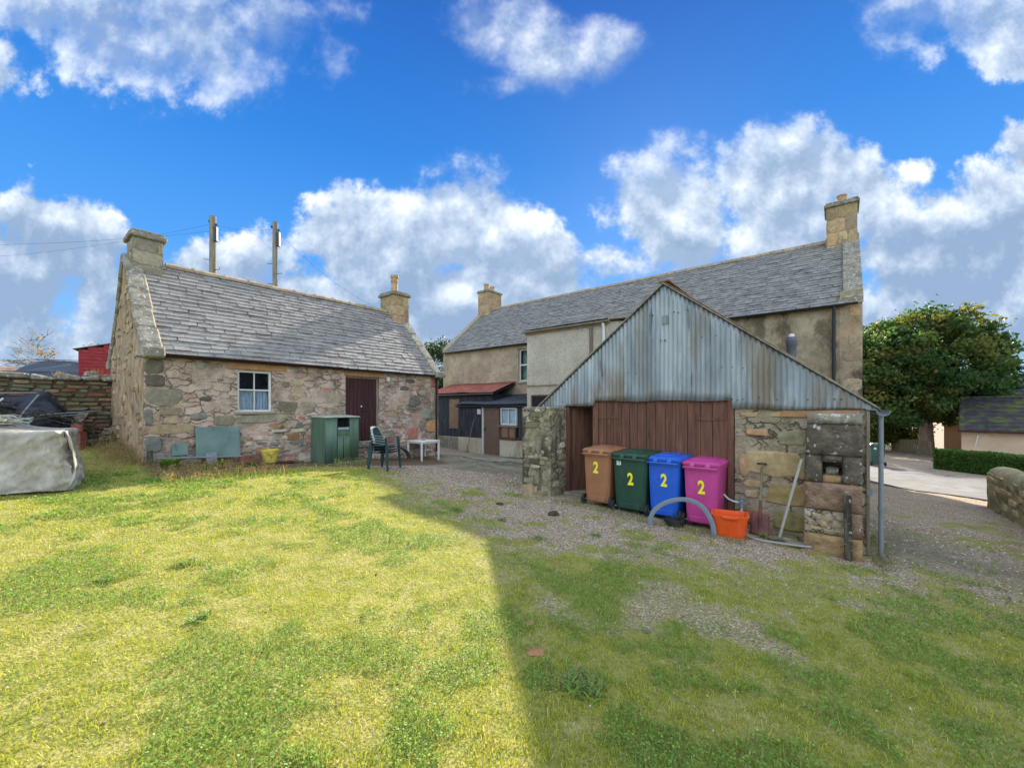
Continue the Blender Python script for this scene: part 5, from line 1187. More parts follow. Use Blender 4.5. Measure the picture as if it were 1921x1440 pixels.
# spade
def spade():
    c = F(.95, 7.30); g0 = gz1(c.x, c.y); t = thing('spade', (c.x, c.y, g0), 'rust brown spade with T handle leaning on the rubble wall', 'spade', rz=RZ)
    m_rb = M('rusty_steel', [(.3, sr(86, 52, 46)), (.7, sr(128, 84, 74))], 6, 6, .7, .2, 40, src='obj'); W_ = .125; b = MB(); V = []
    for j in range(7):
        for i in range(7):
            x = (i / 6 - .5) * 2; z = .0 + j / 6 * .33; w = W_ * (1 + .06 * (1 - j / 6)); b.V.append(Vector((x * w, -.10 + z * .28 - .018 * (1 - x * x), z)))
    for j in range(6):
        for i in range(6): q = j * 7 + i; b.Fc.append((q, q + 1, q + 8, q + 7))
    o = b.build('blade', m_rb, t, smooth=True); s = o.modifiers.new('t', 'SOLIDIFY'); s.thickness = .004
    b = MB(); b.tube([(0, -.075, .12), (0, -.03, .33), (0, .02, .52)], [.018, .024, .019], 8); b.build('socket', m_rb, t, smooth=True)
    b = MB(); b.tube([(0, .015, .50), (0, .10, .80), (0, .17, 1.06)], .018, 8); b.build('shaft', m_greywood, t, smooth=True)
    b = MB(); b.tube([(-.065, .172, 1.07), (.065, .172, 1.07)], .017, 8); b.build('handle', m_blackwood, t, smooth=True)
spade()
# pale pole leaning
P0 = on(*F(.70, 7.20)[:2], .0); P1 = F(.37, 7.02, 1.12); P1 = F(.42, 7.08, 1.10)
b = MB(); b.tube([P0, P1], .019, 10); solo('leaning_pole', b, plain('pale_alloy', sr(176, 172, 160), .5), 'pale straight pole leaning from the ground to the block buttress', 'pole', smooth=True)
# standpipe tap with grey conduit
def tap():
    c = F(1.22, 7.40); t = thing('outdoor_tap', (c.x, c.y, .2), 'grey outdoor stop tap with bent white pipes on the rubble wall', 'tap', rz=RZ)
    b = MB(); b.tube([(-.28, .02, .22), (-.2, -.01, .15), (-.12, -.02, .12), (-.02, -.02, .11)], .014, 8); b.build('pipe', m_whitepipe, t, smooth=True)
    b = MB(); b.tube([(0, -.02, .05), (.005, -.03, -.05), (-.02, -.04, -.14), (-.09, -.04, -.2), (-.14, -.04, -.21)], .013, 8); b.build('pipe', m_whitepipe, t, smooth=True)
    b = MB(); b.lathe([(0, .04), (.03, .04), (.034, .06), (.026, .08), (.026, .11), (.038, .115), (.038, .14), (.028, .15), (.028, .18), (.04, .185), (.04, .21), (0, .215)], (0, -.02, 0), 12); b.build('valve', m_greymetal, t, smooth=True)
    b = MB(); b.tube([(-.06, -.02, .1), (.07, -.02, .1)], .02, 8); b.build('tee', m_greymetal, t)
tap()
# hose on the ground
pts = []
for i in range(20):
    s = i / 19; q = F(1.25 - .95 * s, 7.0 - .22 * math.sin(s * 3.14) - .1 * s); pts.append(on(q.x, q.y, .02 + .05 * s * s))
b = MB(); b.tube(pts, .013, 8); solo('hose', b, plain('grey_hose', sr(150, 148, 138), .6), 'grey hose lying in a shallow curve below the spade', 'hose', smooth=True)
def rock(c, s, col, seed, flat=.5):
    """irregular stone mesh"""
    r = random.Random(seed); b = MB(); K, Lr = 8, 5
    for j in range(Lr + 1):
        ph = math.pi * j / Lr - math.pi / 2
        for i in range(K):
            an = 2 * math.pi * i / K; q = r.uniform(.82, 1.12); b.V.append(Vector((math.cos(an) * math.cos(ph) * s * q, math.sin(an) * math.cos(ph) * s * q * .8, math.sin(ph) * s * flat * q)) + Vector(c))
    for j in range(Lr):
        for i in range(K): a = j * K + i; a2 = j * K + (i + 1) % K; b.Fc.append((a, a2, a2 + K, a + K))
    return b
m_loose = M('loose_stone', [(.3, sr(94, 86, 72)), (.6, sr(132, 122, 102)), (.8, sr(160, 148, 124))], 6, 8, .95, .6, 24, over=[(3, .55, .68, sr(96, 98, 60), Z1, .5)])
for i, (m, n, s, fl, lab) in enumerate(((.58, 7.22, .13, .3, 'flat mossy stone at the wall foot left of the buttress'), (.75, 7.05, .10, .3, 'small dark stone lying before the wall foot beside the buttress'), (.50, 6.98, .15, .25, 'broad flat slate stone nearest the buttress footing'))):
    q = F(m, n); rock(on(q.x, q.y, .03), s, None, 40 + i, fl).build('loose_stone', m_loose, None, label=lab, cat='stone', group='loose stones at the foot of the shed wall', smooth=True)
m_soil = M('dark_soil', [(.3, sr(48, 40, 32)), (.7, sr(84, 70, 56))], 20, 6, .95, 1, 40)
for i, (x, y, s, lab) in enumerate(((.68, 6.6, .11, 'larger crumbly dark soil clod on the gravel before the bins'), (-.22, 7.2, .07, 'small dark soil clod on the gravel nearer the lawn'))):
    rock(on(x, y, .01), s, None, 60 + i, .5).build('soil_clod', m_soil, None, label=lab, cat='soil clod', group='dark soil clods on the gravel')
for i, (x, y, s, lab) in enumerate(((.16, 2.72, .075, 'pale flat pinkish stone set in the turf where the gravel starts'), (.13, 3.12, .05, 'small flat stone in the turf just beyond the pinkish one'), (1.02, 3.08, .045, 'pale chip of stone in the weedy gravel patch'))):
    rock(on(x, y, .0), s, None, 70 + i, .28).build('turf_stone', m_ochre if i < 2 else m_loose, None, label=lab, cat='stone', group='stones bedded in the turf', smooth=True)

# ================================================================ AGAINST THE OUTBUILDING
OF = Fr(F(10.555, 1.62), D2, -D1)
def og(a, d): p = OF.p(a, 0, d); return gz1(p.x, p.y)
def bunker():
    fr = Fr(F(9.80, 4.84), D2, -D1); p = fr.p(.45, 0, -.35); g0 = gz1(p.x, p.y) - .02
    t = thing('coal_bunker', (p.x, p.y, g0), 'faded green ribbed bunker with dark hatch beside the outbuilding door', 'bunker')
    mg = M('faded_green_plastic', [(.3, sr(74, 96, 78)), (.55, sr(92, 114, 94)), (.8, sr(110, 128, 108))], 2.5, 7, .5, .15, 30, (4, 4, .5), over=[(1.6, .55, .75, sr(72, 92, 56), (1, 1, .5), .6)])
    H0, H1 = g0 + .04, 1.575; L = .89; Dp = .72
    def q(a, z, d): return fr.p(a, z, d)
    def panel(nm, a0, a1, z0, z1, d=0.0):
        b = MB(); K = 10
        n_ = max(2, int((a1 - a0) / .03)); w = origin(t)
        for i in range(n_ + 1):
            a = a0 + (a1 - a0) * i / n_
            for z in (z0, z1):
                b.V.append(q(a + (.012 if z == z1 else 0) * 0, z, d + .035 * math.sin(math.pi * a / L) * (1 - .3 * (z - H0)) + .0022 * math.sin(a * 2 * math.pi / .03)))
            if i: k = 2 * i; b.Fc.append((k - 2, k, k + 1, k - 1))
        o = b.build(nm, mg, t, smooth=True); s = o.modifiers.new('t', 'SOLIDIFY'); s.thickness = .008
    for (a0, a1) in ((.0, .30), (.61, L)): panel('front_panel', a0, a1, H0, H1)
    panel('front_panel', .305, .605, H0, 1.13)
    b = MB(); b.fbox(fr, .30, .61, 1.13, H1, -.25, -.2); b.fbox(fr, .295, .30, 1.13, H1, -.2, .03); b.fbox(fr, .61, .615, 1.13, H1, -.2, .03); b.build('hatch_recess', m_dark, t)
    b = MB(); b.fbox(fr, .31, .60, 1.27, 1.33, -.02, .045); b.build('hatch_flap', plain('pale_grey_flap', sr(150, 156, 152), .5), t, bevel=.005)
    b = MB(); b.fbox(fr, .305, .605, 1.13, 1.265, .0, .036); b.build('hatch_door', mg, t, bevel=.005)
    b = MB(); b.hexa([q(.43, H0, .036), q(.46, H0, .036), q(.46, H0, .0), q(.43, H0, 0), q(.442, 1.1, .038), q(.448, 1.1, .038), q(.448, 1.1, 0), q(.442, 1.1, 0)]); b.build('seam', m_dark, t)
    for a in (-.002, L - .01):
        b = MB(); b.hexa([q(a - .03, H0, 0), q(a + .01 - .03, H0, 0), q(a + .01 - .03, H0, -Dp), q(a - .03, H0, -Dp), q(a, H1, 0), q(a + .01, H1, 0), q(a + .01, H1, -Dp), q(a, H1, -Dp)] if a < 0 else [q(a, H0, 0), q(a + .01, H0, 0), q(a + .01, H0, -Dp), q(a, H0, -Dp), q(a, H1, 0), q(a + .01, H1, 0), q(a + .01, H1, -Dp), q(a, H1, -Dp)])
        b.build('side_panel', mg, t)
    b = MB(); b.fbox(fr, 0, L, H0, H1, -Dp - .01, -Dp); b.build('back_panel', mg, t)
    b = MB(); b.hexa([q(-.03, H1 + .002, .05), q(L + .02, H1 + .002, .05), q(L + .02, H1 + .002, -Dp), q(-.03, H1 + .002, -Dp), q(-.02, H1 + .025, .045), q(L + .01, H1 + .025, .045), q(L + .01, H1 + .06, -Dp), q(-.02, H1 + .06, -Dp)]); b.build('lid', plain('weathered_lid', sr(164, 168, 150), .6, var=.2), t, bevel=.008)
    b = MB(); b.fbox(fr, -.06, L + .04, g0 - .05, g0 + .035, -Dp, .06); b.build('base', plain('grey_base', sr(112, 112, 104), .7), t, bevel=.01)
bunker()
def leaning(name, a0, a1, z0, z1, d0, d1, th, mat, label, cat):
    b = MB(); b.hexa([OF.p(a0, z0, d0 + th), OF.p(a1, z0, d0 + th), OF.p(a1, z0, d0), OF.p(a0, z0, d0), OF.p(a0, z1, d1 + th), OF.p(a1, z1, d1 + th), OF.p(a1, z1, d1), OF.p(a0, z1, d1)])
    return solo(name, b, mat, label, cat, bevel=.004)
m_gboard = M('grey_green_board', [(.3, sr(92, 112, 104)), (.6, sr(116, 136, 126)), (.8, sr(136, 152, 140))], 2, 8, .7, .15, 30, over=[(3, .60, .7, sr(72, 84, 82), (1, 1, .6), .7), (20, .62, .7, sr(150, 160, 150), Z1, .4)])
leaning('leaning_board', .80, 1.60, .76, 1.42, .13, .05, .02, m_gboard, 'large grey green board leaning on the outbuilding under its window', 'board')
leaning('leaning_board', .42, .68, .86, 1.10, .06, .045, .02, m_gboard, 'small square green board against the outbuilding wall near its corner', 'board')
b = MB(); b.tube([OF.p(.15, og(.15, .3) + .14, .30), OF.p(1.62, og(1.6, .25) + .13, .22)], .022, 8); solo('iron_bar', b, m_greymetal, 'long rusty bar lying across stones before the green board', 'bar', smooth=True)
m_slab = m_blackwood
b = MB(); b.hexa([OF.p(.95, og(.95, .2) + .0, .30), OF.p(1.12, og(1.1, .2), .30), OF.p(1.12, og(1.1, .2), .27), OF.p(.95, og(.95, .2), .27), OF.p(.93, og(1, .2) + .22, .24), OF.p(1.13, og(1, .2) + .24, .24), OF.p(1.13, og(1, .2) + .24, .22), OF.p(.93, og(1, .2) + .22, .22)]); solo('slate_offcut', b, m_greymetal, 'ragged slate offcut propped before the large green board', 'slate')
b = MB(); b.fbox(OF, .02, .1, og(.05, .2) - .05, og(.05, .2) + .28, .14, .24); solo('timber_stub', b, m_blackwood, 'short dark timber stub at the outbuilding corner', 'timber', bevel=.01)
def pipe_block(a, d, s, rz, label):
    p = OF.p(a, 0, d); g0 = gz1(p.x, p.y); t = thing('terracotta_duct', (p.x, p.y, g0), label, 'terracotta duct', 'square terracotta ducts beside the yellow bucket', rz=rz)
    for (x0, x1, z0, z1, nm) in ((-s, -s * .72, 0, 2 * s, 'side'), (s * .72, s, 0, 2 * s, 'side'), (-s * .715, s * .715, 0, .28 * s, 'bottom'), (-s * .715, s * .715, 1.72 * s, 2 * s, 'top')):
        b = MB(); b.box(x0, x1, -.12, .12, z0, z1); b.build(nm, m_terr, t, bevel=.006)
pipe_block(1.86, .30, .085, RZ + 1.2, 'square terracotta duct end facing out, next to the yellow bucket'); pipe_block(1.68, .24, .075, RZ + 2.3, 'tilted terracotta duct between green board and its twin')
def bucket():
    p = OF.p(2.10, 0, .42); g0 = gz1(p.x, p.y); t = thing('yellow_bucket', (p.x, p.y, g0), 'dirty yellow bucket on the ground before the outbuilding', 'bucket')
    my = M('dirty_yellow_plastic', [(.3, sr(196, 170, 60)), (.7, sr(222, 200, 90))], 5, 6, .5, .1, 30, over=[(9, .56, .66, sr(120, 92, 50), Z1, .8)]); p3 = Vector((p.x, p.y, g0)); s = 1.0
    b = MB(); b.lathe([(0, 0), (.125 * s, 0), (.175, .28), (.185, .285), (.185, .31), (.172, .31), (.12, .02), (0, .02)], p3, 24); b.build('body', my, t, smooth=True)
    b = MB(); b.tube([p3 + Vector((.18 * math.cos(a_), .18 * math.sin(a_) * .96, .30 - .12 * abs(math.sin(a_)) * (1 if math.sin(a_) < 0 else 0))) for a_ in np.linspace(math.pi, 2 * math.pi, 12)], .004, 6); b.build('handle', m_greymetal, t)
bucket()
for i, (a0, a1, d0, d1, lab) in enumerate(((1.35, 2.6, .48, .66, 'dark rotten plank lying on the ground before the yellow bucket'), (1.0, 1.9, .72, .84, 'thin dark plank on the ground nearest the lawn'))):
    b = MB(); z_ = og(a0, d0) + .01; z2 = og(a1, d1) + .01; b.hexa([OF.p(a0, z_, d1), OF.p(a1, z2, d1 - .1), OF.p(a1, z2, d0 - .1), OF.p(a0, z_, d0), OF.p(a0, z_ + .03, d1), OF.p(a1, z2 + .03, d1 - .1), OF.p(a1, z2 + .03, d0 - .1), OF.p(a0, z_ + .03, d0)])
    solo('ground_plank', b, m_doorplank, lab, 'plank', bevel=.004)
FS = ['rounded stone at the outbuilding corner beside the timber stub', 'flattish stone under the left end of the long rusty bar', 'stone at the wall foot just before the green bunker', 'smaller stone between yellow bucket and green bunker', 'large stone directly under the door of the outbuilding, nearer the table',
      'biggest stone beside the outbuilding doorstep, behind the chairs', 'low stone between bunker and stacked chairs', 'stone half hidden behind the mudguard', 'stone at the wall foot behind the white table', 'stone tight against the bunker side nearest the door', 'small stone under the white table by the wall', 'last stone by the downpipe at the outbuilding corner']
for i, (a, d, s) in enumerate(((.25, .25, .12), (.5, .4, .09), (3.0, .25, .11), (2.75, .3, .09), (5.3, .22, .12), (5.6, .2, .14), (5.0, .35, .1), (5.95, .25, .1), (6.2, .2, .12), (4.7, .3, .1), (6.6, .2, .09), (7.2, .3, .1))):
    p = OF.p(a, 0, d); rock(on(p.x, p.y, .03), s, None, 90 + i, .45).build('footing_stone', m_loose, None, label=FS[i], cat='stone', group='loose stones along the outbuilding foot', smooth=True)
# rubble step beneath the door
b = MB(); b.fbox(OF, 4.2, 5.15, .3, .69, -.05, .06); 
for i in range(5): stone_ = None
def arc_guard():
    p = OF.p(5.72, 0, .62); g0 = gz1(p.x, p.y); b = MB(); K = 14; w = .10
    for i in range(K + 1):
        an = R(100 - 92 * i / K); c = OF.p(5.25 + .62 * math.cos(an), g0 + .0 + .46 * math.sin(an), .55); 
        b.V += [c - OF.N * w, c + OF.N * w + UP * 0, c + OF.N * w * .8 + (c - OF.p(5.25, g0, .55)).normalized() * .03, c - OF.N * w * .8 + (c - OF.p(5.25, g0, .55)).normalized() * .03]
    for i in range(K):
        for j in range(4): q = i * 4 + j; q2 = i * 4 + (j + 1) % 4; b.Fc.append((q, q2, q2 + 4, q + 4))
    b.Fc += [(0, 1, 2, 3), (4 * K + 3, 4 * K + 2, 4 * K + 1, 4 * K)]
    solo('mudguard', b, plain('grey_black_mudguard', sr(84, 88, 86), .6), 'curved grey black mudguard standing behind the stacked chairs', 'mudguard', smooth=True)
arc_guard()
# ---------------------------------------------------------------- stacked chairs
m_chair = plastic('dark_teal_plastic', sr(28, 58, 60), .75)
def make_chair():
    t = thing('plastic_chair', (0, 0, 0), 'x', 'chair', 'stacked green garden chairs', rz=.001)
    def shell(nm, grid, th=.012):
        b = MB(); nj = len(grid); ni = len(grid[0])
        for row in grid: b.V += [Vector(p) for p in row]
        for j in range(nj - 1):
            for i in range(ni - 1): q = j * ni + i; b.Fc.append((q, q + 1, q + ni + 1, q + ni))
        o = b.build(nm, m_chair, t, smooth=True); s = o.modifiers.new('t', 'SOLIDIFY'); s.thickness = th
    shell('seat', [[(-.20 + .43 * j / 8, (-.22 + .44 * i / 8) * (1 + .08 * j / 8), .41 - .02 * math.sin(math.pi * i / 8) - .02 * math.sin(math.pi * j / 8) + .015 * j / 8) for i in range(9)] for j in range(9)])
    g = []
    for j in range(9):
        s = j / 8; z = .43 + .40 * s; w = .215 * (1 - .25 * s ** 3); row = []
        for i in range(9): y = (i / 8 - .5) * 2; row.append((-.20 - .13 * s + .07 * y * y * (1 - .3 * s), y * w, z + (.03 * (1 - y * y) if j == 8 else 0)))
        g.append(row)
    shell('backrest', g)
    for s in (-1, 1):
        b = MB(); pts = [(-.235, s * .225, .66), (-.12, s * .262, .645), (.05, s * .272, .635), (.17, s * .27, .625), (.215, s * .262, .59), (.225, s * .255, .50)]
        for i in range(len(pts) - 1): pass
        k = len(b.V)
        for i, p in enumerate(pts):
            p = Vector(p); tg = (Vector(pts[min(i + 1, 5)]) - Vector(pts[max(i - 1, 0)])).normalized(); nn = Vector((0, 1, 0)).cross(tg).normalized(); hw = .026
            b.V += [p + Vector((0, -hw, 0)) - nn * .007, p + Vector((0, hw, 0)) - nn * .007, p + Vector((0, hw, 0)) + nn * .007, p + Vector((0, -hw, 0)) + nn * .007]
        for i in range(5):
            for j in range(4): q = i * 4 + j; q2 = i * 4 + (j + 1) % 4; b.Fc.append((q, q2, q2 + 4, q + 4))
        b.Fc += [(3, 2, 1, 0), (20, 21, 22, 23)]; b.build('armrest', m_chair, t, smooth=True)
        for (xt, xb, zt_) in ((.215, .25, .62), (-.20, -.27, .50)):
            b = MB(); T = Vector((xt, s * .25, zt_)); B = Vector((xb, s * .275, 0))
            b.hexa([B + Vector((-.022, -.018, 0)), B + Vector((.022, -.018, 0)), B + Vector((.022, .018, 0)), B + Vector((-.022, .018, 0)), T + Vector((-.032, -.022, 0)), T + Vector((.03, -.022, 0)), T + Vector((.03, .022, 0)), T + Vector((-.032, .022, 0))]); b.build('leg', m_chair, t, bevel=.006)
    return t
ch = make_chair(); q = Vector((-3.06, 9.75, 0)); q.z = gz1(q.x, q.y)
labs = ['lowest of the stacked dark green garden chairs, its legs on the grass', 'second chair from below in the dark green stack', 'third chair from below in the dark green stack', 'topmost of the stacked dark green garden chairs']
for i in range(4):
    if i == 0: o = ch
    else:
        o = ch.copy(); COL.objects.link(o)
        for c in ch.children: d = c.copy(); COL.objects.link(d); d.parent = o
    o.location = (q.x - .006 * i, q.y + .004 * i, q.z + .056 * i); o.rotation_euler = (0, 0, R(-16)); o['label'] = labs[i]
# ---------------------------------------------------------------- white table
def table():
    c = F(10.15, 8.13); g0 = .17; t = thing('white_table', (c.x, c.y, g0), 'white plastic garden table with parasol hole beside the outbuilding', 'table', rz=RZ)
    b = MB(); loft(b, [loop(.74, -.37, .37, .595, .04), loop(.76, -.38, .38, .60, .05), loop(.76, -.38, .38, .625, .05), loop(.74, -.37, .37, .63, .05)]); b.build('tabletop', m_plastic_w, t, smooth=True)
    b = MB(); b.lathe([(0, 0), (.06, 0), (.07, .006), (0, .008)], (0, 0, .629), 14); b.build('parasol_cap', m_dark, t)
    for sx in (-1, 1):
        for sy in (-1, 1):
            b = MB(); x, y = sx * .33, sy * .33; gl = -.03 ; b.hexa([(x - .022, y - .022, gl), (x + .022, y - .022, gl), (x + .022, y + .022, gl), (x - .022, y + .022, gl), (x - .03, y - .03, .595), (x + .03, y - .03, .595), (x + .03, y + .03, .595), (x - .03, y + .03, .595)]); b.build('leg', m_plastic_w, t, bevel=.006)
    for s in (-1, 1):
        b = MB(); b.box(-.30, .30, s * .35 - .01, s * .35 + .01, .555, .594); b.build('apron', m_plastic_w, t); b = MB(); b.box(s * .35 - .01, s * .35 + .01, -.30, .30, .555, .594); b.build('apron', m_plastic_w, t)
table()
# broom against the lean-to
b = MB(); A = F(12.55, 12.40); b.tube([Vector((A.x, A.y, -.1)), F(12.30, 12.58, 1.30)], .016, 8); b.beam(Vector((A.x - .12, A.y + .08, -.12)), Vector((A.x + .12, A.y - .08, -.12)), .05, .07); solo('broom', b, m_greywood, 'long handled broom leaning upright on the black boards of the lean-to', 'broom', kind=None)
b = MB(); b.fbox(Fr(F(9.6, 12.45), -D1, -D2), 0, .3, -.22, -.12, 0, .12); solo('dark_tray', b, m_rubber, 'low dark tray on the paving under the lean-to window', 'tray', bevel=.01)

# ================================================================ LEFT CORNER: COVERED PALLET, HEAPS, BOARDS
def tarp():
    c = Vector((-7.66, 5.90, 0)); g0 = gz1(c.x, c.y) - .07
    t = thing('covered_pallet', (c.x, c.y, g0), 'pallet load shrouded in a grimy off white sheet', 'covered load', rz=R(40.5))
    mt = M('grimy_white_sheet', [(.25, sr(122, 112, 96)), (.5, sr(168, 158, 144)), (.75, sr(200, 192, 180))], 3.2, 9, .65, .8, 5, (1, 1, .6), src='obj', bdist=.05, over=[(3, .52, .68, sr(122, 108, 72), (1, 1, .5), .55), (12, .62, .72, sr(206, 206, 190), (1, 1, .3), .5)])
    K = 220; V = []; Fc = []; HX, HY = .82, .55
    def sq(an, hx, hy, p=7):
        c_, s_ = math.cos(an), math.sin(an); q = (abs(c_) ** p + abs(s_) ** p) ** (-1 / p); return c_ * q * hx, s_ * q * hy
    AN = np.arange(K) * 2 * math.pi / K; XY = np.array([sq(a_, HX, HY) for a_ in AN]); rings = []
    for z in np.linspace(0, .89, 30):
        f = z / .89; u = AN * 2.2
        n1_ = fbm(XY[:, 0] * 2.6 + z * 1.9, XY[:, 1] * 2.6, z * 1.0, 1.6, 4, 91); cr = (1 - np.abs(2 * n1_ - 1)) ** 5       # sharp creases
        n2_ = fbm(XY[:, 0] * 2 - z * 2.6, XY[:, 1] * 2, z * 2.2, 1.8, 4, 97); cr2 = (1 - np.abs(2 * n2_ - 1)) ** 6
        low = fbm(XY[:, 0], XY[:, 1], z, 1.5, 3, 93) - .5
        hang = (1 - f) * (.02 * np.abs(np.sin(AN * 7 + .6)) + .012 * np.sin(AN * 19 + 3 * z))
        k_ = 1 + (.045 * cr + .035 * cr2 + .16 * low * (1 - f ** 3) + hang + .05 * (1 - f)) / .8 - (.03 if f > .97 else 0)
        rings.append([(XY[i][0] * k_[i], XY[i][1] * k_[i], z + (.03 * math.sin(AN[i] * 4) if z == 0 else 0)) for i in range(K)])
    for s in (.93, .8, .6, .4, .2, .02):
        row = []
        for i in range(K):
            an = 2 * math.pi * i / K; x, y = sq(an, HX * s, HY * s); rr = math.hypot(x - .05, y - .1); row.append((x, y, .90 + .05 * math.sin(x * 9) * (1 - s) * .5 + .16 * math.exp(-rr * rr / .10) * 1 + (-.015 if s > .9 else 0) + .05 * (float(fbm(np.array([x]), np.array([y]), 0, 4, 3, 92)[0]) - .5)))
        rings.append(row)
    for row in rings: V += row
    for j in range(len(rings) - 1):
        for i in range(K): a = j * K + i; a2 = j * K + (i + 1) % K; Fc.append((a, a2, a2 + K, a + K))
    Fc.append(tuple((len(rings) - 1) * K + i for i in range(K)))
    me = newmesh('sheet', V, Fc, mt, True); o = ob('sheet', me, t)
    for k in range(3):
        b = MB(); b.box(-.80, .80, -.5 + k * .46, -.40 + k * .46, -.06, .03); b.build('pallet_board', m_greywood, t)
    # corner flap catching the light
    b = MB(); n_ = 10
    for j in range(n_ + 1):
        z = .88 * (1 - j / n_); bl = .10 * math.sin(math.pi * j / n_ * .9) + .05
        for i in range(5): u = i / 4; b.V.append(Vector((.80 + bl * (1 - .3 * u) + .02 * math.sin(j + i * 2), -.56 + .25 * u - .03 * math.sin(j * .9), z)))
    for j in range(n_):
        for i in range(4): q = j * 5 + i; b.Fc.append((q, q + 5, q + 6, q + 1))
    o = b.build('flap', mt, t, smooth=True); s = o.modifiers.new('t', 'SOLIDIFY'); s.thickness = .006
    # netting tangle on top
    r = random.Random(12); b = MB()
    for k in range(70):
        cx, cy = .05 + r.gauss(0, .13), -.12 + r.gauss(0, .09); cz = .99 + r.uniform(0, .10); pts = []; rad = r.uniform(.05, .17); ph = r.uniform(0, 6.28); tx, ty = r.uniform(-.6, .6), r.uniform(-.6, .6)
        for i in range(9):
            an = ph + i * r.uniform(.45, .75); pts.append((cx + rad * math.cos(an), cy + rad * .7 * math.sin(an), max(.90, cz + rad * .5 * (tx * math.cos(an) + ty * math.sin(an)))))
        b.tube(pts, r.uniform(.006, .011), 4)
    n = MB(); n.V = b.V; n.Fc = b.Fc; w = Matrix.Translation((c.x, c.y, g0)) @ Matrix.Rotation(R(40.5), 4, 'Z'); n.V = [w @ v for v in n.V]
    n.build('netting', plain('pale_rope', sr(176, 172, 150), .9, var=.3, scale=20), None, label='tangled heap of pale rope netting on the sheeted pallet', cat='netting', kind='stuff')
    b = MB(); pts = [w @ Vector((.20 + .24 * math.cos(a_), -.12 + .12 * math.sin(a_), 1.02 + .10 * math.sin(a_ * .5))) for a_ in np.linspace(-.6, 3.6, 18)]; b.tube(pts, .012, 6); solo('wire_hoop', b, m_greymetal, 'thin wire hoop bent over the rope netting', 'hoop', smooth=True)
tarp()
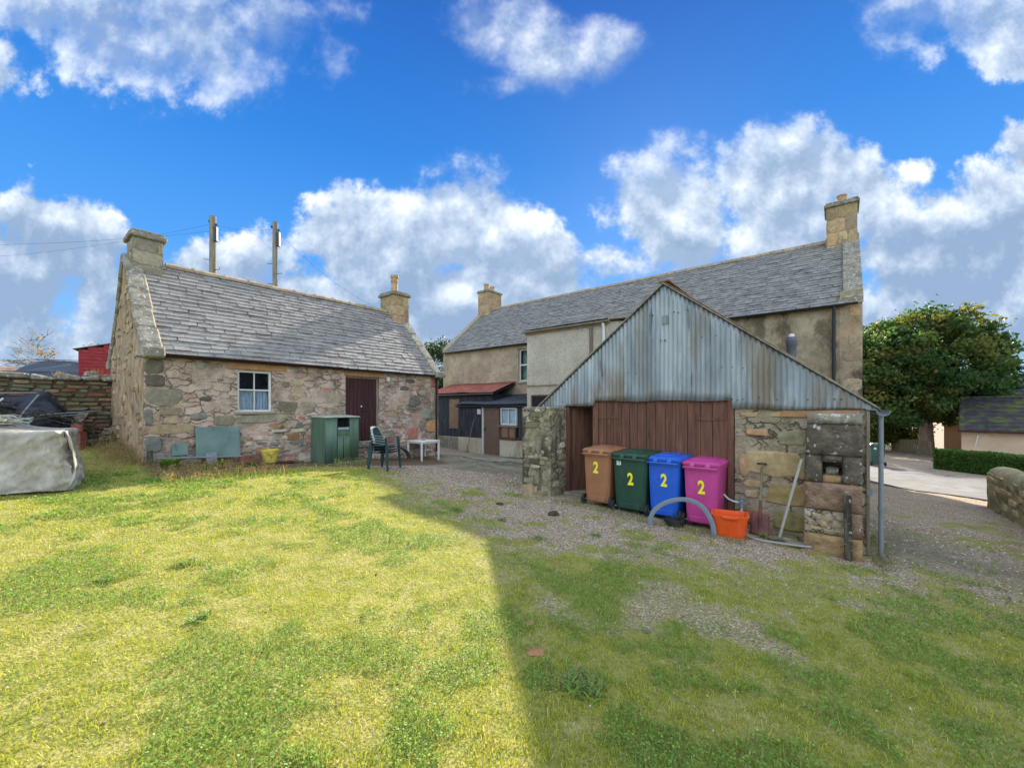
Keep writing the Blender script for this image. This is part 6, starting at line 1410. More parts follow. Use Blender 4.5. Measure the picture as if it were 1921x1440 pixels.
def junk():
    mt = M('black_polythene', [(.3, (.008, .009, .016)), (.7, (.03, .034, .05))], 5, 6, .35, .6, 14)
    r = random.Random(5); w = Fr(F(14.40, -.9), D2, -D1)
    # slumped black sheeting against the wall
    V = []; Fc = []; nu, nv = 60, 26
    for i in range(nu + 1):
        u = i / nu; a = -1.4 + 3.9 * u
        for j in range(nv + 1):
            v = j / nv; h = 1.30 * (1 - .78 * sstep(np.array(u), .62, 1.0)) * (1 + .12 * math.sin(u * 19)); p = w.p(a, 0, .08 + 1.15 * (1 - v) ** 1.3 * (1 - .3 * u)); g0 = gz1(p.x, p.y)
            z = g0 - .03 + float(h) * v ** .8 + .05 * float(fbm(np.array([a * 3]), np.array([v * 4]), 0, 1.5, 3, 3)[0] - .5) * 2
            V.append(w.p(a, z, .08 + 1.15 * (1 - v) ** 1.3 * (1 - .3 * u) + .10 * float(fbm(np.array([a]), np.array([v * 3 + 9]), 0, 3, 3, 8)[0] - .5) * 2))
    for i in range(nu):
        for j in range(nv): q = i * (nv + 1) + j; Fc.append((q, q + nv + 1, q + nv + 2, q + 1))
    ob('plastic_sheeting', newmesh('plastic_sheeting', V, Fc, mt, True), None, 'crumpled black plastic sheeting heaped against the rubble boundary wall', 'plastic sheeting')
    sb = MB(); r3 = random.Random(77)
    for k in range(34):
        a = r3.uniform(.2, 2.3); d = r3.uniform(.35, 1.1); z = max(1.05, 2.0 - .42 * max(0, a - .7)) - r3.uniform(-.06, .45) * d; L = r3.uniform(.2, .65); an = r3.uniform(-.5, .35)
        P = w.p(a - L * math.cos(an), z - L * math.sin(an), d); Q = w.p(a + L * math.cos(an), z + L * math.sin(an), d - r3.uniform(0, .2))
        (sb.tube([P, (P + Q) / 2 + UP * r3.uniform(-.04, .04), Q], r3.uniform(.006, .014), 5) if r3.random() < .55 else sb.beam(P, Q, r3.uniform(.03, .09), .012))
    solo('scrap_heap', sb, m_blackwood, 'tangle of dark scrap bars and slats on the black sheeting', 'scrap heap', kind='stuff')
    # bent grey pipes over it
    specs = [((-.2, 2.08, .75), (1.25, 2.16, .5), 'grey tube lying along the top of the black sheeting'), ((1.28, 2.12, .52), (.9, 1.4, .9), 'grey tube slanting down over the black sheeting'), ((.6, 1.55, .8), (2.3, 1.75, .12), 'long dark tube slanting against the wall stones'), ((.9, 1.5, .8), (2.0, 1.66, .25), 'second dark tube nearest the long slanting one')]
    for A, B, lab in specs:
        b = MB(); P, Q = w.p(*A), w.p(*B); mid = (P + Q) / 2 + UP * r.uniform(-.05, .05); b.tube([P, mid, Q], .017, 8); solo('metal_tube', b, m_greymetal, lab, 'tube', smooth=True)
    b = MB(); p = w.p(.75, 0, 1.55); g0 = gz1(p.x, p.y); b.tube([Vector((p.x, p.y, g0 + .1)), Vector((p.x - .02, p.y, g0 + .8)), Vector((p.x - .12, p.y + .05, g0 + 1.0)), Vector((p.x - .05, p.y + .1, g0 + 1.1))], .018, 8); solo('barrow_handle', b, m_whitepipe, 'cream curved handle standing out of the black sheeting', 'handle', smooth=True)
    p = w.p(1.0, 0, 1.2); b = MB(); b.lathe([(0, 0), (.09, 0), (.10, .18), (.095, .2), (.05, .22), (0, .22)], Vector((p.x, p.y, 1.36)), 14); solo('blue_tub', b, plain('grey_blue_plastic', sr(70, 100, 112), .5), 'small blue grey tub on the black sheeting', 'tub', smooth=True)
    for (a, d, zt, ww, lean, lab) in ((1.75, .60, 1.72, .17, .45, 'grey board leaning on the boundary wall beside the sheeted pallet'), (2.35, .40, 1.32, .17, .15, 'short grey board leaning near the outbuilding gable')):
        p = w.p(a, 0, d); g0 = gz1(p.x, p.y); b = MB(); P = w.p(a - lean * .5, g0, d); Q = w.p(a + lean * .6, zt, .10); X = w.U * ww / 2
        b.hexa([P - X, P + X, P + X + w.N * .03, P - X + w.N * .03, Q - X, Q + X, Q + X + w.N * .03, Q - X + w.N * .03]); solo('leaning_plank', b, m_greywood, lab, 'plank', bevel=.004)
    p = w.p(1.85, 0, 1.1); b = MB(); 
    for k in range(3): b.lathe([(.05, 0), (.06, 0), (.06, .16), (.05, .16)], Vector((p.x + .09 * k - .09, p.y - .03 * k, 1.30)), 10)
    b.box(p.x - .12, p.x + .12, p.y - .08, p.y + .05, gz1(p.x, p.y), 1.29); solo('clay_pots', b, m_terr, 'broken red clay pots on a block behind the sheeted pallet', 'clay pots', kind='stuff')
    SL = []
    for i in range(9):
        a = r.uniform(1.9, 3.0); d = r.uniform(.5, 1.5); an = r.uniform(-.5, .5); p = w.p(a, 0, d); g0 = gz1(p.x, p.y); L = r.uniform(.4, .9); t_ = (w.U * math.cos(an) + w.N * math.sin(an)) * L / 2
        b = MB(); b.beam(Vector((p.x, p.y, g0 + .05 + .03 * i)) - t_, Vector((p.x, p.y, g0 + .04 + .03 * i + r.uniform(0, .12))) + t_, .05, .03); b.V and SL.append(b)
    m_ = MB()
    for q in SL: m_.add(q.V, q.Fc)
    solo('scrap_laths', m_, m_blackwood, 'litter of dark scrap laths below the outbuilding gable', 'scrap wood', kind='stuff')
junk()
# ================================================================ BEYOND THE BOUNDARY WALL
def upper_yard():
    V = []; Fc = []; ms = [14.86, 15.6, 17, 20, 26, 40, 80, 160, 400]; ns = [-200, -80, -30, -10, 0, 4, 8, 9.2, 11, 14, 20, 40]
    for m in ms:
        for n in ns:
            f = float(sstep(np.array(float(n)), 9.0, 15.0)); V.append(tuple(F(m, n, 2.15 * (1 - f) - 1.2 * f)))
    k = len(ns)
    for i in range(len(ms) - 1):
        for j in range(k - 1): q = i * k + j; Fc.append((q, q + k, q + k + 1, q + 1))
    ob('field', newmesh('field', V, Fc, M('rough_grass', [(.3, (.05, .08, .02)), (.6, (.11, .14, .04)), (.8, (.2, .18, .08))], 2, 8, .95, .4, 20), True), None, 'raised grassy ground behind the boundary wall', kind='structure')
upper_yard()
def red_shed():
    # gable end towards the camera
    c = Vector((-16.4, 16.0, 2.1)); t = thing('red_shed', c, 'red boarded shed behind the boundary wall', 'shed')
    mr = M('red_paint_boards', [(.3, sr(118, 30, 34)), (.6, sr(156, 42, 44)), (.8, sr(176, 62, 58))], 3, 8, .6, .2, 30, (1, 1, 5), over=[(5, .62, .68, sr(190, 130, 120), (.5, .5, 8), .7)])
    ux = Vector((.80, .60, 0)); fr = Fr(c + Vector((-.75, 0, 0)) - UP * 2.1, ux, Vector((.60, -.80, 0))); Lf = 3.4
    zt = lambda a: 4.12 + .30 * min(a, Lf / 2) / 1 - (max(0, a - Lf / 2)) * .30
    z = 2.1
    while z < 4.6:
        h = .135; b = MB(); hi = z + h - .006
        a_end = Lf; a_st = 0
        if z + h > 4.12: a_st = max(0, (z + h * .55 - 4.12) / .30); a_end = Lf - a_st
        if a_end - a_st > .1: b.fbox(fr, a_st, a_end, z, hi, -.03, .0 + .004); b.build('board', mr, t)
        z += h
    fs = Fr(fr.p(0, 0, -2.6), -fr.N * -1, -ux)
    z = 2.1
    while z < 4.0: b = MB(); b.fbox(fs, 0, 2.6, z, z + .13, -.03, .0); b.build('board', mr, t); z += .136
    core = MB(); core.fbox(fr, .03, Lf - .03, 2.0, 4.05, -2.6, -.031); core.build('inner_wall', m_dark, t)
    for s in (0, 1):
        a0, a1 = (-.15, Lf / 2) if s == 0 else (Lf + .15, Lf / 2); b = MB(); P = fr.p(a0, zt(0) - .045 + .03, .05); Q = fr.p(a1, zt(Lf / 2) + .02, .05); n_ = -fr.N * 2.9
        b.hexa([P, Q, Q + n_, P + n_, P + UP * .025, Q + UP * .025, Q + n_ + UP * .025, P + n_ + UP * .025]); b.build('roof', plain('felt_roof', (.16, .16, .15), .8), t)
red_shed()
def car():
    c = Vector((-19.6, 17.6, 2.36)); t = thing('dark_car', c, 'dark blue car roof and windscreen showing above the boundary wall', 'car', rz=R(12))
    paint = plain('dark_blue_car_paint', (.012, .02, .045), .25, spec=.6); b = MB()
    prof = [(-2.1, .25), (-2.12, .62), (-1.9, .82), (-1.05, .92), (-.55, 1.34), (.0, 1.42), (.95, 1.40), (1.55, 1.28), (1.95, .92), (2.1, .85), (2.12, .3)]
    loops = []
    for (w, s) in ((-.86, .97), (-.80, 1), (.80, 1), (.86, .97)):
        loops.append([(x * s, (w if z < 1.0 else w * .82), z * (1 if z < 1 else s)) for x, z in prof])
    loft(b, loops); b.build('body', paint, t, smooth=True)
    gm = plain('car_glass', (.02, .035, .06), .08, spec=.6)
    for s in (-1, 1):
        b = MB(); y0, y1 = s * .845, s * .72
        b.hexa([(-.95, y0 * .995, .93), (1.7, y0 * .995, .93), (1.7, y0 * .9, .93), (-.95, y0 * .9, .93), (-.5, y1 * .99, 1.33), (1.4, y1 * .99, 1.30), (1.4, y1 * .9, 1.30), (-.5, y1 * .9, 1.33)]); b.build('side_window', gm, t)
    b = MB(); b.hexa([(-1.07, -.68, .94), (-1.07, .68, .94), (-1.0, .68, .94), (-1.0, -.68, .94), (-.58, -.62, 1.33), (-.58, .62, 1.33), (-.5, .62, 1.33), (-.5, -.62, 1.33)]); b.build('windscreen', gm, t)
    for s in (-1, 1):
        for x in (-1.35, 1.3):
            b = MB(); b.lathe([(0, -.1), (.2, -.11), (.31, -.1), (.31, .1), (.2, .11), (0, .1)], (0, 0, 0), 18)
            for v in b.V: v[:] = (x + v.x, s * .78 + v.z, .31 + v.y)
            b.build('wheel', m_rubber, t, smooth=True)
        b = MB(); b.beam((-.45, s * .66, 1.45), (1.2, s * .66, 1.44), .03, .03); b.build('roof_rail', m_black, t)
car()
def far_shed():
    c = Vector((-27, 20, 2.1)); t = thing('low_brown_shed', c, 'long low shed with brown roof far beyond the boundary wall', 'shed')
    b = MB(); b.box(-33, -22.5, 20, 26, 2.0, 3.6); b.build('wall', plain('brown_shed_wall', sr(120, 100, 84), .9), t); b = MB(); b.hexa([(-33.2, 19.8, 3.6), (-22.2, 19.8, 3.6), (-22.2, 26, 3.6), (-33.2, 26, 3.6), (-33.2, 21.5, 4.05), (-22.6, 21.5, 3.92), (-22.6, 24, 3.95), (-33.2, 24, 4.05)]); b.build('roof', m_rusttin, t)
far_shed()
# ---------------------------------------------------------------- poles and wires
def pole(x, y, top, label, w0=.15):
    t = thing('utility_pole', (x, y, 1.0), label, 'utility pole', 'old wooden poles behind the outbuilding'); p = Vector((x, y, 0))
    b = MB(); b.tube([p, p + UP * 5, p + UP * top], [w0, w0 * .92, w0 * .8], 12); b.build('shaft', m_greywood, t, smooth=True)
    b = MB(); b.box(x + .10, x + .22, y - .12, y + .02, top - 1.05, top - .45); b.build('junction_box', m_black, t, bevel=.02)
    b = MB()
    for i in range(7):
        z = top - 4.3 + i * .42; s = 1 if i % 2 else -1
        b = MB(); b.tube([Vector((x, y - .05, z)), Vector((x + s * .30, y - .05, z + .02)), Vector((x + s * .32, y - .05, z + .09))], .013, 5); b.build('climbing_step', m_black, t)
    for k in range(3):
        b = MB(); b.lathe([(.02, 0), (.045, .02), (.03, .05), (.045, .08), (0, .10)], Vector((x + (-.14 if k == 0 else .14), y, top - .25 - k * .14)), 8); b.build('insulator', m_black, t)
    return p + UP * (top - .3)
t1 = pole(-12.2, 16.5, 9.60, 'thicker weathered utility pole nearer the outbuilding chimney', .145)
t2 = pole(-9.95, 17.0, 9.60, 'slimmer dark topped utility pole behind the middle of the outbuilding roof', .125)
def wire(A, B, sag, lab):
    b = MB(); A, B = Vector(A), Vector(B); b.tube([A + (B - A) * s - UP * sag * 4 * s * (1 - s) for s in np.linspace(0, 1, 14)], .004, 4); solo('overhead_wire', b, m_black, lab, 'wire', kind=None)
wire(t1, (-34, 22, 9.9), .5, 'overhead wire leaving the thicker pole over the far yard'); wire(t1, t2, .15, 'short overhead wire between the two poles'); wire(t1 - UP * .3, (-30, 12, 7.2), .6, 'lower overhead wire running to the far side of the yard'); wire(t2, (-6.5, 22, 6.9), .5, 'overhead wire dropping from the slim pole to the cottage chimney')

# ================================================================ TREES AND HEDGE
def leaf_mat(name, transl=.45):
    mt = bpy.data.materials.new(name); mt.use_nodes = True; g = G(mt.node_tree); g.N.clear()
    c = g.n('ShaderNodeAttribute', attribute_name='tint').outputs['Color']
    d = g.n('ShaderNodeBsdfPrincipled'); g.put(d.inputs['Base Color'], c); d.inputs['Roughness'].default_value = .55; d.inputs['Specular IOR Level'].default_value = .25
    t = g.n('ShaderNodeBsdfTranslucent'); g.put(t.inputs[0], g.mix(1, c, (1.6, 1.5, .7), 'MULTIPLY'))
    m_ = g.n('ShaderNodeMixShader'); m_.inputs[0].default_value = transl; g.L.new(d.outputs[0], m_.inputs[1]); g.L.new(t.outputs[0], m_.inputs[2])
    o = g.n('ShaderNodeOutputMaterial'); g.L.new(m_.outputs[0], o.inputs[0]); return mt
m_leaf = leaf_mat('leaf'); m_blade = leaf_mat('grass_blade', .35)
m_bark = M('bark', [(.3, sr(108, 100, 84)), (.6, sr(156, 146, 126)), (.8, sr(178, 168, 148))], 4, 8, .95, .8, 20, (3, 3, .6))
def leaves(C, size, cols, rng, aspect=.7):
    n = len(C); u = rng.normal(size=(n, 3)); u /= np.linalg.norm(u, axis=1)[:, None]; v = np.cross(u, rng.normal(size=(n, 3))); v /= np.linalg.norm(v, axis=1)[:, None]
    s = size * rng.uniform(.6, 1.3, (n, 1)); a = u * s; b = v * s * aspect
    V = np.stack([C - a, C - b * .9 + a * .1, C + a, C + b * .9 + a * .1], 1).reshape(-1, 3); Q = np.arange(4 * n).reshape(n, 4)
    return V, Q, np.repeat(cols, 4, 0)
def crown(parent, ells, n_clump, per, size, pal, seed, spread=.32, mat=None, name='crown', shell=.55):
    rng = np.random.RandomState(seed); C = []; K = []
    vol = np.array([a * b * c for _, (a, b, c) in ells]); pick = rng.choice(len(ells), n_clump, p=vol / vol.sum())
    for i in pick:
        c, rad = ells[i]; d = rng.normal(size=3); d /= np.linalg.norm(d); r = rng.uniform(shell, 1.0) ** .7
        ctr = np.array(c) + d * np.array(rad) * r * rng.uniform(.92, 1.08); k = int(per * rng.uniform(.5, 1.4))
        pts = ctr + rng.normal(size=(k, 3)) * spread * np.array([1, 1, .62]) * rng.uniform(.7, 1.3)
        base = np.array(pal[rng.choice(len(pal))]); col = base * rng.uniform(.75, 1.25) * rng.uniform(.75, 1.3, (k, 1)); C.append(pts); K.append(col)
    C = np.concatenate(C); K = np.concatenate(K); V, Q, T = leaves(C, size, K, rng); V = V - np.array(origin(parent))
    return ob(name, fastmesh(name, V, Q, mat or m_leaf, cols=T), parent)
def limbs(parent, base, trunk_top, r0, ells, seed, n=9, mat=None):
    rng = random.Random(seed); b = MB(); B = Vector(base); T = Vector(trunk_top)
    b.tube([B - UP * .3, B + UP * .15, B + (T - B) * .5, T], [r0 * 1.5, r0 * 1.08, r0 * .9, r0 * .75], 14); tr = b.build('trunk', mat or m_bark, parent, smooth=True)
    for i in range(n):
        c, rad = ells[i % len(ells)]; d = Vector((rng.gauss(0, 1), rng.gauss(0, 1), rng.gauss(.2, .7))).normalized(); E = Vector(c) + Vector((d.x * rad[0], d.y * rad[1], d.z * rad[2])) * .8
        S_ = B + (T - B) * rng.uniform(.75, 1); Md = (S_ + E) / 2 + Vector((rng.gauss(0, .3), rng.gauss(0, .3), rng.uniform(0, .5))); b = MB(); b.tube([S_, S_ * .5 + Md * .5, Md, E], [r0 * .5, r0 * .38, r0 * .25, r0 * .06], 7); b.build('limb', mat or m_bark, parent, smooth=True)
def tree(name, x, y, zb, ells, r0, label, pal, nc, per, size, seed, spread=.35, group=None, ttop=None, n=9, **k):
    t = thing(name, (x, y, zb), label, 'tree', group); top = ttop or (x, y, zb + (ells[0][0][2] - zb) * .7); limbs(t, (x, y, zb), top, r0, ells, seed, n); crown(t, ells, nc, per, size, pal, seed + 1, spread, **k); return t
GR = [(.045, .095, .028), (.065, .12, .03), (.036, .08, .028), (.085, .13, .035), (.05, .10, .03), (.13, .135, .035)]
tree('sycamore_tree', 27.9, 27.2, -1.25, [((27.6, 27.5, 4.7), (4.1, 4.4, 3.5)), ((30.5, 27.8, 4.2), (2.8, 3.2, 2.8)), ((24.9, 27.4, 4.3), (2.6, 3.0, 2.7)), ((28.2, 27.4, 6.7), (2.9, 3, 1.8)), ((32.0, 28, 3.7), (1.8, 2.2, 2.0)), ((25.6, 26.8, 2.3), (2.6, 2.6, 1.6)), ((29.8, 27, 2.1), (2.8, 2.6, 1.5))],
     .37, 'big rounded sycamore with thick pale trunk on the far lane verge', GR, 700, 90, .12, 100, .30, ttop=(27.9, 27.4, 3.2), n=16)
tree('roadside_tree', 29.0, 31.7, -1.4, [((28.6, 31.8, .6), (1.9, 1.6, 1.9)), ((30.4, 31.4, .3), (1.5, 1.4, 1.6)), ((27.8, 31.8, 1.9), (1.5, 1.3, 1.4))], .08, 'loose pale green bush under the sycamore beside the wooden fence', [(.09, .13, .03), (.06, .10, .03), (.13, .16, .04)], 330, 70, .10, 120, .3, n=6)
tree('yellow_tree', 24.6, 34, -1.4, [((24.2, 34, 6.2), (2.0, 2.0, 2.6)), ((24.6, 34, 3.4), (1.8, 1.8, 2.2))], .15, 'yellow leaved tree behind the sycamore next to the cottage gable', [(.24, .24, .03), (.16, .19, .03), (.30, .27, .04)], 130, 60, .13, 130, .4, n=8)
tree('evergreen_tree', -6.0, 36, 0, [((-6.2, 36, 5.2), (2.6, 2.2, 2.5)), ((-4.2, 36, 4.4), (1.6, 1.6, 1.6))], .2, 'dark evergreen tree seen between the outbuilding and the cottage', [(.02, .04, .018), (.03, .055, .02), (.06, .08, .03)], 200, 60, .12, 140, .35, n=5)
tree('garden_bush', -17.8, 19.5, 2.1, [((-17.6, 19.5, 3.4), (1.5, 1.0, 1.0)), ((-19.3, 19.8, 3.2), (.9, .8, .7))], .06, 'sparse pale bush behind the dark car', [(.12, .14, .05), (.18, .17, .07)], 60, 40, .06, 150, .25, n=4)
def bare_tree():
    base = Vector((-22.2, 21.5, 2.0)); t = thing('bare_tree', base, 'thin half bare tree with ochre leaves behind the red shed', 'tree'); rng = random.Random(33); segs = []; tips = []
    def grow(p, d, L, r, dep):
        pts = [p]; rr = [r]
        for k in range(3):
            d = (d + Vector((rng.gauss(0, .16), rng.gauss(0, .16), rng.gauss(.03, .08)))).normalized(); p = p + d * L / 3; pts.append(p); rr.append(r * (1 - .16 * (k + 1)))
        segs.append((pts, rr, dep))
        if dep >= 5: tips.append(p); return
        for _ in range(rng.choice((2, 3, 3)) if dep else 5):
            nd = (d + Vector((rng.gauss(0, .55), rng.gauss(0, .5), rng.gauss(.0, .30)))).normalized(); grow(p, nd, L * rng.uniform(.62, .82), r * .58, dep + 1)
    grow(base, Vector((.12, 0, 1)), 1.45, .08, 0)
    b = MB(); [b.tube(p, r, 6) for p, r, d in segs if d < 2]; b.build('trunk', m_bark, t, smooth=True)
    b = MB(); [b.tube(p, [max(.011, x) for x in r], 4, cap=False) for p, r, d in segs if d >= 2]; b.build('twigs', m_bark, t, kind='stuff')
    rs2 = np.random.RandomState(4); tp = np.array([q[:] for q in tips if q.x > -22.6]); tp = tp[rs2.rand(len(tp)) < .75]; C = np.repeat(tp, 7, 0) + rs2.normal(size=(len(tp) * 7, 3)) * .16; col = np.array([(.26, .17, .03)]) * rs2.uniform(.5, 1.4, (len(C), 1)); V, Q, T = leaves(C, .07, col, rs2); V = V - np.array(base); ob('leaves', fastmesh('leaves', V, Q, m_leaf, cols=T), t, kind='stuff')
bare_tree()
def hedge():
    rng = np.random.RandomState(9); x0, x1, y0, y1 = 20.1, 21.0, 6.0, 19.2; n = 42000
    # surface-biased points
    P = rng.rand(n, 3); f = rng.randint(0, 4, n); P[:, 0] = np.where(f == 0, 0.02, P[:, 0]); P[:, 2] = np.where(f == 1, 1, P[:, 2]); P[:, 1] = np.where(f == 2, np.where(rng.rand(n) < .15, 1.0, P[:, 1]), P[:, 1]); P[:, 0] = np.where(f == 2, 0.0, P[:, 0])
    X = x0 + (x1 - x0) * P[:, 0] + rng.normal(size=n) * .035; Y = y0 + (y1 - y0) * P[:, 1] + rng.normal(size=n) * .03; Zb = gz(X, Y); Z = Zb + (.92 + .02 * np.sin(Y * 3)) * P[:, 2] + rng.normal(size=n) * .03
    k = .75 + .5 * fbm(X, Y, Z, 3, 3, 4); col = np.array([(.075, .15, .03)]) * k[:, None] * rng.uniform(.6, 1.5, (n, 1)); V, Q, T = leaves(np.stack([X, Y, Z], 1), .04, col, rng)
    t = thing('clipped_hedge', (x0, 12, -1), 'long neatly clipped green hedge along the far side of the lane', 'hedge'); ob('foliage', fastmesh('foliage', V - np.array(origin(t)), Q, m_leaf, cols=T), t)
    b = MB(); K = 12
    for i in range(K): ya, yb = y0 + (y1 - y0) * i / K, y0 + (y1 - y0) * (i + 1) / K; za, zb = gz1(x0, ya), gz1(x0, yb); b.hexa([(x0 + .06, ya, za), (x1 - .06, ya, za), (x1 - .06, yb, zb), (x0 + .06, yb, zb), (x0 + .06, ya, za + .85), (x1 - .06, ya, za + .85), (x1 - .06, yb, zb + .85), (x0 + .06, yb, zb + .85)])
    b.build('twig_core', plain('hedge_inside', (.02, .03, .012), 1), t)
hedge()
# ---------------------------------------------------------------- rounded rubble wall stub by the lane
def lane_wall():
    o = F(-3.1, 14.95); t = thing('lane_wall', (11.8, 9.7, -.6), 'low round topped rubble wall beginning at the lane edge', 'wall')
    E = Vector((11.75, 9.75, 0)); fr = Fr(E - D2 * 14, D2, D1)       # face towards the yard
    mw = M('lane_wall_stone', [(.25, sr(104, 96, 72)), (.5, sr(156, 142, 106)), (.8, sr(186, 172, 138))], 3, 9, .95, .9, 14, over=[(6, .6, .66, sr(98, 86, 60), Z1, .7)])
    V = []; Fc = []; K = 140; prof = []
    for j in range(25):
        s = j / 24
        if s < .35: prof.append((.24, s / .35 * .80))
        elif s > .65: prof.append((-.24, (1 - s) / .35 * .80))
        else: an = (s - .35) / .3 * math.pi; prof.append((.24 * math.cos(an), .80 + .20 * math.sin(an)))
    for i in range(K + 1):
        a = 14 * i / K; sc = 1 if a < 13.8 else max(.05, math.sqrt(max(0, 1 - ((a - 13.8) / .2) ** 2)))
        p0 = fr.p(a, 0, 0); g0 = gz1(p0.x, p0.y) - .15
        for d, z in prof:
            n_ = float(fbm(np.array([a]), np.array([z * 2 + d]), 0, 3.5, 3, 7)[0] - .5) * .09; V.append(tuple(fr.p(a, g0 + z * (1.15) * (.92 + .08 * sc) + n_ * .3, d * sc * (1 + n_ * 2)) - origin(t)))
    q = len(prof)
    for i in range(K):
        for j in range(q - 1): a = i * q + j; Fc.append((a, a + q, a + q + 1, a + 1))
    Fc.append(tuple(range(q))[::-1]); Fc.append(tuple(K * q + j for j in range(q)))
    ob('wall_core', newmesh('wall_core', V, Fc, mw, True), t)
    rubble(t, Fr(fr.p(0, 0, .235), fr.U, fr.N), 9.5, 13.78, -.6, .30, (.13, .2), (.2, .45), [(sr(150, 138, 106), 3), (sr(176, 160, 122), 3), (sr(120, 112, 90), 2)], keep=.7, dep=(.02, .045), seed=77)
lane_wall()

# ================================================================ HOUSES ACROSS THE LANE
m_bung = M('beige_bungalow_render', [(.3, sr(182, 158, 130)), (.7, sr(206, 184, 156))], 1, 7, .9, .3, 30, over=[(1.2, .56, .7, sr(150, 128, 104), Z1, .4)])
m_sunlit_orange = M('sunlit_orange_render', [(.3, sr(192, 150, 106)), (.7, sr(212, 172, 128))], 1.2, 6, .9, .3, 30)  # orange sunlight on this gable is put into the render colour
m_tile = M('mossy_concrete_tile', [(.3, sr(44, 42, 44)), (.6, sr(66, 62, 62)), (.8, sr(84, 78, 74))], 3, 7, .85, .3, 20, over=[(1.6, .50, .60, sr(84, 92, 34), (1, 1, 2), .8)])
def bungalow(name, E, Fd, Gd, L, half, ze, zr, wallm, label, courses=9, base=-2.2):
    """E near left eave corner, Fd along the facade, Gd to the back"""
    t = thing(name, (E[0], E[1], base), label, 'house'); E = Vector(E); Fd = Vector(Fd).normalized(); Gd = Vector(Gd).normalized()
    def P(f, g_, z): return Vector((E.x, E.y, 0)) + Fd * f + Gd * g_ + UP * z
    b = MB(); b.hexa([P(.08, .35, base), P(L, .35, base), P(L, 2 * half - .3, base), P(.08, 2 * half - .3, base), P(.08, .35, ze), P(L, .35, ze), P(L, 2 * half - .3, ze), P(.08, 2 * half - .3, ze)]); 
    k = len(b.V); b.V += [P(.3, .35, ze), P(.3, 2 * half - .3, ze), P(.3, half, zr - .08), P(L, .35, ze), P(L, 2 * half - .3, ze), P(L, half, zr - .08)]; b.Fc += [(k, k + 1, k + 2), (k + 3, k + 5, k + 4)]
    b.build('wall', wallm, t)
    b = MB(); b.hexa([P(0, 0, ze - .04), P(L + .2, 0, ze - .04), P(L + .2, half, zr - .05), P(0, half, zr - .05), P(0, 0, ze), P(L + .2, 0, ze), P(L + .2, half, zr), P(0, half, zr)]); b.hexa([P(0, 2 * half, ze - .04), P(0, half, zr - .05), P(L + .2, half, zr - .05), P(L + .2, 2 * half, ze - .04), P(0, 2 * half, ze), P(0, half, zr), P(L + .2, half, zr), P(L + .2, 2 * half, ze)]); rf = b.build('roof', m_dark, t)
    for i in range(courses):                                         # each course of tiles a lapped strip with rolls
        s0, s1 = i / courses, (i + 1.12) / courses; s1 = min(s1, 1); b = MB(); V = []; n_ = 120
        for q in range(n_ + 1):
            f = (L + .2) * q / n_; w = .012 * (1 if q % 4 in (0, 1) else 0)
            b.V += [P(f, half * s0, ze + (zr - ze) * s0 + .085 + w), P(f, half * s1, ze + (zr - ze) * s1 + .045 + w), P(f, half * s0, ze + (zr - ze) * s0 + .03)]
            if q: k = 3 * q; b.Fc += [(k - 3, k, k + 1, k - 2), (k - 1, k + 2, k, k - 3)]
        b.build('tile_course', m_tile, rf)
    b = MB()
    for q in range(int(L / .45)): 
        bb = MB(); bb.tube([P(.02 + q * .45, half, zr + .06), P(.44 + q * .45, half, zr + .06)], .11, 8); bb.build('ridge_tile', m_tile, rf)
    b = MB(); b.tube([P(-.02, -.05, ze - .0), P(L + .2, -.05, ze - .0)], .05, 8); b.build('gutter', m_darkred, t)
    b = MB(); b.beam(P(-.02, -.02, ze), P(-.02, half, zr + .02), .04, .16); b.beam(P(-.02, 2 * half, ze), P(-.02, half, zr + .02), .04, .16); b.build('bargeboard', m_darkred, t)
    return t, P
Fd, Gd = (.66, -.75), (.75, .66)
t, P = bungalow('bungalow', (25.2, 22.8), Fd + (0,), Gd + (0,), 10, 3.3, .48, 2.30, m_bung, 'beige bungalow with mossy dark tiled roof behind the hedge')
b = MB(); b.tube([P(.9, .28, .48), P(.8, .25, .30), P(.7, .2, .25), P(.6, .2, -.3)], .03, 6); b.build('vent_pipe', m_whitepipe, t, smooth=True)
b = MB(); b.hexa([P(6.2, .30, -1.2), P(7.6, .30, -1.2), P(7.6, .36, -1.2), P(6.2, .36, -1.2), P(6.2, .30, -.1), P(7.6, .30, -.1), P(7.6, .36, -.1), P(6.2, .36, -.1)]); wn = b.build('window', m_white, t); b = MB(); b.hexa([P(6.3, .28, -1.1), P(7.5, .28, -1.1), P(7.5, .30, -1.1), P(6.3, .30, -1.1), P(6.3, .28, -.2), P(7.5, .28, -.2), P(7.5, .30, -.2), P(6.3, .30, -.2)]); b.build('pane', m_dark, wn)
bungalow('bungalow', (33.2, 27.5), Fd + (0,), Gd + (0,), 12, 4.2, 1.4, 4.0, m_bung, 'second tiled roof rising behind the beige bungalow')
bungalow('sunlit_cottage', (30.4, 28.6), Fd + (0,), Gd + (0,), 4.5, 2.4, .9, 2.0, m_sunlit_orange, 'cottage end with orange sunlight put into its render colour, between sycamore trunk and bungalow')
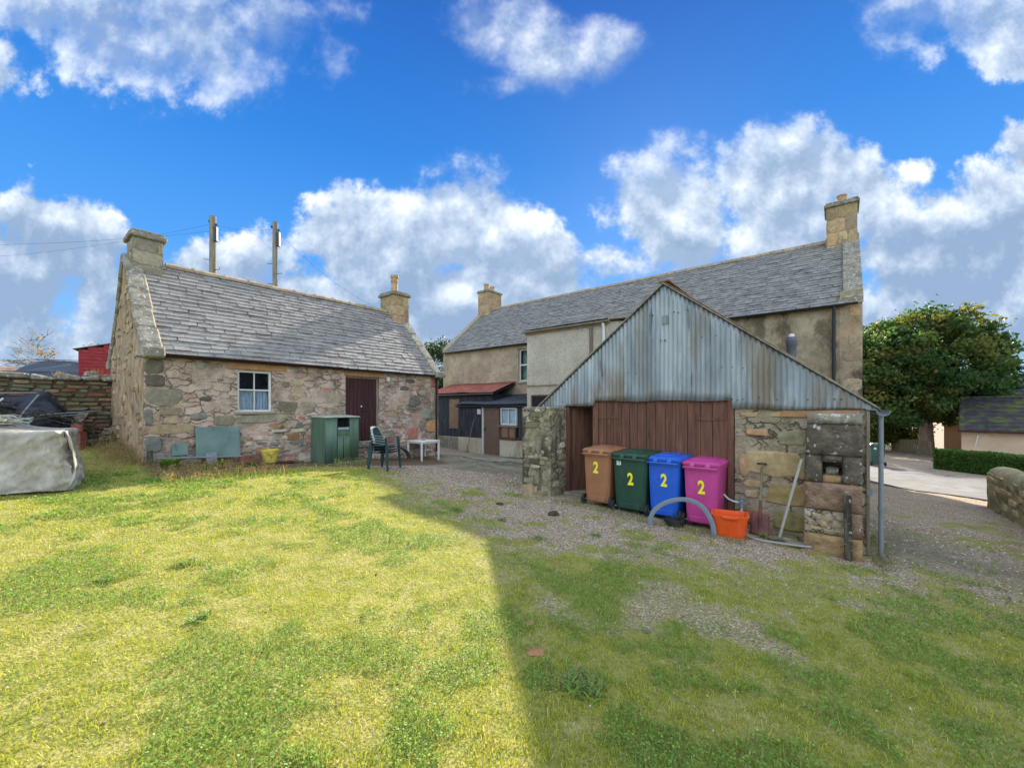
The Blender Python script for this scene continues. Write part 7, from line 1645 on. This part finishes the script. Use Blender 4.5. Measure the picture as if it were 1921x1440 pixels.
def pink_house():
    c = Vector((36, 41, -2)); t = thing('pale_pink_house', c, 'pale pink rendered house at the far end of the lane', 'house'); mp = plain('pale_pink_render', sr(178, 162, 154), .9, var=.05, scale=1)
    b = MB(); b.box(30, 38.2, 41, 48, -2, 2.6); b.build('wall', mp, t); b = MB(); b.hexa([(29.7, 40.7, 2.6), (38.5, 40.7, 2.6), (38.5, 48.3, 2.6), (29.7, 48.3, 2.6), (29.7, 44.4, 5), (38.5, 44.4, 5), (38.5, 44.6, 5), (29.7, 44.6, 5)]); b.build('roof', m_slate2, t)
    for x, z in ((37.0, -.5), (34.2, -.5), (37.0, 1.3), (34.2, 1.3)):
        b = MB(); b.box(x - .1, x + .9, 40.93, 40.99, z - .1, z + 1.1); w = b.build('window', m_white, t); b = MB(); b.box(x, x + .8, 40.90, 40.93, z, z + 1.0); b.build('pane', m_dark, w)
    b = MB(); b.tube([(36.3, 40.93, -2), (36.3, 40.93, 2.5)], .06, 8); b.build('downpipe', m_black, t)
pink_house()
def railing():
    t = thing('iron_railing', (29, 33, -1.4), 'black iron railing before the pale pink house', 'railing')
    A, B = Vector((27.4, 33.2, 0)), Vector((30.4, 33.0, 0)); n = 20
    for i in range(n + 1):
        p = A + (B - A) * i / n; g0 = gz1(p.x, p.y); b = MB(); b.beam(Vector((p.x, p.y, g0)), Vector((p.x, p.y, g0 + .95)), .025, .025, up=Vector((0, 1, 0))); b.build('bar', m_black, t)
    for h in (.12, .93): b = MB(); b.beam(A + UP * (gz1(A.x, A.y) + h), B + UP * (gz1(B.x, B.y) + h), .03, .03); b.build('rail', m_black, t)
    t = thing('picket_fence', (29, 30, -1.4), 'weathered picket fence between the drive and the sycamore', 'fence')
    A, B = Vector((29.0, 30.6, 0)), Vector((27.6, 27.9, 0)); A = Vector((29.4, 31.0, 0)); B = Vector((28.6, 28.4, 0)); A, B = Vector((28.2, 29.8, 0)), Vector((27.3, 27.0, 0)); A, B = Vector((30.0, 31.5, 0)), Vector((27.2, 27.1, 0)); A, B = Vector((28.6, 30.4, 0)), Vector((27.6, 27.5, 0))
    A, B = Vector((27.6, 29.2, 0)), Vector((27.6, 27.3, 0)); A = Vector((28.3, 30.0, 0)); A = Vector((28.0, 29.6, 0)); n = 22
    A, B = Vector((29.5, 31.4, 0)), Vector((26.9, 26.0, 0))
    for i in range(n + 1):
        p = A + (B - A) * i / n; g0 = gz1(p.x, p.y); b = MB(); b.beam(Vector((p.x, p.y, g0)), Vector((p.x, p.y, g0 + .85 + .03 * (i % 2))), .10, .02, up=Vector((1, 0, 0))); b.build('picket', m_greywood, t)
    for h in (.3, .7): b = MB(); b.beam(A + UP * (gz1(A.x, A.y) + h) + Vector((.05, 0, 0)), B + UP * (gz1(B.x, B.y) + h) + Vector((.05, 0, 0)), .04, .07); b.build('rail', m_greywood, t)
railing()
def hills():
    V = []; Fc = []; n = 160
    for i in range(n + 1):
        an = 2 * math.pi * i / n
        for (rad, k) in ((900, 0), (1500, .55), (2200, 1)):
            h = -8 + k * (10 + 34 * float(fbm(np.array([math.cos(an) * 3]), np.array([math.sin(an) * 3]), 0, 1.5, 4, 3)[0])); V.append((math.sin(an) * rad, math.cos(an) * rad, h))
    for i in range(n):
        for j in range(2): q = i * 3 + j; Fc.append((q, q + 3, q + 4, q + 1))
    ob('hills', newmesh('hills', V, Fc, M('hill_heather', [(.3, (.05, .07, .05)), (.6, (.09, .12, .08)), (.8, (.12, .14, .10))], .01, 8, 1), True), None, 'low distant hills round the horizon', kind='structure')
hills()

# ================================================================ GRASS, GRAVEL AND WEEDS
def blades():
    rng = np.random.RandomState(21)
    def scatter(n, rmin, rmax, pw):
        r = rmin + (rmax - rmin) * rng.rand(n) ** pw; th = rng.uniform(-1.05, 1.02, n); return r * np.sin(th), r * np.cos(th), r
    X, Y, r = scatter(430000, 1.3, 13.0, 1.25); m, n = mn(X, Y); ok = (m < 10.4) & (n < 8.8); ok &= ~((m > -.3) & (m < 5.4) & (n > 6.9)); X, Y, r = X[ok], Y[ok], r[ok]
    g_, d_, y_, n1, n2 = zone(X, Y); keep = rng.rand(len(X)) < (g_ ** 1.5 * .95 + .012) * (1 - .9 * d_) * (1 - .75 * y_); X, Y, r, n1, n2, g_ = [q[keep] for q in (X, Y, r, n1, n2, g_)]
    N = len(X); Z = gz(X, Y); pa = fbm(X, Y, 0, 1.6, 4, 77); pb = fbm(X, Y, 3, 4.5, 3, 78)
    lush = sstep(pa + .45 * (pb - .5), .52, .63) * .9; straw = sstep(fbm(X, Y, 0, 2.4, 4, 88), .50, .66) * (1 - lush)
    bright = np.clip((1.0 - .5 * (X > 99)), 0, 1)
    h = (.012 + .024 * rng.rand(N) ** 2 + .010 * lush + .014 * (pb > .64)) * (1 - .25 * straw); w = (.0016 + .0012 * rng.rand(N)) * np.maximum(1, r / 3.6)
    az = rng.uniform(0, 6.283, N); lean = rng.uniform(.2, 1.45, N); ca, sa = np.cos(az), np.sin(az)
    px_, py_ = -sa * w, ca * w; tx, ty, tz = ca * np.sin(lean) * h, sa * np.sin(lean) * h, np.cos(lean) * h
    A = np.stack([X - px_, Y - py_, Z - .003], 1); B = np.stack([X + px_, Y + py_, Z - .003], 1); T1 = np.stack([X + tx + px_ * .35, Y + ty + py_ * .35, Z + tz], 1); T2 = np.stack([X + tx - px_ * .35, Y + ty - py_ * .35, Z + tz], 1)
    V = np.stack([A, B, T1, T2], 1).reshape(-1, 3); Q = np.arange(4 * N).reshape(N, 4)
    cg = np.array((.21, .29, .055)); cy = np.array((.36, .37, .030)); cs = np.array((.50, .42, .14)); col = cy * (1 - lush[:, None]) + cg * lush[:, None]; rr = rng.rand(N); st = (rr < (.10 + .55 * straw)); col = np.where(st[:, None], cs, col) * rng.uniform(.65, 1.3, (N, 1))
    gravelly = 1 - sstep(g_, .3, .9); col = col * (1 - .0 * gravelly[:, None]); ob('grass', fastmesh('grass', V, Q, m_blade, cols=np.repeat(col, 4, 0)), None, 'short yellow green turf blades over the sloping yard', kind='stuff')
    # small round leaves of clover and moss in the lush patches
    X, Y, r = scatter(190000, 1.3, 10, 1.2); m, n = mn(X, Y); g_, d_, y_, n1, n2 = zone(X, Y); pa = fbm(X, Y, 0, 1.6, 4, 77); pb = fbm(X, Y, 3, 4.5, 3, 78); lush = sstep(pa + .45 * (pb - .5), .53, .64) * .9; keep = (rng.rand(len(X)) < lush * g_ * (1 - d_)) & (m < 10.3) & ~((m > -.3) & (m < 5.4) & (n > 6.9)); X, Y, r = X[keep], Y[keep], r[keep]; N = len(X)
    Z = gz(X, Y) + rng.uniform(.008, .045, N); u = rng.normal(size=(N, 3)); u[:, 2] *= .35; u /= np.linalg.norm(u, axis=1)[:, None]; up = np.zeros((N, 3)); up[:, 2] = 1; up += rng.normal(size=(N, 3)) * .35; v = np.cross(up, u); v /= np.linalg.norm(v, axis=1)[:, None]; s = (.0045 + .003 * rng.rand(N))[:, None] * np.maximum(1, r / 3.5)[:, None]; C = np.stack([X, Y, Z], 1)
    V = np.stack([C - u * s, C - v * s, C + u * s, C + v * s], 1).reshape(-1, 3); col = np.array((.17, .28, .045)) * rng.uniform(.6, 1.5, (N, 1)); ob('clover', fastmesh('clover', V, np.arange(4 * N).reshape(N, 4), m_blade, cols=np.repeat(col, 4, 0)), None, 'low green clover and moss patches in the turf', kind='stuff')
    # gravel chips
    X, Y, r = scatter(60000, 2.0, 11, 1.1); g_, d_, y_, n1, n2 = zone(X, Y); m, n = mn(X, Y); keep = (rng.rand(len(X)) < (1 - g_) * (1 - .5 * d_) * (1 - .6 * y_) + .03) & (m < 10.4) & ~((m > -.3) & (m < 5.3) & (n > 7.0)); X, Y, r = X[keep], Y[keep], r[keep]; N = len(X)
    Z = gz(X, Y); s = (.004 + .008 * rng.rand(N) ** 2)[:, None, None] * np.maximum(1, r / 5)[:, None, None]; O = np.array([(1, 0, 0), (0, 1, 0), (-1, 0, 0), (0, -1, 0), (0, 0, .7), (0, 0, -.7)]); V = O[None] * s * rng.uniform(.6, 1.3, (N, 6, 1)) + np.stack([X, Y, Z + .002], 1)[:, None]; T = np.array([(0, 1, 4), (1, 2, 4), (2, 3, 4), (3, 0, 4), (1, 0, 5), (2, 1, 5), (3, 2, 5), (0, 3, 5)]); Q = (np.arange(N)[:, None, None] * 6 + T[None]).reshape(-1, 3)
    pal = np.array([sr(124, 108, 88), sr(160, 144, 122), sr(182, 160, 138), sr(206, 194, 176), sr(142, 116, 94)]); col = pal[rng.randint(0, 5, N)] * rng.uniform(.8, 1.15, (N, 1)); mg = bpy.data.materials.new('gravel_chip'); mg.use_nodes = True; gg = G(mg.node_tree); bb = mg.node_tree.nodes['Principled BSDF']; gg.put(bb.inputs['Base Color'], gg.n('ShaderNodeAttribute', attribute_name='tint').outputs['Color']); bb.inputs['Roughness'].default_value = .95; bb.inputs['Specular IOR Level'].default_value = .15
    ob('gravel', fastmesh('gravel', V.reshape(-1, 3), Q, mg, cols=np.repeat(col, 6, 0)), None, 'pinkish grey gravel chips scattered over the yard', kind='stuff')
blades()
def dry_weeds():
    rng = np.random.RandomState(31); C = []; K = []; V = []; Q = []; T = []
    def stalk(x, y, h, col, nl, ls):
        z = gz1(x, y); k = len(V); lx, ly = rng.normal() * .12 * h, rng.normal() * .12 * h; w = .0025
        V.extend([(x - w, y, z), (x + w, y, z), (x + lx + w * .5, y + ly, z + h), (x + lx - w * .5, y + ly, z + h)]); Q.append((k, k + 1, k + 2, k + 3)); T.extend([col] * 4)
        for _ in range(nl):
            f = rng.uniform(.2, 1); u = rng.normal(size=3); u /= np.linalg.norm(u); v = np.cross(u, rng.normal(size=3)); v /= np.linalg.norm(v); c = np.array((x + lx * f, y + ly * f, z + h * f)) + rng.normal(size=3) * .02; s = ls * rng.uniform(.5, 1.3); k = len(V)
            V.extend([tuple(c - u * s), tuple(c - v * s * .4), tuple(c + u * s), tuple(c + v * s * .4)]); Q.append((k, k + 1, k + 2, k + 3)); T.extend([tuple(np.array(col) * rng.uniform(.6, 1.4))] * 4)
    for i in range(1500):
        n = rng.uniform(-1.2, 3.6); d = rng.uniform(.35, 1.9) if n > 1.6 else rng.uniform(1.2, 4.3); m = 10.555 - d if n > 1.6 else 14.3 - d * 1.05; p = F(m, n)
        if n < 1.6 and abs(p.x + 7.15) < .95 and abs(p.y - 6.25) < .7: continue
        c = (.40, .25, .11) if rng.rand() < .6 else ((.34, .30, .12) if rng.rand() < .6 else (.16, .20, .04)); stalk(p.x, p.y, rng.uniform(.04, .20), c, rng.randint(4, 11), .014)
    for i in range(170): p = F(rng.uniform(9.4, 10.2), rng.uniform(5.0, 5.9)); stalk(p.x, p.y, rng.uniform(.05, .22), (.36, .36, .12), 8, .014)
    for i in range(500): p = F(rng.uniform(1.0, 4.2), rng.uniform(6.35, 6.78)); stalk(p.x, p.y, rng.uniform(.02, .07), (.17, .20, .05), 6, .010)
    for i in range(520): p = F(rng.uniform(10.4, 14.5), 1.58 - abs(rng.normal()) * .22); stalk(p.x, p.y, rng.uniform(.05, .5) * (1 if rng.rand() < .4 else .5), (.20, .18, .07) if rng.rand() < .5 else (.30, .19, .09), 9, .016)
    for i in range(160): p = F(rng.uniform(-.55, -.35), rng.uniform(6.9, 9)); stalk(p.x, p.y, rng.uniform(.03, .14), (.16, .18, .06), 6, .012)
    ob('dry_weeds', fastmesh('dry_weeds', V, Q, m_blade, cols=np.array(T)), None, 'straw and rust coloured dead weeds along the outbuilding foot', kind='stuff')
dry_weeds()
def tuft(name, x, y, label, n, h, w, col, seed, spread=.05, arch=.9, cat='plant', group=None, z=None):
    r = random.Random(seed); V = []; Q = []; T = []; z0 = gz1(x, y) if z is None else z
    for i in range(n):
        an = r.uniform(0, 6.28); bx, by = x + r.gauss(0, spread * .4), y + r.gauss(0, spread * .4); L = h * r.uniform(.5, 1.1); dx, dy = math.cos(an), math.sin(an); px_, py_ = -dy, dx; k = len(V); S = 4; c = tuple(q * r.uniform(.7, 1.35) for q in col)
        for j in range(S + 1):
            s = j / S; out = L * arch * s ** 1.3 * .7; up_ = L * (s - .45 * arch * s * s); ww = w * math.sin(math.pi * min(.97, .12 + s * .86)); V += [(bx + dx * out - px_ * ww, by + dy * out - py_ * ww, z0 + up_), (bx + dx * out + px_ * ww, by + dy * out + py_ * ww, z0 + up_)]; T += [c, c]
            if j: q = k + 2 * j; Q.append((q - 2, q - 1, q + 1, q))
    o = ob(name, fastmesh(name, V, Q, m_blade, cols=np.array(T)), None, label, cat, group); return o
p = OF.p(.30, 0, .55); tuft('fern', p.x, p.y, 'bright green fern at the outbuilding corner', 90, .30, .022, (.12, .22, .03), 1, .14)
p = OF.p(1.12, 0, .62); tuft('dock_plant', p.x, p.y, 'long leaved bright green plant before the large green board', 14, .26, .022, (.16, .27, .04), 2, .05)
p = OF.p(.82, 0, .75); tuft('small_weed', p.x, p.y, 'small green weed between the fern and the long leaved plant', 30, .14, .014, (.15, .24, .04), 3, .08)
for i, (x, y, h, lab) in enumerate(((-3.02, 3.72, .10, 'coarse grey green tuft far out in the sunlit lawn'), (-3.35, 3.35, .09, 'coarse tuft beside a slightly farther one in the sunlit lawn'), (-2.2, 2.85, .08, 'flat coarse tuft in the middle of the sunlit lawn'), (.42, 2.4, .07, 'dense round green cushion of weed just inside the shade'), (-.15, 6.1, .08, 'small leafy tuft in the gravel nearest the shade edge'), (.35, 5.2, .07, 'low tuft in the gravel straight before the bins'), (-.9, 6.5, .07, 'thin tuft at the lawn edge of the gravel'), (1.15, 5.6, .06, 'low green tuft before the blue bin'))):
    tuft('weed_tuft', x, y, lab, 60 if i != 3 else 260, h, .006, (.19, .26, .06), 10 + i, .10 if i != 3 else .17, 1.1, 'weed', 'coarse tufts in turf and gravel')
p = F(.98, 7.2); tuft('wall_weed', p.x + .0, p.y - .15, 'small leafy weed between orange box and spade', 26, .10, .012, (.15, .24, .05), 30, .06)
for (x, y, h, lab, nm) in ((-9.75, 9.75, 0, 'rust leaved weed growing on the boundary wall beside the gable', 'rusty_weed'), (-10.3, 8.8, 0, 'thin dry weed growing on top of the boundary wall', 'wall_weed')):
    q = F(14.75, 1.35 if x > -10 else .75); tuft(nm, q.x, q.y, lab, 60, .34 if x > -10 else .20, .005, (.34, .22, .08), 44, .12, .35, z=2.55)

def litter():
    rng = np.random.RandomState(55); n = 1500; X = rng.uniform(-3, 7, n); Y = rng.uniform(2.5, 9, n); g_ = zone(X, Y)[0]; m, nn = mn(X, Y)
    k = (rng.rand(n) < .25 + .5 * (1 - g_)) & (nn < 7.4); X, Y = X[k], Y[k]; n = len(X); C = np.stack([X, Y, gz(X, Y) + .012], 1)
    u = rng.normal(size=(n, 3)); u[:, 2] *= .25; u /= np.linalg.norm(u, axis=1)[:, None]; up = np.tile((0, 0, 1.), (n, 1)) + rng.normal(size=(n, 3)) * .4; v = np.cross(up, u); v /= np.linalg.norm(v, axis=1)[:, None]; s = rng.uniform(.007, .018, (n, 1))
    V = np.stack([C - u * s, C - v * s * .6, C + u * s, C + v * s * .6], 1).reshape(-1, 3); pal = np.array([(.16, .09, .04), (.26, .17, .08), (.09, .055, .03), (.34, .27, .14)]); col = pal[rng.randint(0, 4, n)]
    ob('leaf_litter', fastmesh('leaf_litter', V, np.arange(4 * n).reshape(n, 4), m_blade, cols=np.repeat(col, 4, 0)), None, 'scattered dead brown leaves over the gravel and turf', kind='stuff')
litter()
